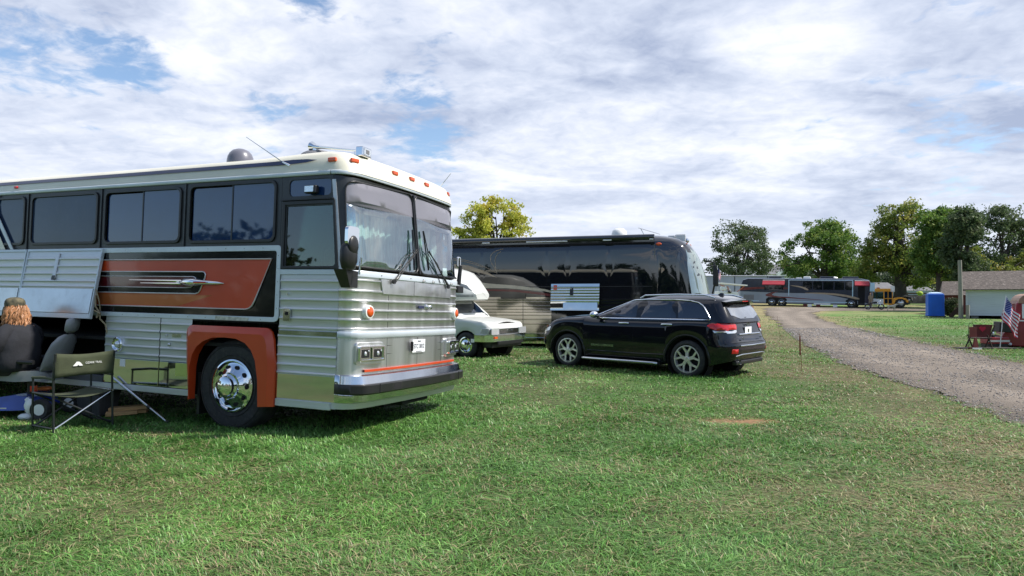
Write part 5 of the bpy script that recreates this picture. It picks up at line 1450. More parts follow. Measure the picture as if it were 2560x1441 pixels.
# open mirrored bay door
H_ = .82
d = MB().loft([[(x, -o, z) for z, o in ribprof(0, H_, [H_ - .10, H_ - .19, H_ - .27, H_ - .36, H_ - .44, H_ - .53], h=.012, w=.03)] for x in (0, 1.50)], cap=False, closed=False)
d.box(0, 1.5, .003, .03, 0, H_)
d = d.build('open_bay_door', M_MIRR, coach, smooth=30)
for v in d.data.vertices: v.co.z -= H_
e = MB().box(.08, .19, -.02, -.001, -.10, -.04).build('reflector', M_AMBER, d); MB().box(.08, .19, -.02, -.001, -.19, -.13).build('reflector', M_AMBER, d)
MB().prism([(.60, -.16), (.66, -.16), (.66, -.14), (.70, -.14), (.70, -.36), (.60, -.36)], -.03, -.001).build('latch', M_RUB, d)
MB().box(.40, 1.45, -.016, -.0005, -.80, -.58).build('mirror_panel', M_MIRR, d)
d.location = (-3.97, -.06, 1.955); d.rotation_euler = (R(-9), 0, 0)
MB().tube([(-3.9, -.1, 1.16), (-3.78, .05, 1.0)], .02, 6).build('door_strut', M_RUB, coach)
# roof line awning
ob = MB().tube([(-10.2, -.05, 3.335), (-.84, -.05, 3.335)], .085, 12).box(-10.2, -.84, -.02, .08, 3.20, 3.40).build('awning_case', M_CBLK, coach, smooth=45)
for a, b_ in ((-8.5, -8.3), (-6.2, -5.95), (-4.75, -3.45), (-2.35, -2.10), (-.97, -.86)):
    MB().tube([(a, -.12, 3.262), (b_, -.12, 3.262)], .018, 8).build('awning_bracket', M_WHITE, ob, smooth=50)
MB().tube([(-.84, .02, 3.12), (-.84, .02, 1.9)], .012, 6).build('door_rail', M_CBLK, coach)
mk = hitpt(cbv, 'near', -.72, 3.12, .012); MB().ell(mk, .09, .02, .045, 12, 6).build('marker_light', M_AMBER, coach, smooth=60)
mk = hitpt(cbv, 'right', .5, 3.16, .01)
for yy in (.45, 1.0, 1.3, 1.6, 2.15):
    mk = hitpt(cbv, 'right', yy, 3.14, .01); MB().ell(mk, .02, .06, .02, 8, 5).build('marker_light', M_AMBER, coach, smooth=60)
MB().lathe([(.24, 3.40), (.25, 3.50), (.22, 3.62), (.14, 3.70), (.001, 3.72)], (-2.0, .9, 0), axis='z', n=22).build('satellite_dome', M_WHITE, coach, smooth=60)
MB().tube([(-1.2, 1.0, 3.42), (-1.35, 1.0, 3.70)], .012, 5).tube([(-1.42, 1.0, 3.72), (-.75, 1.0, 3.50)], .010, 5).build('tv_antenna', M_SILVER, coach)
o = MB().box(-.30, .02, .85, 1.05, 3.24, 3.46).box(-.5, -.29, .80, 1.1, 3.36, 3.44).build('roof_camera', M_SILVER, coach, bevel=.02)
MB().box(-.3, .0, 1.2, 1.45, 3.26, 3.50).build('air_horn', M_RUB, coach, bevel=.02)
MB().ell((.02, 1.7, 3.34), .08, .08, .09).build('spot_light', M_CHROME, coach, smooth=60)
# mirrors and wheels
m_ = MB().tube([(.60, .02, 2.6), (.86, -.02, 2.55), (.88, -.02, 2.0), (.80, .05, 1.6)], .03, 8).box(.82, .94, -.12, .02, 1.9, 2.45).build('wing_mirror', M_RUB, coach, bevel=.02)
m_ = MB().tube([(.60, CWD - .02, 2.6), (.90, CWD + .02, 2.55), (.92, CWD + .02, 2.0)], .03, 8).box(.86, .98, CWD - .02, CWD + .12, 1.9, 2.45).build('wing_mirror', M_RUB, coach, bevel=.02)
for x in (-1.5, -8.3, -9.5):
    big_wheel(coach, x, -.012, .50, .50, .28, .29, convex=False); big_wheel(coach, x, CWD + .012, .50, .50, .28, .29, flip=True, convex=False)
# ------------------------------------------------------------------ trees
YEL = [(.36, .39, .05), (.60, .58, .12), (.55, .44, .07)]
GRN = [(.050, .110, .022), (.16, .27, .05), (.26, .33, .07)]
DGR = [(.045, .078, .034), (.12, .17, .07), (.13, .16, .08)]
OLV = [(.075, .12, .024), (.25, .31, .06), (.36, .34, .08)]
def TB(px, Y, dz=0): 
    x = (px - 1280) / F * Y; return (x, Y, gz(0, Y) + dz)
def px2(px, Y): return (px - 1280) / F * Y
def zof(py, Y): return at(1280, py, Y).z
def tree_px(label, cx, Y, pts, cols, **k):
    """pts: crown lobes given as (px, py, radius_px_x, radius_px_z)"""
    x0 = px2(cx, Y); zb = gz(0, Y); s = Y / F; L = []
    for j, (a, b_, ra, rb_) in enumerate(pts):
        L.append((px2(a, Y) - x0, ((j * 37) % 5 - 2) * ra * s * .15, zof(b_, Y) - zb, ra * s, rb_ * s))
    H = max(l[2] + l[4] for l in L)
    k['clumps'] = int(k.get('clumps', 90) * 1.25); k['crad'] = k.get('crad', .9) * .72
    return tree(label, (x0, Y, zb), H, L, cols, **k)
tree_px('yellow autumn tree rising behind the black motor coach', 1238, 46,
        [(1235, 545, 60, 42), (1180, 575, 42, 32), (1290, 570, 36, 34), (1222, 522, 34, 26), (1268, 528, 28, 26), (1150, 595, 18, 18), (1240, 600, 70, 40)],
        YEL, trunk_r=.22, trunk_top=3.4, clumps=320, per=42, size=.085, crad=.46, forks=14, seed=1)
tree_px('dark round tree standing alone behind the long grey tent hall', 1850, 118,
        [(1852, 640, 72, 50), (1830, 592, 44, 34), (1880, 600, 38, 34), (1800, 650, 34, 34), (1898, 655, 36, 34), (1850, 675, 78, 26)],
        DGR, trunk_r=.45, clumps=260, per=60, size=.17, crad=1.15, forks=9, seed=2)
tree_px('bushy mid green tree behind the far silver coach', 2055, 108,
        [(2055, 610, 60, 52), (2000, 630, 42, 34), (2108, 625, 44, 40), (2050, 580, 34, 30), (2098, 590, 26, 26), (1990, 665, 36, 30), (2060, 670, 95, 34), (2120, 672, 50, 30)],
        GRN, trunk_r=.5, clumps=420, per=70, size=.16, crad=1.1, forks=8, seed=3)
tree_px('tall olive green tree with a thick leaning trunk behind the yellow bus', 2250, 97,
        [(2250, 570, 62, 52), (2215, 610, 52, 42), (2290, 600, 48, 50), (2255, 540, 44, 30), (2190, 650, 34, 36), (2300, 660, 44, 34), (2290, 702, 36, 20), (2170, 690, 26, 26), (2246, 660, 50, 26)],
        OLV, trunk_r=.85, trunk_top=4.6, clumps=400, per=66, size=.16, crad=1.0, forks=11, seed=4)
tree_px('green tree with dark trunk right behind the blue portable toilet', 2352, 78,
        [(2345, 570, 44, 46), (2380, 590, 40, 50), (2330, 640, 40, 44), (2372, 665, 44, 36), (2360, 550, 30, 26), (2395, 712, 40, 22)],
        GRN, trunk_r=.60, trunk_top=3.6, clumps=330, per=66, size=.14, crad=.85, forks=8, seed=5)
tree_px('dark narrow tree crown directly behind the bare wooden pole', 2405, 70,
        [(2408, 575, 34, 48), (2425, 560, 26, 34), (2400, 630, 34, 50), (2418, 680, 36, 34)],
        DGR, trunk_r=.30, trunk_top=3.5, clumps=230, per=66, size=.13, crad=.7, forks=8, seed=6)
tree_px('large dark tree spreading over the white shed roof', 2500, 84,
        [(2505, 590, 62, 62), (2470, 640, 50, 44), (2550, 620, 60, 60), (2500, 555, 40, 34), (2610, 640, 70, 60), (2540, 680, 70, 40), (2460, 690, 50, 28)],
        DGR, trunk_r=.5, clumps=430, per=66, size=.15, crad=1.0, forks=9, seed=7)
tree_px('pale green shrubby tree at the right edge behind the shed', 2560, 66,
        [(2550, 672, 46, 26), (2520, 690, 30, 20), (2600, 660, 50, 34)], [(.10, .14, .02), (.22, .26, .05), (.28, .24, .06)],
        trunk_r=.2, clumps=150, per=60, size=.12, crad=.6, forks=3, seed=8)
tree_px('small green tree between the shed roof and the dark tree', 2440, 76,
        [(2440, 670, 26, 26), (2425, 640, 20, 22)], OLV, trunk_r=.2, clumps=90, per=60, size=.12, crad=.6, forks=3, seed=9)
# far wood beyond the field
Cw = []
for k in range(760):
    px = random.uniform(1960, 2700); Y = random.uniform(150, 175)
    Cw.append((px2(px, Y), Y, gz(0, Y) + random.uniform(0.5, 8.5) * (.6 + .5 * math.sin(px * .02) ** 2)))
for k in range(260):
    px = random.uniform(900, 1900); Y = random.uniform(190, 215)
    Cw.append((px2(px, Y), Y, gz(0, Y) + random.uniform(0.5, 4.5)))
w = leaf_mesh('distant_wood', np.array(Cw), np.full(len(Cw), 2.2), 60, .32, [(.035, .060, .030), (.085, .12, .06)], None)
tag(w, 'low dark green wood along the far side of the field', 'woodland', kind='stuff')
# bush beside the toilet
bx = empty('bush', (px2(2382, 57), 57.5, 0), label='dark round bush between the blue toilet and the wooden pole', cat='bush')
Cb = np.array([(random.uniform(-.55, .45), random.uniform(-.4, .4), random.uniform(.2, 1.35)) for _ in range(60)])
leaf_mesh('foliage', Cb, np.full(60, .3), 60, .06, [(.025, .04, .018), (.06, .08, .03)], bx)
MB().tube([(0, 0, 0), (0, 0, .8)], .04, 6).build('stem', M_BARK, bx)
# wood behind the camera (what the shiny bodies mirror)
Cb = []
for k in range(1500):
    a = random.uniform(R(185), R(355)); d = random.uniform(60, 80)
    Cb.append((d * math.cos(a), d * math.sin(a), random.uniform(0.5, 11) * (.7 + .4 * math.sin(a * 17))))
w = leaf_mesh('woodland', np.array(Cb), np.full(len(Cb), 2.0), 26, .55, [(.022, .042, .016), (.06, .09, .03)], None)
tag(w, 'dark tree belt closing the field behind the viewer', 'woodland', kind='stuff')

# ------------------------------------------------------------------ buildings
M_TENT = mat('grey_blue_sheeting', (.36, .39, .46), .6, var=.08, vscale=.3, stretch=(1, 1, .2))
M_ROOFG = mat('grey_roof', (.13, .13, .14), .8, var=.15, vscale=.8)
M_SHING = None
def shingle(name, a, c, light):
    m = bpy.data.materials.new(name); m.use_nodes = True; nt = m.node_tree; b = nt.nodes['Principled BSDF']
    t = nt.nodes.new('ShaderNodeTexCoord'); br = nt.nodes.new('ShaderNodeTexBrick'); nt.links.new(t.outputs['UV'] if False else t.outputs['Object'], br.inputs[0])
    mp = nt.nodes.new('ShaderNodeMapping'); nt.links.new(t.outputs['Object'], mp.inputs[0]); mp.inputs['Rotation'].default_value = (R(90) if False else 0, 0, 0)
    n = nt.nodes.new('ShaderNodeTexNoise'); n.inputs['Scale'].default_value = 5; n.inputs['Detail'].default_value = 8; n.inputs['Roughness'].default_value = .75
    mp.inputs['Scale'].default_value = (1, 1, 3.0); nt.links.new(mp.outputs[0], n.inputs[0])
    cr_ = nt.nodes.new('ShaderNodeValToRGB'); nt.links.new(n.outputs[0], cr_.inputs[0])
    e = cr_.color_ramp.elements; e[0].position = .40; e[0].color = (*a, 1); e[1].position = .60; e[1].color = (*c, 1); x = e.new(.70); x.color = (*light, 1)
    nt.links.new(cr_.outputs[0], b.inputs['Base Color']); b.inputs['Roughness'].default_value = .9
    bp = nt.nodes.new('ShaderNodeBump'); bp.inputs['Strength'].default_value = .8; bp.inputs['Distance'].default_value = .04; nt.links.new(n.outputs[0], bp.inputs['Height']); nt.links.new(bp.outputs[0], b.inputs['Normal'])
    nt.nodes.remove(br)
    return m
M_SHING = shingle('worn_shingles', (.055, .045, .040), (.13, .105, .090), (.52, .49, .45))
M_SHEDW = mat('weathered_white_boards', (.56, .58, .61), .8, var=.05, vscale=.8, stretch=(.4, 1, 6), dirt=.35)
M_BARNR = mat('barn_red', (.10, .018, .016), .8, var=.2, vscale=1, stretch=(4, 4, .4))
Y = 100
# long tent hall
th_ = empty('tent_hall', (px2(1745, Y), Y, gz(0, Y)), label='long low grey-blue tent hall stretching behind the far coach and the flag', cat='hall')
L_ = px2(1962, Y) - px2(1745, Y); hz0 = zof(690, Y) - gz(0, Y)
MB().box(-6, L_, 0, 14, 0, hz0).build('wall', M_TENT, th_)
MB().hexa([(-6.1, -.2, hz0), (L_ + .2, -.2, hz0), (L_ + .2, 14.2, hz0), (-6.1, 14.2, hz0), (-6.1, 6, hz0 + .25), (L_ + .2, 6, hz0 + .25), (L_ + .2, 8, hz0 + .25), (-6.1, 8, hz0 + .25)]).build('roof', M_TENT, th_)
for q in (0.1, L_ * .42, L_ * .8): MB().box(q, q + .08, -.06, -.005, 0, hz0).build('tent_post', M_RUB, th_)
# farmhouse gable above it
Y = 150
fh = empty('farmhouse', (px2(1945, Y), Y, gz(0, Y)), label='far white farmhouse with a grey gabled roof and red brick chimney', cat='house')
s = Y / F; zr = zof(660, Y) - gz(0, Y); ze = zof(683, Y) - gz(0, Y)
MB().box(-1.8, 3.2, 0, 8, 0, ze).build('wall', M_WHITE, fh)
MB().add([(-2.4, -.4, ze - .3), (3.6, -.4, ze - .3), (3.6, 8.4, ze - .3), (-2.4, 8.4, ze - .3), (-1.2, 4, zr), (3.4, 4, zr)], [(0, 1, 5, 4), (2, 3, 4, 5), (0, 4, 3), (1, 2, 5), (0, 3, 2, 1)]).build('roof', M_ROOFG, fh)
MB().prism([(-.5, ze - .6), (2.3, ze - .6), (2.3, ze), (.9, ze + .9), (-.5, ze)], -1.2, -.4).build('dormer', M_WHITE, fh)
MB().box(2.0, 3.0, 1.5, 2.5, ze + .2, zr - .1).build('chimney', mat('brick', (.28, .07, .05), .8, var=.2), fh)
MB().box(.5, 1.2, -1.215, -1.2, ze - .45, ze + .1).build('window', M_CGL, fh)
# low far buildings seen under the trees
for i, (a, b_, ty, by, Y, lab) in enumerate(((2186, 2240, 706, 745, 128, 'low grey roofed building seen left of the thick tree trunk'), (2262, 2330, 712, 745, 132, 'low grey roofed building seen right of the thick tree trunk'))):
    o = empty('farm_building', (px2(a, Y), Y, gz(0, Y)), label=lab, cat='building', group='low buildings under the trees')
    W_ = px2(b_, Y) - px2(a, Y); zt = zof(ty, Y) - gz(0, Y)
    MB().box(0, W_, 0, 6, 0, zt * .62).build('wall', M_TENT, o)
    MB().add([(-.3, -.3, zt * .6), (W_ + .3, -.3, zt * .6), (W_ + .3, 6.3, zt * .6), (-.3, 6.3, zt * .6), (-.1, 3, zt), (W_ + .1, 3, zt)], [(0, 1, 5, 4), (2, 3, 4, 5), (0, 4, 3), (1, 2, 5), (3, 2, 1, 0)]).build('roof', M_ROOFG, o)
# dark field wall and board fence
Y = 92; wf_ = empty('stone_wall', (px2(2262, Y), Y, gz(0, Y)), label='low dark field wall running from the bus nose to the toilet', cat='wall')
W_ = px2(2400, Y) - px2(2262, Y)
M_DSTONE = mat('dark_stone', (.030, .030, .030), .9, var=.6, vscale=2.2, bump=1, bscale=3)
rg = []
for k in range(27):
    x = W_ * k / 26; h = .98 + .16 * math.sin(k * 2.1) + .1 * math.sin(k * .9)
    rg.append([(x, 0, -.3), (x, -.02, h * .6), (x, .12, h), (x, .5, h), (x, .6, -.3)])
MB().loft(rg).build('stones', M_DSTONE, wf_, smooth=30)
Y = 118; bf = empty('board_fence', (px2(2240, Y), Y, gz(0, Y)), label='dark horizontal board fence beyond the thick tree trunk', cat='fence')
W_ = px2(2420, Y) - px2(2240, Y)
for k in range(3): MB().box(0, W_, 0, .05, .25 + k * .42, .55 + k * .42).build('rail', M_BARK, bf)
for k in range(7): MB().box(W_ * k / 6 - .07, W_ * k / 6 + .07, .06, .2, -.2, 1.45).build('post', M_BARK, bf)
Y = 100; yb = MB().ell((0, 0, .45), .42, .35, .34, 14, 8).ell((-.42, 0, .60), .2, .08, .08, 8, 5).build('garden_umbrella', mat('lime_cloth', (.34, .46, .06), .8, var=.1), None, smooth=60)
yb.location = (px2(2300, Y), Y, zof(741, Y) - .05)
tag(yb, 'small lime green rounded cover on the bank left of the blue toilet', 'cover'); yb.name = 'round_cover'

# white shed
sh = empty('shed', (px2(2415, 50.5), 50.5, 0), (0, 0, R(-34)), label='white boarded shed on low piers with a worn shingle roof', cat='shed')
sl = 9.5; z0 = zof(789, 50.5); z1 = zof(724, 50.5); zr = zof(683, 53.5)
w_ = MB()
nb = 12
for k in range(nb):
    za = z0 + (z1 - z0) * k / nb; zb_ = z0 + (z1 - z0) * (k + 1) / nb
    w_.hexa([(0, -.03, za), (sl, -.03, za), (sl, .1, za), (0, .1, za), (0, -.005, zb_), (sl, -.005, zb_), (sl, .1, zb_), (0, .1, zb_)])
w_.box(0, sl, .1, 5, z0, z1)
w_.build('wall', M_SHEDW, sh)
MB().box(-.02, .12, -.06, .0, z0, z1).build('corner_board', M_SHEDW, sh)
MB().box(-.05, sl, -.07, -.035, z1 - .10, z1 - .01).build('fascia', M_WHITE, sh)
MB().add([(-.5, -.45, z1 - .06), (sl, -.45, z1 - .06), (sl, 2.6, zr), (-.5, 2.6, zr), (-.5, 5.5, z1 - .06), (sl, 5.5, z1 - .06),
          (-.5, -.45, z1 - .0), (sl, -.45, z1 - .0), (sl, 2.6, zr + .08), (-.5, 2.6, zr + .08), (-.5, 5.5, z1), (sl, 5.5, z1)],
         [(0, 3, 2, 1), (3, 4, 5, 2), (6, 7, 8, 9), (9, 8, 11, 10), (0, 1, 7, 6), (0, 6, 9, 3), (3, 9, 10, 4), (1, 2, 8, 7), (2, 5, 11, 8), (4, 10, 11, 5)]).build('roof', M_SHING, sh)
for k in range(5): MB().box(.3 + k * 2.1, .75 + k * 2.1, .1, .6, 0, z0).build('pier', mat('block_pier', (.16, .15, .14), .9, var=.2) if k == 0 else bpy.data.materials['block_pier'], sh)
MB().box(.1, sl, 1.2, 4.8, .02, z0 - .02).build('underfloor', M_DARKV, sh)
# red barn behind
Y = 62; bn = empty('barn', (px2(2357, Y), Y, gz(0, Y)), (0, 0, R(-30)), label='small dark red barn with a grey shingled roof behind the bush', cat='barn')
W_ = px2(2420, Y) - px2(2357, Y); z1 = zof(737, Y); zr = zof(703, Y)
MB().box(0, W_, 0, 4, 0, z1).build('wall', M_BARNR, bn)
MB().add([(-.2, -.3, z1 - .05), (W_ + .2, -.3, z1 - .05), (W_ + .2, 2, zr), (.05, 2, zr), (-.2, 4.3, z1), (W_ + .2, 4.3, z1)], [(0, 1, 2, 3), (3, 2, 5, 4), (0, 3, 4), (1, 5, 2), (0, 4, 5, 1)]).build('roof', M_SHING, bn)
# ramp leaning by the pole
rp = MB().bar((px2(2374, 53), 53, .05), (px2(2403, 52.5), 52.5, .85), .12, .30).build('timber_ramp', mat('dark_timber', (.05, .025, .018), .9, var=.3), None)
tag(rp, 'dark timber ramp leaning up beside the bare wooden pole', 'ramp')
# pole and post
M_POLE = mat('weathered_pole', (.24, .22, .19), .9, var=.2, vscale=2, stretch=(6, 6, .4), bump=.4, bscale=10)
zt = zof(651, 50)
po = MB().tube([(0, 0, -.2), (-.02, 0, 2), (-.06, 0, zt)], [.165, .15, .13], 10).build('wooden_pole', M_POLE, None, smooth=50)
po.location = (px2(2402, 50), 50, 0); tag(po, 'tall bare weathered wooden pole beside the white shed', 'pole')
po2 = MB().tube([(0, 0, -.1), (0, 0, 1.0)], [.13, .12], 8).build('wooden_post', M_POLE, None, smooth=50)
po2.location = (px2(2419, 49.5), 49.5, 0); tag(po2, 'short weathered wooden post in front of the white shed wall', 'post')

# portable toilet
tl_ = empty('portable_toilet', (px2(2337, 55.5), 55.5, 0), (0, 0, R(-22)), label='blue portable toilet with a pale domed roof beside the dark bush', cat='toilet')
M_BLUE = mat('blue_plastic', (.010, .12, .60), .45, var=.08, vscale=1.5, dirt=.05)
hT = zof(735, 55.5); a_ = .58
MB().loft([[(x * a_ * f_, y * a_ * f_, z) for x, y in ((-1, -1), (1, -1), (1, 1), (-1, 1))] for z, f_ in ((.02, 1.04), (.12, 1.04), (.2, 1), (hT - .05, .97), (hT, .94))]).build('cabin', M_BLUE, tl_, bevel=.05, seg=3)
MB().loft([[(x * a_ * f_, y * a_ * f_, z) for x, y in ((-1, -1), (0, -1.0), (1, -1), (1, 0), (1, 1), (0, 1), (-1, 1), (-1, 0))] for z, f_ in ((hT - .02, .86), (hT + .06, .80), (hT + .12, .5), (hT + .14, .2))]).build('roof', mat('pale_roof', (.45, .58, .75), .4, var=.05), tl_, smooth=40)
MB().box(-.42, .42, -a_ * 1.0 - .02, -a_ * .93, .18, hT - .18).build('back_panel', M_BLUE, tl_, bevel=.02)
MB().box(-.65, .65, -.65, .65, 0, .07).build('skid', M_RUB, tl_)

# ------------------------------------------------------------------ far motor coach
M_FSIL = mat('silver_paint', (.25, .28, .35), .28, .5, var=.08, vscale=.6, coat=.4)
M_FDRK = mat('slate_paint', (.016, .022, .045), .16, coat=.35, var=.15)
M_FRED = mat('awning_red', (.28, .010, .024), .7, var=.08)
M_LBL = mat('pale_blue_metal', (.42, .58, .72), .3, .6, var=.05)
fc = empty('motor_coach', (28.05, 84.2, .60), (0, .0187, R(-25.5)), label='far long silver and slate motor coach with red swoosh and small red awnings', cat='motor coach')
FL = 14.6; FH = 3.36
prof = [(.05, .30), (.02, 1.2), (.05, 2.3), (.35, 3.15), (1.0, FH), (FL - 1.2, FH), (FL - .45, FH - .12), (FL - .22, FH - .5), (FL - .02, 1.7), (FL, .9), (FL - .08, .30)]
b_ = MB().prism(prof, 0, 2.6).build('body', M_FSIL, fc, bevel=.10, seg=3)
MB().prism([(.06, 1.75), (.10, 2.3), (.40, 3.12), (1.0, FH - .06), (FL - 1.2, FH - .06), (FL - .5, FH - .2), (FL - .30, FH - .6), (FL - .12, 1.45), (10, 1.60), (5, 1.62)], -.012, -.002).build('upper_paint', M_FDRK, fc)
MB().prism([(8.6, 1.72), (FL - .2, 1.62), (FL - .10, .75), (FL - .12, .45), (12.6, .9), (11, 1.25)], -.014, -.004).build('front_paint', M_FDRK, fc)
MB().prism([(.1, 1.85), (2.2, 2.05), (5.3, 2.05), (5.7, 2.16), (5.2, 2.30), (2.2, 2.30), (.16, 2.20)], -.022, -.014).build('red_band', M_MAR2, fc)
MB().prism(smoothpoly([(4.6, 1.82), (3.4, 1.60), (2.9, 1.28), (3.6, 1.08), (6, .98), (10.5, .78), (6, 1.10), (4.2, 1.22), (3.7, 1.38), (4.0, 1.58)], 1), -.024, -.016).build('red_swoosh', M_MAR2, fc)
MB().prism(smoothpoly([(5.6, 2.55), (6.8, 2.48), (7.7, 2.20), (7.85, 1.95), (7.5, 2.0), (7.0, 2.28), (6.2, 2.42)], 1), -.024, -.016).build('tan_swoosh', M_TAN, fc)
MB().prism(smoothpoly([(6.9, 1.62), (9, 1.72), (11.2, 1.62), (13.2, 1.18), (13.2, .90), (11.4, 1.36), (9, 1.55)], 1), -.024, -.016).build('tan_swoosh', M_TAN, fc)
for a, c in ((2.9, 3.95), (4.0, 5.05)): MB().box(a, c, -.03, -.016, 1.95, 2.55).build('window', M_CGLS, fc)
for a, c in ((7.2, 8.2), (8.3, 9.3), (9.4, 10.5), (10.6, 11.6), (11.7, 12.6)): MB().box(a, c, -.02, -.013, 2.05, 3.0).build('window', M_CGLS, fc)
dr_ = MB().box(13.05, 13.75, -.02, .02, .4, 2.7).build('doorway', M_DARKV, fc)
MB().box(13.05, 13.75, -.32, -.02, .45, .55).build('step', M_RUB, dr_)
for a, c in ((2.7, 5.2), (12.7, 14.2)):
    o = MB().add([(a, -.02, 3.12), (c, -.02, 3.12), (c, -.75, 2.62), (a, -.75, 2.62), (a, -.75, 2.52), (c, -.75, 2.52), (a, -.02, 3.0), (c, -.02, 3.0)], [(0, 1, 2, 3), (3, 2, 5, 4), (4, 5, 7, 6), (0, 3, 4, 6), (1, 7, 5, 2)]).build('window_awning', M_FRED, fc)
    MB().tube([(a, -.03, 3.13), (c, -.03, 3.13)], .05, 8).build('awning_roll', M_WHITE, o)
MB().tube([(5.6, -.06, 3.16), (12.55, -.06, 3.16)], .055, 8).build('main_awning', M_LBL, fc)
for x in (5.65, 12.5): MB().box(x - .05, x + .05, -.12, -.02, 1.3, 3.2).build('awning_arm', M_LBL, fc)
MB().box(5.3, 12.3, -.022, -.004, .55, .64).box(.2, 2.3, -.022, -.004, .55, .64).build('lower_strip', M_LBL, fc)
MB().box(.5, 1.7, -.02, -.004, .72, 1.35).build('vent_grille', M_GREYF, fc)
for a in (6.0, 7.6, 9.2): MB().box(a, a + 1.5, -.016, -.004, .66, 1.18).build('bay_door', M_FSIL, fc, bevel=.01)
MB().box(8.4, 10.2, -.018, .1, .22, .48).build('bay_interior', M_WHITE, fc)
for x, l in ((3.3, 1.4), (9.0, 1.5), (11.4, 1.7), (7.2, .8)): MB().box(x, x + l, .7, 1.9, FH - .01, FH + .26).build('roof_unit', M_FDRK if l > 1 else M_WHITE, fc, bevel=.08)
MB().box(6.4, 7.0, 1, 1.5, FH, FH + .14).build('roof_hatch', M_WHITE, fc, bevel=.04)
ds_ = MB().lathe([(.001, 0), (.35, .1), (.3, .2), (.001, .3)], (10.6, 1.4, FH), axis='z', n=16).build('roof_dome', M_WHITE, fc, smooth=50)
MB().box(FL - .06, FL - .02, .2, 2.4, 1.55, 3.0).build('windscreen', M_REARGL, fc).rotation_euler = (0, 0, 0)
MB().box(FL - .35, FL + .15, -.25, -.08, 1.9, 2.9).build('wing_mirror', M_LBL, fc, bevel=.04)
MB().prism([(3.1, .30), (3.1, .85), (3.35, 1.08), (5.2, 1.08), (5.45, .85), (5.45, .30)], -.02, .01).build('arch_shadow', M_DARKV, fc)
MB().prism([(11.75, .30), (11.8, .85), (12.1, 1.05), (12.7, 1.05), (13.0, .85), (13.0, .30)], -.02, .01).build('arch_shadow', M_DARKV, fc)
for x in (3.75, 4.85, 12.4):
    big_wheel(fc, x, -.03, .50, .50, .3, .29, convex=False); big_wheel(fc, x, 2.63, .50, .50, .3, .29, convex=False, flip=True)
for x, m in ((7.5, M_BARNR), (8.0, M_WHITE), (8.9, M_BARNR), (10.7, M_WHITE)):
    o = MB().box(-.22, .22, -.2, .2, 0, .32).build('storage_crate', m, None, bevel=.03)
    p = fc.matrix_basis @ Vector((x, -.5, -.06)); o.location = (p.x, p.y, gz(p.x, p.y)); o.rotation_euler = (0, 0, R(-25))
    tag(o, {7.5: 'dark red box farthest left under the far coach side', 8.0: 'white box between two dark red boxes under the far coach', 8.9: 'dark red box right of a white box under the far coach', 10.7: 'white bin nearest the front wheel of the far coach'}[x], 'box', 'boxes under the side of the far coach')
# ------------------------------------------------------------------ yellow school bus
M_YEL = mat('school_bus_yellow', (.85, .36, .022), .45, coat=.4, var=.06, vscale=1, dirt=.08)
Y = 78.5; s = Y / F
sb = empty('school_bus', (px2(2172, Y), Y, gz(0, Y)), (0, 0, R(-9)), label='short yellow school bus with a round hood standing nose out past the far coach', cat='bus')
def u(px): return (px - 2172) * s * 1.0
def zz_(py): return zof(py, Y) - gz(0, Y)
SW = 2.2
MB().box(u(2165), u(2228), 0, SW, zz_(730), zz_(722)).build('roof', M_YEL, sb, bevel=.09, seg=3)
MB().box(u(2120), u(2166), .3, SW, .4, zz_(724)).build('rear_body', M_YEL, sb, bevel=.08)
q = MB()
for px in (2166, 2180, 2206, 2226): q.box(u(px), u(px) + .10, 0, .06, .4, zz_(729))
for px in (2166, 2206, 2226): q.box(u(px), u(px) + .10, SW - .06, SW, .4, zz_(729))
q.build('pillars', M_YEL, sb)
MB().box(u(2166), u(2206), 0, .05, .40, zz_(748)).build('side_wall', M_WHITE, sb)
MB().box(u(2166), u(2226), SW - .05, SW, .40, zz_(748)).build('far_wall', M_YEL, sb)
MB().box(u(2170), u(2226), .05, SW - .05, .38, .46).build('floor', M_GREYF, sb)
dd = MB().box(u(2208), u(2226), -.02, .0, .36, .48).box(u(2216), u(2216) + .07, -.02, 0, .5, zz_(729)).box(u(2208), u(2226), -.02, 0, zz_(747) - .04, zz_(747) + .04).build('folding_door', M_YEL, sb)
MB().box(u(2208.5), u(2225.5), .0, .02, .5, zz_(730)).build('door_glass', M_CGL, dd)
MB().box(u(2180), u(2206), .005, .02, zz_(747), zz_(731)).build('side_glass', M_CGLC, sb)
hd = MB().loft([[(x, y, z) for x, y, z in ((xx, .15 + t, zb), (xx, SW - .15 - t, zb), (xx, SW - .25 - t, zt), (xx, SW - .6 - t, zt + .05), (xx, .6 + t, zt + .05), (xx, .25 + t, zt))] for xx, zb, zt, t in ((u(2226), .75, zz_(749), 0), (u(2238), .9, zz_(750), 0), (u(2252), .95, zz_(753), .02), (u(2263), .85, zz_(757), .08), (u(2266), .60, zz_(764), .12))]).build('hood', M_YEL, sb, smooth=40)
fn = MB().prism([(u(2228), .42), (u(2228), .95), (u(2234), 1.16), (u(2247), 1.22), (u(2258), 1.08), (u(2264), .80), (u(2263), .60), (u(2259), .60), (u(2257), .86), (u(2249), 1.04), (u(2240), 1.02), (u(2234), .84), (u(2231), .42)], -.04, .35).build('fender', M_YEL, sb, bevel=.03)
MB().box(u(2258), u(2268), .0, SW, .42, .66).build('front_bumper', M_RUB, sb, bevel=.02)
MB().tube([(u(2268), .45, .9), (u(2271), .45, .9)], .12, 12).build('headlamp', M_LENS, sb)
MB().box(u(2222), u(2230), -.3, -.05, zz_(730), zz_(716)).build('door_mirror', M_WHITE, sb, bevel=.02)
MB().tube([(u(2232), .1, 1.2), (u(2235), -.1, 1.55), (u(2236), -.1, 1.75)], .03, 6).build('crossview_mirror', M_RUB, sb)
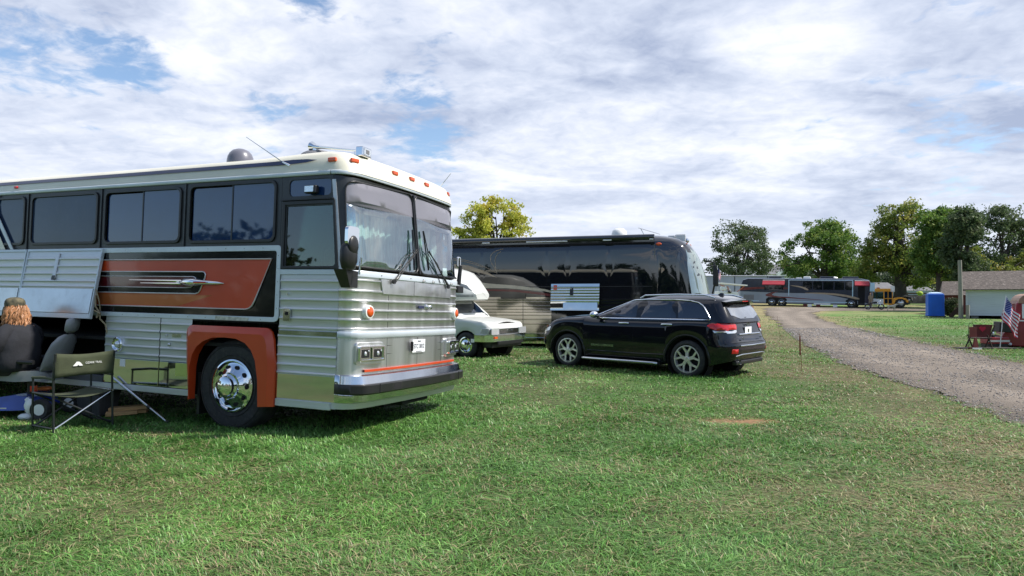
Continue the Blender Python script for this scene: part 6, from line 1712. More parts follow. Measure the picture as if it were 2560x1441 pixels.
for px in (2198, 2168): MB().box(u(px), u(px) + .28, .8, 1.1, zz_(722), zz_(719)).build('warning_lamp', M_AMBER, sb, bevel=.02)
big_wheel(sb, u(2246), .0, .55, .56, .26, .30, convex=False); big_wheel(sb, u(2246), SW, .55, .56, .26, .30, flip=True, convex=False); big_wheel(sb, u(2140), .2, .5, .52, .26, .30, convex=False)
# dark pickup nose behind the bus
pk = empty('pickup_truck', (px2(2262, 86), 86, gz(0, 86)), (0, 0, R(-12)), label='dark pickup truck with a chrome grille showing behind the yellow bus nose', cat='truck')
MB().prism([(-2.6, .45), (-2.6, 1.05), (-1.2, 1.05), (.35, 1.02), (.75, .9), (.85, .5)], 0, 1.8).build('body', M_SUV, pk, bevel=.06)
MB().box(.80, .92, .1, 1.7, .55, .92).build('grille', M_CHROME, pk, bevel=.03)
MB().box(.84, .97, 0, 1.8, .32, .50).build('bumper', M_RUB, pk, bevel=.03)
for x in (.15,): MB().tube([(x, -.02, .4), (x, .2, .4)], .38, 16).build('wheel', M_TYRE, pk)

# person stepping down from the far coach
M_KHAKI = mat('khaki_cloth', (.26, .20, .13), .9, var=.12); M_SKIN = mat('skin', (.46, .24, .16), .55, var=.06); M_HAIRD = mat('dark_hair', (.04, .03, .02), .7, var=.2)
def figure(name, pts, edges, radii, m, parent, levels=2):
    me = bpy.data.meshes.new(name); me.from_pydata(pts, edges, []); me.materials.append(m)
    o = bpy.data.objects.new(name, me); COL.objects.link(o)
    bm = bmesh.new(); bm.from_mesh(me); ly = bm.verts.layers.skin.verify()
    for v, r in zip(bm.verts, radii):
        v[ly].radius = (r, r) if not isinstance(r, tuple) else r
    bm.verts.ensure_lookup_table(); bm.verts[0][ly].use_root = True
    bm.to_mesh(me); bm.free()
    md = o.modifiers.new('skin', 'SKIN'); md.use_smooth_shade = True
    sd2 = o.modifiers.new('sub', 'SUBSURF'); sd2.levels = levels; sd2.render_levels = levels
    o.parent = parent
    return o
pf = empty('person', (px2(2176, 77), 77, gz(0, 77)), label='person in light brown clothes standing at the far coach doorway', cat='person')
figure('body', [(0, 0, .95), (0, 0, 1.15), (0, 0, 1.38), (0, 0, 1.50), (0, 0, 1.62), (-.19, 0, 1.38), (-.26, -.05, 1.12), (-.15, -.2, .98), (.19, 0, 1.38), (.27, -.03, 1.12), (.25, -.1, .86), (-.10, 0, .85), (-.12, 0, .48), (-.12, .02, .08), (-.12, -.12, .04), (.10, 0, .85), (.13, -.04, .48), (.13, 0, .08), (.13, -.14, .04), (0, 0, 1.70)],
       [(0, 1), (1, 2), (2, 3), (3, 4), (4, 19), (2, 5), (5, 6), (6, 7), (2, 8), (8, 9), (9, 10), (0, 11), (11, 12), (12, 13), (13, 14), (0, 15), (15, 16), (16, 17), (17, 18)],
       [.17, .16, .17, .06, .095, .07, .05, .035, .07, .05, .035, .10, .07, .05, .04, .10, .07, .05, .04, .09], M_KHAKI, pf)
MB().ell((0, -.01, 1.66), .09, .10, .12).build('head', M_SKIN, pf, smooth=60)
MB().ell((0, .02, 1.70), .098, .10, .10).build('hair', M_HAIRD, pf, smooth=60)
# motorbike
mo = empty('motorcycle', (px2(2186, 74.5), 74.5, gz(0, 74.5)), (0, 0, R(-35)), label='small black and chrome motorcycle parked before the far coach nose', cat='motorcycle')
for x in (-.65, .65):
    w0 = MB().lathe([(.20, -.04), (.30, -.05), (.33, 0), (.30, .05), (.20, .04), (.20, -.04)], (x, 0, .33), n=20).build('wheel', M_TYRE, mo, smooth=40)
    MB().lathe([(.20, -.02), (.18, 0), (.20, .02)], (x, 0, .33), n=20).tube([(x, 0, .13), (x, 0, .53)], .012, 4).tube([(x - .2, 0, .33), (x + .2, 0, .33)], .012, 4).build('rim', M_CHROME, w0)
MB().ell((.05, 0, .78), .28, .14, .13).build('fuel_tank', M_SUV, mo, smooth=60)
MB().ell((-.38, 0, .74), .28, .12, .07).build('seat', M_RUB, mo, smooth=60)
MB().box(-.2, .25, -.13, .13, .28, .62).tube([(.2, .14, .35), (-.75, .16, .3)], .05, 8).build('engine', M_CHROME, mo, bevel=.04)
MB().tube([(.65, .07, .33), (.42, .07, .98)], .025, 6).tube([(.65, -.07, .33), (.42, -.07, .98)], .025, 6).tube([(.36, -.33, 1.05), (.45, 0, 1.0), (.36, .33, 1.05)], .018, 6).build('fork', M_CHROME, mo)
MB().ell((.55, 0, .9), .09, .1, .1).build('headlamp', M_LENS, mo, smooth=60)
# dog
M_DOG = mat('cream_fur', (.56, .48, .36), .95, var=.12, vscale=12, bump=.5, bscale=40)
dg_ = empty('dog', (px2(2228, 71.5), 71.5, gz(0, 71.5)), (0, 0, R(-8)), label='cream coloured dog walking right on the grass before the yellow bus', cat='dog')
figure('body', [(-.22, 0, .50), (0, 0, .48), (.24, 0, .50), (.40, 0, .62), (.50, 0, .70), (.64, 0, .67), (-.30, .07, .42), (-.22, .08, .30), (-.36, .08, .18), (-.33, .08, .02), (-.30, -.07, .42), (-.26, -.08, .29), (-.42, -.08, .17), (-.40, -.08, .02), (.26, .08, .40), (.24, .08, .20), (.28, .08, .02), (.28, -.08, .40), (.32, -.08, .20), (.34, -.08, .02), (-.38, 0, .55), (-.52, 0, .62)],
       [(0, 1), (1, 2), (2, 3), (3, 4), (4, 5), (0, 6), (6, 7), (7, 8), (8, 9), (0, 10), (10, 11), (11, 12), (12, 13), (2, 14), (14, 15), (15, 16), (2, 17), (17, 18), (18, 19), (0, 20), (20, 21)],
       [.13, .12, .15, .10, .095, .045, .08, .05, .03, .03, .08, .05, .03, .03, .07, .04, .03, .07, .04, .03, .05, .03], M_DOG, dg_)
MB().ell((.47, .09, .70), .03, .02, .06).build('ear', M_DOG, dg_, smooth=60); MB().ell((.47, -.09, .70), .03, .02, .06).build('ear', M_DOG, dg_, smooth=60)
MB().box(.30, .34, -.10, .10, .52, .60).build('collar', M_RUB, dg_, bevel=.01)

# ------------------------------------------------------------------ American flags
def flag_mat(nm):
    return nm
M_FLR = mat('flag_red', (.45, .012, .04), .75, var=.05); M_FLW = mat('flag_white', (.72, .70, .74), .75, var=.03); M_FLB = mat('flag_blue', (.02, .035, .20), .75, var=.05)
def flag(parent, W_, H_, fn, stars=True):
    """fn(u,v)->xyz, u along fly 0..1, v 0 top..1 bottom"""
    N = 16; 
    def strip(v0, v1, u0, u1, off=0.0, k=2):
        nu = max(2, int(N * (u1 - u0)) + 1)
        return [[Vector(fn(u0 + (u1 - u0) * i / nu, v0 + (v1 - v0) * j / k)) + Vector((0, off, 0)) for j in range(k + 1)] for i in range(nu + 1)]
    R_, W2 = MB(), MB()
    for s_ in range(13):
        u0 = .40 if s_ < 7 else 0
        (R_ if s_ % 2 == 0 else W2).loft(strip(s_ / 13, (s_ + 1) / 13, u0, 1), cap=False, closed=False)
    root = R_.build('red_stripes', M_FLR, parent, smooth=60)
    W2.build('white_stripes', M_FLW, parent, smooth=60)
    B = MB().loft(strip(0, 7 / 13, 0, .40, 0, 6), cap=False, closed=False).build('canton', M_FLB, parent, smooth=60)
    if stars:
        st_ = MB()
        for r_ in range(9):
            for c in range(6 if r_ % 2 == 0 else 5):
                uc = .40 * ((c + (.5 if r_ % 2 == 0 else 1)) / 6); vc = 7 / 13 * (r_ + .5) / 9
                ps = []
                for k in range(10):
                    rr_ = .024 if k % 2 == 0 else .010; a = math.pi / 5 * k
                    ps.append(Vector(fn(uc + rr_ * math.sin(a) * H_ / W_, vc - rr_ * math.cos(a))) + Vector((0, -.006, 0)))
                st_.add(ps, [tuple(range(10))])
        st_.build('stars', M_FLW, B)
FX, FY = px2(2507, 20.3), 20.3
fl_ = empty('flag', (FX, FY, 0), label='large American flag hanging from a slim pole before the red trailer', cat='flag')
z_t = zof(742, FY); z_b = zof(842, FY)
MB().tube([(-.10, 0, .05), (0, 0, 1.0), (.10, 0, z_t + .03)], .012, 8).build('pole', M_SILVER, fl_, smooth=60)
# drooping flag: the hoist runs down the pole and the fly sags to the right
def ff(u, v):
    hx, hz_ = .10 - .17 * v, z_t - v * .62
    fx_, fz_ = hx + (.42 + .10 * v) * u + .03 * math.sin(9 * u + 3 * v), hz_ - (.60 + .05 * v) * u ** 1.15 - .08 * math.sin(u * math.pi)
    return (fx_, -.03 + .05 * math.sin(7 * u + 2.5 * v) + .03 * math.sin(15 * u), fz_)
flag(fl_, 1.1, .7, ff)
fl2 = empty('flag', (px2(1796, 62), 62, 0), label='small American flag on a thin pole beside the white cart', cat='flag')
z_t = zof(664, 62)
MB().tube([(0, 0, 0), (-.08, 0, z_t)], .02, 6).build('pole', M_SILVER, fl2)
flag(fl2, .9, .6, lambda u_, v: (-.06 + .28 * u_ + .05 * math.sin(6 * v), .05 * math.sin(8 * u_ + v), z_t - .05 - .8 * v - .75 * u_), stars=False)
# white cart with orange poles and flat canopy
Y = 60; ct_ = empty('utility_cart', (px2(1800, Y), Y, 0), label='white utility cart with orange poles under a flat pale canopy board', cat='cart')
def cx(px): return px2(px, Y) - px2(1800, Y)
def cz(py): return zof(py, Y)
MB().hexa([(cx(1795), 0, cz(745)), (cx(1850), 0, cz(745)), (cx(1850), 1.2, cz(745)), (cx(1795), 1.2, cz(745)), (cx(1797), 0, cz(728)), (cx(1845), 0, cz(730)), (cx(1845), 1.2, cz(730)), (cx(1797), 1.2, cz(728))]).build('cart_body', M_WHITE, ct_, bevel=.05)
MB().bar((cx(1803), .5, cz(708)), (cx(1868), .5, cz(714)), 1.2, .10).build('canopy', M_WHITE, ct_)
q = MB()
for a, b_, c, d in ((1803, 744, 1812, 716), (1812, 716, 1800, 712), (1833, 738, 1862, 716), (1820, 716, 1826, 742)): q.tube([(cx(a), .1, cz(b_)), (cx(c), .1, cz(d))], .035, 6)
q.build('orange_pole', mat('orange_pole', (.55, .14, .05), .5, var=.1), ct_)
MB().ell((cx(1812), .3, cz(722)), .35, .3, .30).ell((cx(1824), .3, cz(726)), .2, .2, .22).build('white_bundle', M_WHITE, ct_, smooth=60)
MB().ell((cx(1824), -.05, cz(730)), .18, .12, .12).build('black_bag', M_RUB, ct_, smooth=60)
for x in (1805, 1840): MB().tube([(cx(x), -.02, .3), (cx(x), .2, .3)], .3, 14).build('wheel', M_TYRE, ct_)

# ------------------------------------------------------------------ stakes and markers
M_RUST = mat('rusty_brown', (.16, .045, .02), .7, var=.3, vscale=20)
p = ground_at(2006, 938); sk_ = empty('marker_stake', (p.x, p.y, 0), label='thin brown marker stake standing alone in the grass by the dirt road', cat='stake')
zt = at(2000, 838, p.y).z
MB().tube([(0, 0, -.05), (-.03, 0, zt * .62), (-.05, 0, zt + .03)], .0045, 6).build('rod', M_RUST, sk_)
MB().box(-.058, -.030, -.006, .006, zt * .50, zt * .97).build('reflector', M_RUST, sk_, bevel=.003)
p = ground_at(1950, 850); s2 = MB().tube([(0, 0, 0), (-.03, 0, .35), (-.10, 0, .86)], .004, 5).box(.0, .12, -.01, .01, .13, .15).build('wire_stake', M_RUST, None)
s2.location = (p.x, p.y, 0); tag(s2, 'thin wire stake at the road edge behind the black car', 'stake')
for k, (px, py) in enumerate(((1876, 778), (1882, 777))):
    p = ground_at(px, py); o = MB().box(-.05, .05, -.02, .02, 0, .85).build('orange_stake', mat('orange_stake', (.50, .20, .12), .8, var=.1) if k == 0 else bpy.data.materials['orange_stake'], None)
    o.location = (px2(px, 60), 60, 0); tag(o, ['pale orange stake, left one of the pair past the black car tail', 'pale orange stake, right one of the pair past the black car tail'][k], 'stake', 'pair of orange stakes')

# ------------------------------------------------------------------ red teardrop trailer and its camp
M_TRED = mat('trailer_red', (.26, .008, .022), .3, coat=.6, var=.08)
M_TBRN = mat('tan_roof', (.34, .19, .12), .5, var=.1)
Y = 21.2; x0 = px2(2500, Y)
tr_ = empty('caravan', (x0, Y, 0), (0, 0, R(-30)), label='small dark red caravan with a rounded tan roof at the right edge', cat='caravan')
def tx(px): return px2(px, Y) - x0
def tz_(py): return zof(py, Y)
bp = [(tx(2503), tz_(866)), (tx(2503), tz_(838)), (tx(2512), tz_(826)), (tx(2528), tz_(800)), (tx(2532), tz_(760)), (tx(2545), tz_(742)), (3.2, tz_(742)), (3.2, tz_(866))]
MB().prism(bp, 0, 1.8).build('body', M_TRED, tr_, bevel=.04)
MB().prism(smoothpoly([(tx(2535), tz_(762)), (tx(2538), tz_(748)), (tx(2547), tz_(738)), (tx(2562), tz_(734)), (3.25, tz_(734)), (3.25, tz_(762))], 1), -.03, 1.83).build('roof', M_TBRN, tr_, bevel=.03)
fw = MB().box(tx(2544), tx(2585), -.02, -.002, tz_(796), tz_(760)).build('window', M_WHITE, tr_, bevel=.01)
MB().box(tx(2550), tx(2580), -.026, -.0205, tz_(792), tz_(765)).build('pane', M_CGL, fw)
MB().box(tx(2520), 3.2, -.015, -.002, tz_(803), tz_(800)).build('trim_strip', M_WHITE, tr_)
MB().box(-.3, 3.2, .1, 1.7, .14, .30).build('chassis', M_DARKV, tr_)
MB().tube([(tx(2575), -.02, .30), (tx(2575), .2, .30)], .30, 18).build('wheel', M_TYRE, tr_, smooth=40)
MB().ell((tx(2519), -.03, .10), .05, .05, .05).build('jack_foot', M_WHITE, tr_)
MB().tube([(-.05, .9, .30), (tx(2462), .9, .26)], .035, 8).build('drawbar', M_RUB, tr_)
# black case on the tongue, crate, lantern, chairs
Y = 21.0
def cpt(px, py, Y=21.0): return (px2(px, Y), Y, zof(py, Y))
o = MB().box(-.22, .22, -.15, .15, 0, .30).build('black_case', M_RUB, None, bevel=.02); o.location = cpt(2507, 831); o.rotation_euler = (0, R(4), 0)
tag(o, 'black hard case standing before the red caravan front', 'case')
MB().box(-.23, .23, -.16, .16, .30, .315).build('case_rim', M_BEIGE, o)
o = MB().box(-.33, .33, -.18, .18, 0, .20).build('red_toolbox', M_TRED, None, bevel=.02); o.location = (px2(2485, 21), 21, .12)
tag(o, 'low dark red toolbox between the lantern and the caravan', 'toolbox')
MB().box(-.34, .34, -.185, -.181, .06, .12).build('front_strip', M_SILVER, o); MB().box(-.30, .30, -.16, .16, -.12, 0).build('base', M_RUB, o)
ln_ = empty('lantern', (px2(2481, 20.9), 20.9, .32), label='small black camping lantern standing on the red toolbox', cat='lantern')
MB().lathe([(.001, 0), (.05, 0), (.05, .06), (.03, .07)], axis='z', n=14).build('base', M_RUB, ln_)
MB().lathe([(.035, .07), (.045, .12), (.035, .17)], axis='z', n=14).build('glass', M_LENS, ln_)
MB().lathe([(.03, .17), (.04, .18), (.02, .25), (.001, .26)], axis='z', n=14).build('cap', M_RUB, ln_)
M_CHR = mat('dark_red_canvas', (.13, .022, .018), .8, var=.2); M_DWOOD = mat('dark_wood_frame', (.045, .028, .020), .7, var=.2)
c1 = empty('folding_chair', (px2(2449, 20.6), 20.6, 0), (0, 0, R(-15)), label='dark wooden folding chair with a red heart on its back rest', cat='chair')
for sx_ in (-.26, .26):
    MB().bar((sx_ - .10, .1, 0), (sx_ + .10, -.1, .72), .03).build('frame_leg', M_DWOOD, c1); MB().bar((sx_ + .10, .1, 0), (sx_ - .10, -.1, .42), .03).build('frame_leg', M_DWOOD, c1)
MB().hexa([(-.26, -.02, .34), (.24, -.02, .34), (.34, 0, .72), (-.16, 0, .72), (-.26, 0, .34), (.24, 0, .34), (.34, .02, .72), (-.16, .02, .72)]).build('backrest', M_CHR, c1)
MB().box(-.28, .28, -.14, .16, .30, .33).build('seat', M_DWOOD, c1)
MB().prism([(.05, .50), (.15, .60), (.13, .66), (.07, .64), (.02, .67), (-.04, .62)], -.03, -.022).build('heart', M_FLR, c1)
c2 = empty('garden_sign', (px2(2430, 20.3), 20.3, 0), label='small dark red hanging sign on a hooked iron stand left of the folding chair', cat='sign')
MB().tube([(-.10, 0, -.05), (-.12, 0, .55), (-.10, 0, .74), (-.03, 0, .79), (.03, 0, .74), (.02, 0, .68)], .008, 6).build('hook_stand', M_RUB, c2)
MB().box(-.09, .13, -.01, .01, .36, .66).build('panel', M_CHR, c2)
c3 = MB().box(-.12, .14, -.10, .10, 0, .05).hexa([(-.05, -.04, .05), (.10, -.04, .05), (.10, .04, .05), (-.05, .04, .05), (.0, -.02, .34), (.06, -.02, .34), (.06, .02, .34), (.0, .02, .34)]).build('boot_scraper', M_CHR, None)
c3.location = (px2(2435, 20.2), 20.2, 0); tag(c3, 'small dark red stand on the ground under the hanging sign', 'stand')
MB().box(-.13, .15, -.105, -.101, .005, .06).build('white_label', M_WHITE, c3)
rg_ = MB().box(-.9, .9, -.25, .25, 0, .012).build('ground_mat', mat('dark_mat', (.035, .03, .03), .95, var=.3), None); rg_.location = (px2(2465, 20.5), 20.5, .02)
tag(rg_, 'dark ground mat under the folding chair and toolbox', 'mat')

# ------------------------------------------------------------------ foreground: folding camp chair
M_OLIVE = mat('olive_canvas', (.048, .058, .028), .85, var=.15, vscale=8, bump=.25, bscale=120)
M_GUN = mat('gunmetal_tube', (.045, .048, .052), .35, .6, var=.1)
M_ALT = mat('bare_tube', (.55, .57, .60), .25, .9, var=.06)
cc = empty('camp_chair', (-5.12, 7.64, 0), label='olive canvas folding camp chair with a white mountain print, seen from behind', cat='chair')
U = Vector((.56, .83, 0)); U.normalize(); V_ = Vector((-.83, .56, 0)); V_.normalize(); CWc = .63; CDc = .54
def Q(u_, v, z): p = U * u_ + V_ * v; return (p.x, p.y, z)
for u_ in (0, CWc):
    MB().tube([Q(u_, 0, 0), Q(u_, 0.02, .62), Q(u_, -.03, .90)], .013, 8).build('back_post', M_GUN, cc, smooth=60)
    MB().tube([Q(u_, CDc, 0), Q(u_, CDc, .60)], .012, 8).build('front_post', M_GUN, cc, smooth=60)
    MB().tube([Q(u_, .01, .615), Q(u_, CDc * .5, .62), Q(u_, CDc + .01, .60)], .016, 8).build('armrest', M_OLIVE if u_ == 0 else M_GUN, cc, smooth=60)
MB().tube([Q(0, .03, .04), Q(CWc, .03, .42)], .011, 8).build('cross_brace', M_ALT, cc, smooth=60)
MB().tube([Q(CWc, .05, .04), Q(0, .05, .42)], .011, 8).build('cross_brace', M_GUN, cc, smooth=60)
MB().tube([Q(0, CDc - .03, .04), Q(CWc, CDc - .03, .42)], .011, 8).build('cross_brace', M_GUN, cc, smooth=60)
MB().tube([Q(CWc, CDc - .05, .04), Q(0, CDc - .05, .42)], .011, 8).build('cross_brace', M_GUN, cc, smooth=60)
for u_ in (0, CWc):
    MB().tube([Q(u_, 0, .43), Q(u_, CDc, .43)], .012, 8).build('seat_rail', M_ALT if u_ else M_GUN, cc, smooth=60)
    MB().tube([Q(u_, .02, .06), Q(u_, CDc, .05)], .010, 8).build('foot_rail', M_GUN, cc, smooth=60)
g = MB().loft([[Q(CWc * i / 8, CDc * j / 6, .435 - .05 * math.sin(math.pi * i / 8) - .012 * math.sin(math.pi * j / 6)) for j in range(7)] for i in range(9)], cap=False, closed=False).build('seat', M_OLIVE, cc, smooth=60, solid=.006)
random.seed(3)
rows = []
for i in range(13):
    t = i / 12; sag = math.sin(math.pi * t)
    rows.append([Q(CWc * t, -.03 + .02 * (1 - k / 5) + .05 * sag * (.5 + .5 * k / 5) + random.uniform(-.004, .004), (.625 + (.905 - .625) * k / 5) - sag * .028 * (k / 5) + .012 * sag * (1 - k / 5)) for k in range(6)])
bk = MB().loft(rows, cap=False, closed=False).build('backrest', M_OLIVE, cc, smooth=60, solid=.008)
tm_ = Matrix((( U.x, 0, -V_.x, 0), (U.y, 0, -V_.y, 0), (0, 1, 0, 0), (0, 0, 0, 1)))
def on_back(u_, z, off=-.013):
    p = Vector(Q(u_, .012 + off, z)); m = tm_.copy(); m.translation = p; return m
text_mesh('canvas_lettering', 'OZARK TRAIL', .034, M_WHT_TXT, cc, on_back(.415, .775), .001, sx=.85)
lg = MB().prism([(-.055, -.018), (-.015, .030), (.010, .030), (.030, .014), (.052, -.018), (.012, -.018), (.004, -.006), (-.012, -.018)], 0, .002, axis='z').build('mountain_print', M_WHT_TXT, cc)
lg.matrix_local = on_back(.245, .765)

# mobility scooter
sc = empty('mobility_scooter', (-6.35, 8.85, 0), (0, 0, R(178)), label='blue mobility scooter with a grey high-backed seat under the seated person', cat='scooter')
# local +x points to image-left; y+ to the camera
M_SEATG = mat('grey_seat_leather', (.27, .275, .28), .42, spec=.5, var=.15, vscale=5)
M_SBLUE = mat('scooter_blue', (.010, .034, .26), .3, coat=.6, var=.1)
sb1 = []
for z, xo, w_, d_ in ((.60, -.40, .22, .05), (.68, -.44, .24, .065), (.82, -.50, .24, .07), (.95, -.56, .22, .065), (1.03, -.60, .15, .05), (1.06, -.62, .08, .03)):
    sb1.append([(xo + d_ * math.cos(a), w_ * math.sin(a), z) for a in [2 * math.pi * k / 16 for k in range(16)]])
MB().loft(sb1).build('seat_back', M_SEATG, sc, smooth=60)
sb1 = []
for z, xo, w_, d_ in ((1.08, -.64, .06, .035), (1.11, -.65, .11, .055), (1.18, -.67, .125, .06), (1.245, -.68, .11, .055), (1.27, -.685, .06, .03)):
    sb1.append([(xo + d_ * math.cos(a), w_ * math.sin(a), z) for a in [2 * math.pi * k / 16 for k in range(16)]])
MB().loft(sb1).build('head_rest', M_SEATG, sc, smooth=60)
MB().tube([(-.63, -.05, 1.02), (-.645, -.05, 1.12)], .01, 6).tube([(-.63, .05, 1.02), (-.645, .05, 1.12)], .01, 6).build('head_rest_rods', M_RUB, sc)
MB().loft([[(x, y * w_, z + (.03 if abs(y) > .8 else 0)) for y in (-1, -.85, -.4, .4, .85, 1)] + [(x, y * w_, z - .10) for y in (1, .4, -.4, -1)] for x, w_, z in ((-.42, .20, .56), (-.36, .25, .58), (-.1, .26, .57), (.12, .25, .585), (.20, .20, .57))]).build('seat', M_SEATG, sc, smooth=60)
MB().tube([(-.12, 0, .48), (-.12, 0, .2)], .04, 10).build('seat_post', M_RUB, sc)
MB().loft([[(x, y * .26, z) for y in (-1, 1)] + [(x, y * .22, z2) for y in (1, .5, -.5, -1)] for x, z, z2 in ((-.34, .14, .18), (-.28, .12, .27), (-.08, .11, .30), (.14, .11, .27), (.24, .11, .18))]).build('rear_cover', M_SBLUE, sc, smooth=35)
MB().box(.15, .85, -.24, .24, .10, .145).build('foot_deck', M_SBLUE, sc, bevel=.015); MB().box(.0, .85, .245, .255, .13, .145).build('deck_trim', M_SILVER, sc)
for x in (-.46, .78):
    for y in (-.27, .27):
        w0 = MB().lathe([(.07, -.04), (.115, -.045), (.13, -.02), (.13, .02), (.115, .045), (.07, .04), (.07, -.04)], (x, y, .13), n=20).build('wheel', M_TYRE, sc, smooth=40)
        MB().lathe([(.001, .045), (.07, .042), (.07, -.042), (.001, -.045)], (x, y, .13), n=16).build('rim', M_WHITE, w0, smooth=30)
MB().tube([(.80, 0, .15), (.68, 0, .8)], .03, 8).tube([(.66, -.25, .86), (.68, 0, .84), (.66, .25, .86)], .015, 8).build('tiller', M_RUB, sc)
MB().tube([(-.38, .30, .72), (.0, .31, .74)], .03, 8).build('armrest', M_RUB, sc); MB().tube([(-.38, -.30, .72), (.0, -.31, .74)], .03, 8).build('armrest', M_RUB, sc)
MB().box(-.36, -.30, .20, .25, .35, .42).build('rear_reflector', M_REDL, sc)
tw = MB().ell((0, 0, .0), .07, .05, .10, 10, 7).ell((-.05, 0, -.13), .10, .06, .045, 10, 6).ell((-.03, .02, .07), .05, .04, .05, 8, 5).build('cloth_bundle', M_WHITE, None, smooth=60); tw.location = (-6.08, 8.62, .16)
tag(tw, 'crumpled white cloth bundle lying by the scooter wheel', 'cloth')
tw2 = MB().ell((0, 0, 0), .11, .08, .035, 12, 6).build('striped_cushion', M_ORANGE2, None, smooth=60); tw2.location = (-6.02, 8.75, .37); tag(tw2, 'orange and blue cushion resting over the scooter wheel', 'cushion')
MB().ell((-.08, 0, -.005), .06, .075, .032, 10, 6).build('blue_end', M_SBLUE, tw2, smooth=60)
tw2.location = (-6.02, 8.80, .36)

# seated person, seen from behind
M_TSHIRT = mat('black_tshirt', (.016, .017, .022), .9, var=.25, vscale=4, bump=.5, bscale=9)
M_JEANS = mat('dark_trousers', (.030, .028, .038), .9, var=.2, vscale=6, bump=.3, bscale=20)
M_HAIR = mat('ginger_hair', (.40, .19, .085), .5, var=.25, vscale=6)
M_CAMO = mat('camo_cap', (.045, .042, .025), .85, var=.1, vscale=16, col2=(.14, .12, .07))
pe = empty('person', (-6.34, 8.72, 0), (0, 0, R(172)), label='seated person with ginger hair, camouflage cap and black T-shirt, back to the camera', cat='person')
# local: +x forward (image left), +y towards the camera
bd = figure('body', [(0, 0, .68), (-.04, 0, .84), (-.05, 0, 1.02), (-.03, 0, 1.15), (-.005, 0, 1.235), (.02, 0, 1.34), (.02, 0, 1.42),
                     (-.06, .19, 1.10), (-.05, .27, .93), (.10, .30, .80), (.26, .28, .80), (-.06, -.19, 1.10), (-.05, -.27, .93), (.10, -.28, .80), (.28, -.20, .82),
                     (.02, .13, .66), (.28, .18, .66), (.48, .18, .62), (.52, .17, .36), (.54, .17, .19), (.66, .18, .18), (.02, -.13, .66), (.28, -.16, .66), (.48, -.16, .62), (.52, -.15, .36), (.54, -.15, .19), (.66, -.16, .18)],
            [(0, 1), (1, 2), (2, 3), (3, 4), (4, 5), (5, 6), (3, 7), (7, 8), (8, 9), (9, 10), (3, 11), (11, 12), (12, 13), (13, 14), (0, 15), (15, 16), (16, 17), (17, 18), (18, 19), (19, 20), (0, 21), (21, 22), (22, 23), (23, 24), (24, 25), (25, 26)],
            [(.15, .20), (.15, .20), (.13, .19), (.07, .12), .055, .09, .08, .06, .062, .055, .035, .06, .062, .055, .035, .10, .095, .08, .065, .05, .045, .10, .095, .08, .065, .05, .045], M_SKIN, pe)
tor = []
random.seed(5)
for z, w_, d_, xo in ((.60, .24, .19, .0), (.66, .275, .215, -.01), (.74, .285, .225, -.025), (.82, .278, .215, -.04), (.90, .270, .20, -.05), (.98, .268, .19, -.055), (1.05, .262, .175, -.05), (1.11, .245, .155, -.045), (1.16, .205, .130, -.035), (1.195, .150, .105, -.025), (1.225, .090, .085, -.012), (1.24, .070, .070, .0)):
    tor.append([(xo + (d_ + .012 * math.sin(5 * a + z * 40)) * math.cos(a), (w_ + .006 * math.sin(3 * a + z * 60)) * math.sin(a), z + .012 * math.sin(2 * a + 1)) for a in [2 * math.pi * k / 26 for k in range(26)]])
MB().loft(tor).build('shirt', M_TSHIRT, pe, smooth=70)
for sy in (1, -1):
    MB().tube([(-.05, .15 * sy, 1.13), (-.05, .225 * sy, 1.09), (-.045, .265 * sy, 1.02), (-.02, .285 * sy, .93), (.04, .292 * sy, .865)], [.085, .092, .088, .080, .078], 14).build('sleeve', M_TSHIRT, pe, smooth=70)
figure('trousers', [(0, 0, .66), (.02, .13, .655), (.28, .18, .655), (.48, .18, .61), (.52, .17, .36), (.54, .17, .22), (.02, -.13, .655), (.28, -.16, .655), (.48, -.16, .61), (.52, -.15, .36), (.54, -.15, .22)],
       [(0, 1), (1, 2), (2, 3), (3, 4), (4, 5), (0, 6), (6, 7), (7, 8), (8, 9), (9, 10)], [.13, .125, .115, .095, .08, .065, .125, .115, .095, .08, .065], M_JEANS, pe)
# hands: palm, four fingers and thumb each
for sy in (1, -1):
    c = Vector((.30, .27 if sy > 0 else -.19, .80)); P0 = [c, c + Vector((.07, 0, 0))]; pts = [tuple(P0[0]), tuple(P0[1])]; ed = [(0, 1)]; rd = [(.022, .038), (.018, .040)]
    for k in range(4):
        b0 = c + Vector((.075, (k - 1.5) * .022, .0)); k0 = len(pts)
        pts += [tuple(b0), tuple(b0 + Vector((.035, 0, .006))), tuple(b0 + Vector((.055 - .006 * abs(k - 1), 0, -.018)))]; ed += [(1, k0), (k0, k0 + 1), (k0 + 1, k0 + 2)]; rd += [.010, .009, .008]
    k0 = len(pts); pts += [tuple(c + Vector((.03, -.04 * sy, -.01))), tuple(c + Vector((.065, -.055 * sy, -.02)))]; ed += [(0, k0), (k0, k0 + 1)]; rd += [.013, .010]
    figure('hand', pts, ed, rd, M_SKIN, pe, 1)
# face parts
hd_ = MB().ell((.035, 0, 1.385), .098, .080, .125, 18, 12).build('head', M_SKIN, pe, smooth=60)
MB().loft([[(x, y, z) for x, y, z in ((.125, -.012, 1.36), (.125, .012, 1.36), (.13, 0, 1.40))], [(x, y, z) for x, y, z in ((.155, -.006, 1.362), (.155, .006, 1.362), (.135, 0, 1.395))]]).build('nose', M_SKIN, hd_, smooth=60)
for sy in (-1, 1):
    MB().ell((.118, sy * .032, 1.40), .012, .013, .010).build('eye', M_WHITE, hd_, smooth=60)
    MB().ell((.03, sy * .083, 1.385), .022, .010, .034).build('ear', M_SKIN, hd_, smooth=60)
MB().ell((.124, 0, 1.325), .010, .026, .007).build('mouth', mat('lips', (.35, .10, .09), .5), hd_, smooth=60)
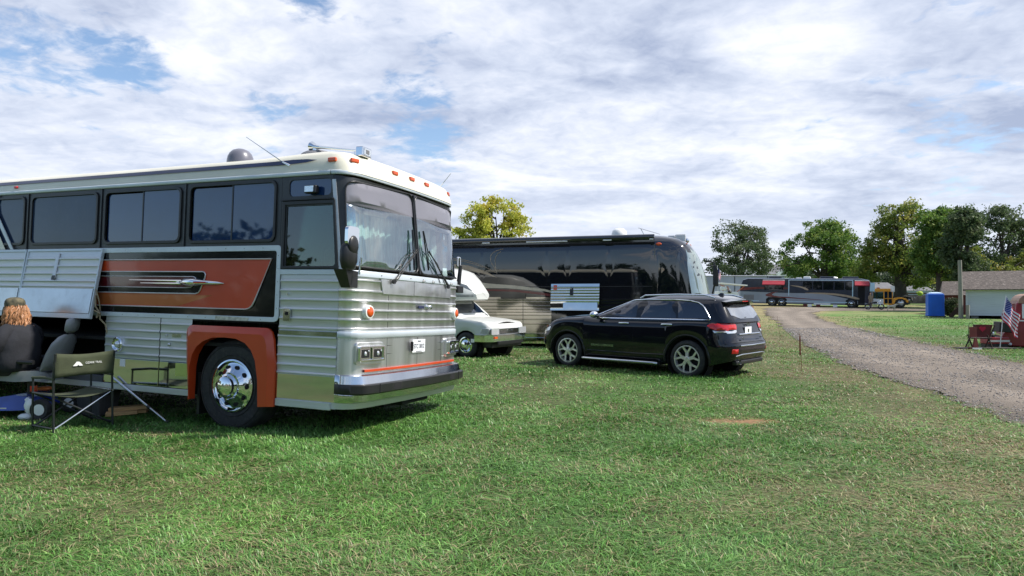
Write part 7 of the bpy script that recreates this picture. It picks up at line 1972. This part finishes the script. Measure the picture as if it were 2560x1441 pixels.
# wavy hair: many tapering locks over a scalp
hr = MB(); hr.ell((.0, 0, 1.385), .105, .098, .115, 18, 12)
random.seed(12)
for k in range(420):
    a = random.uniform(R(60), R(300)); r0 = random.uniform(.088, .10); zt_ = random.uniform(1.30, 1.44); L_ = random.uniform(.10, .20)
    x, y = r0 * math.cos(a) * 1.05, r0 * math.sin(a); ph = random.uniform(0, 6); am = random.uniform(.006, .018)
    pts = []
    for q_ in range(7):
        t = q_ / 6; rr_ = 1 + .46 * math.sin(t * 1.6) + random.uniform(-.015, .015)
        pts.append((x * rr_ + am * math.sin(ph + t * 5.5), y * rr_ + am * math.cos(ph + t * 5), zt_ - L_ * t))
    hr.tube(pts, [.005, .007, .008, .008, .007, .005, .001], 5)
hr.build('hair', M_HAIR, pe, smooth=70)
cp_ = MB().lathe([(.112, 1.425), (.113, 1.455), (.108, 1.485), (.09, 1.515), (.05, 1.532), (.001, 1.537)], (.015, 0, 0), axis='z', n=26).build('cap', M_CAMO, pe, smooth=60)
MB().loft([[(.10 + .02 * k, y * (.075 - .006 * k * k * .5), 1.435 - .006 * k - .12 * y * y) for y in (-1, -.6, 0, .6, 1)] for k in range(5)], cap=False, closed=False).build('cap_peak', M_CAMO, cp_, smooth=60, solid=.006)
MB().lathe([(.016, 0), (.02, .004), (.016, .008)], (-.098, 0, 1.44), axis='x', n=12).build('cap_strap', M_CAMO, cp_)

# grey bin, timber blocks, support pole and the picnic bits by the bay
bi = MB().loft([[(x * w_, y * d_, z) for x, y in ((-1, -1), (1, -1), (1, 1), (-1, 1))] for z, w_, d_ in ((0, .19, .13), (.28, .215, .15), (.30, .225, .16), (.315, .225, .16))]).build('storage_bin', mat('charcoal_plastic', (.045, .045, .047), .6, var=.15, stretch=(20, 20, 1)), None, bevel=.008)
bi.location = (-5.40, 8.92, 0); bi.rotation_euler = (0, 0, R(-22)); tag(bi, 'charcoal storage bin standing under the open bay behind the camp chair', 'bin')
for k, (x, y, z, a, l_) in enumerate(((-5.0, 8.95, .02, 14, .42), (-5.02, 8.80, .025, 26, .36), (-4.98, 8.90, .075, 20, .46))):
    o = MB().box(-l_ / 2, l_ / 2, -.07, .07, 0, .045).build('timber_block', M_WOOD, None, bevel=.006); o.location = (x, y, z); o.rotation_euler = (R(2), R(-2), R(a))
    tag(o, ['short new timber block lying under the top one by the bin', 'short new timber block nearest the camera in the small pile', 'longest new timber block lying on top of the two others'][k], 'timber block', 'timber blocks by the open bay')
sp1 = empty('support_pole', (-4.21, 8.35, 0), label='silver telescopic support pole leaning from the bay sill to the grass', cat='pole')
a = Vector((0, 0, .01)); b2 = Vector((-.86, .32, .52)); md = a.lerp(b2, .33)
MB().tube([md, b2], .016, 10).build('outer_tube', M_ALT, sp1, smooth=60); MB().tube([a, md], .011, 8).build('inner_tube', M_ALT, sp1, smooth=60)
MB().tube([md - (b2 - a) * .02, md + (b2 - a) * .02], .021, 10).build('collar', M_RUB, sp1); MB().ell((0, 0, .015), .035, .035, .02).build('foot', M_RUB, sp1)

# a beige motorhome parked behind the viewer, mirrored in the shiny sides
mh = empty('motorhome', (-25, -8, 0), (0, 0, R(-14)), label='beige motorhome parked behind the viewer', cat='motorhome')
MB().prism([(0, .5), (0, 3.1), (9.5, 3.1), (10.4, 2.6), (10.6, .9), (10.4, .5)], -2.5, 0).build('body', M_BEIGEP, mh, bevel=.1)
for a_, b_ in ((1, 3), (4.2, 5.4), (6.5, 8.2)): MB().box(a_, b_, .002, .02, 1.7, 2.5).build('window', M_CGLS, mh)
MB().box(.1, 10.3, .003, .02, 1.15, 1.45).build('stripe', M_MAR2, mh)
for x in (2.4, 8.6): MB().tube([(x, -.2, .5), (x, .02, .5)], .5, 20).build('wheel', M_TYRE, mh)
for m_ in list(bpy.data.meshes):
    if m_.users == 0: bpy.data.meshes.remove(m_)
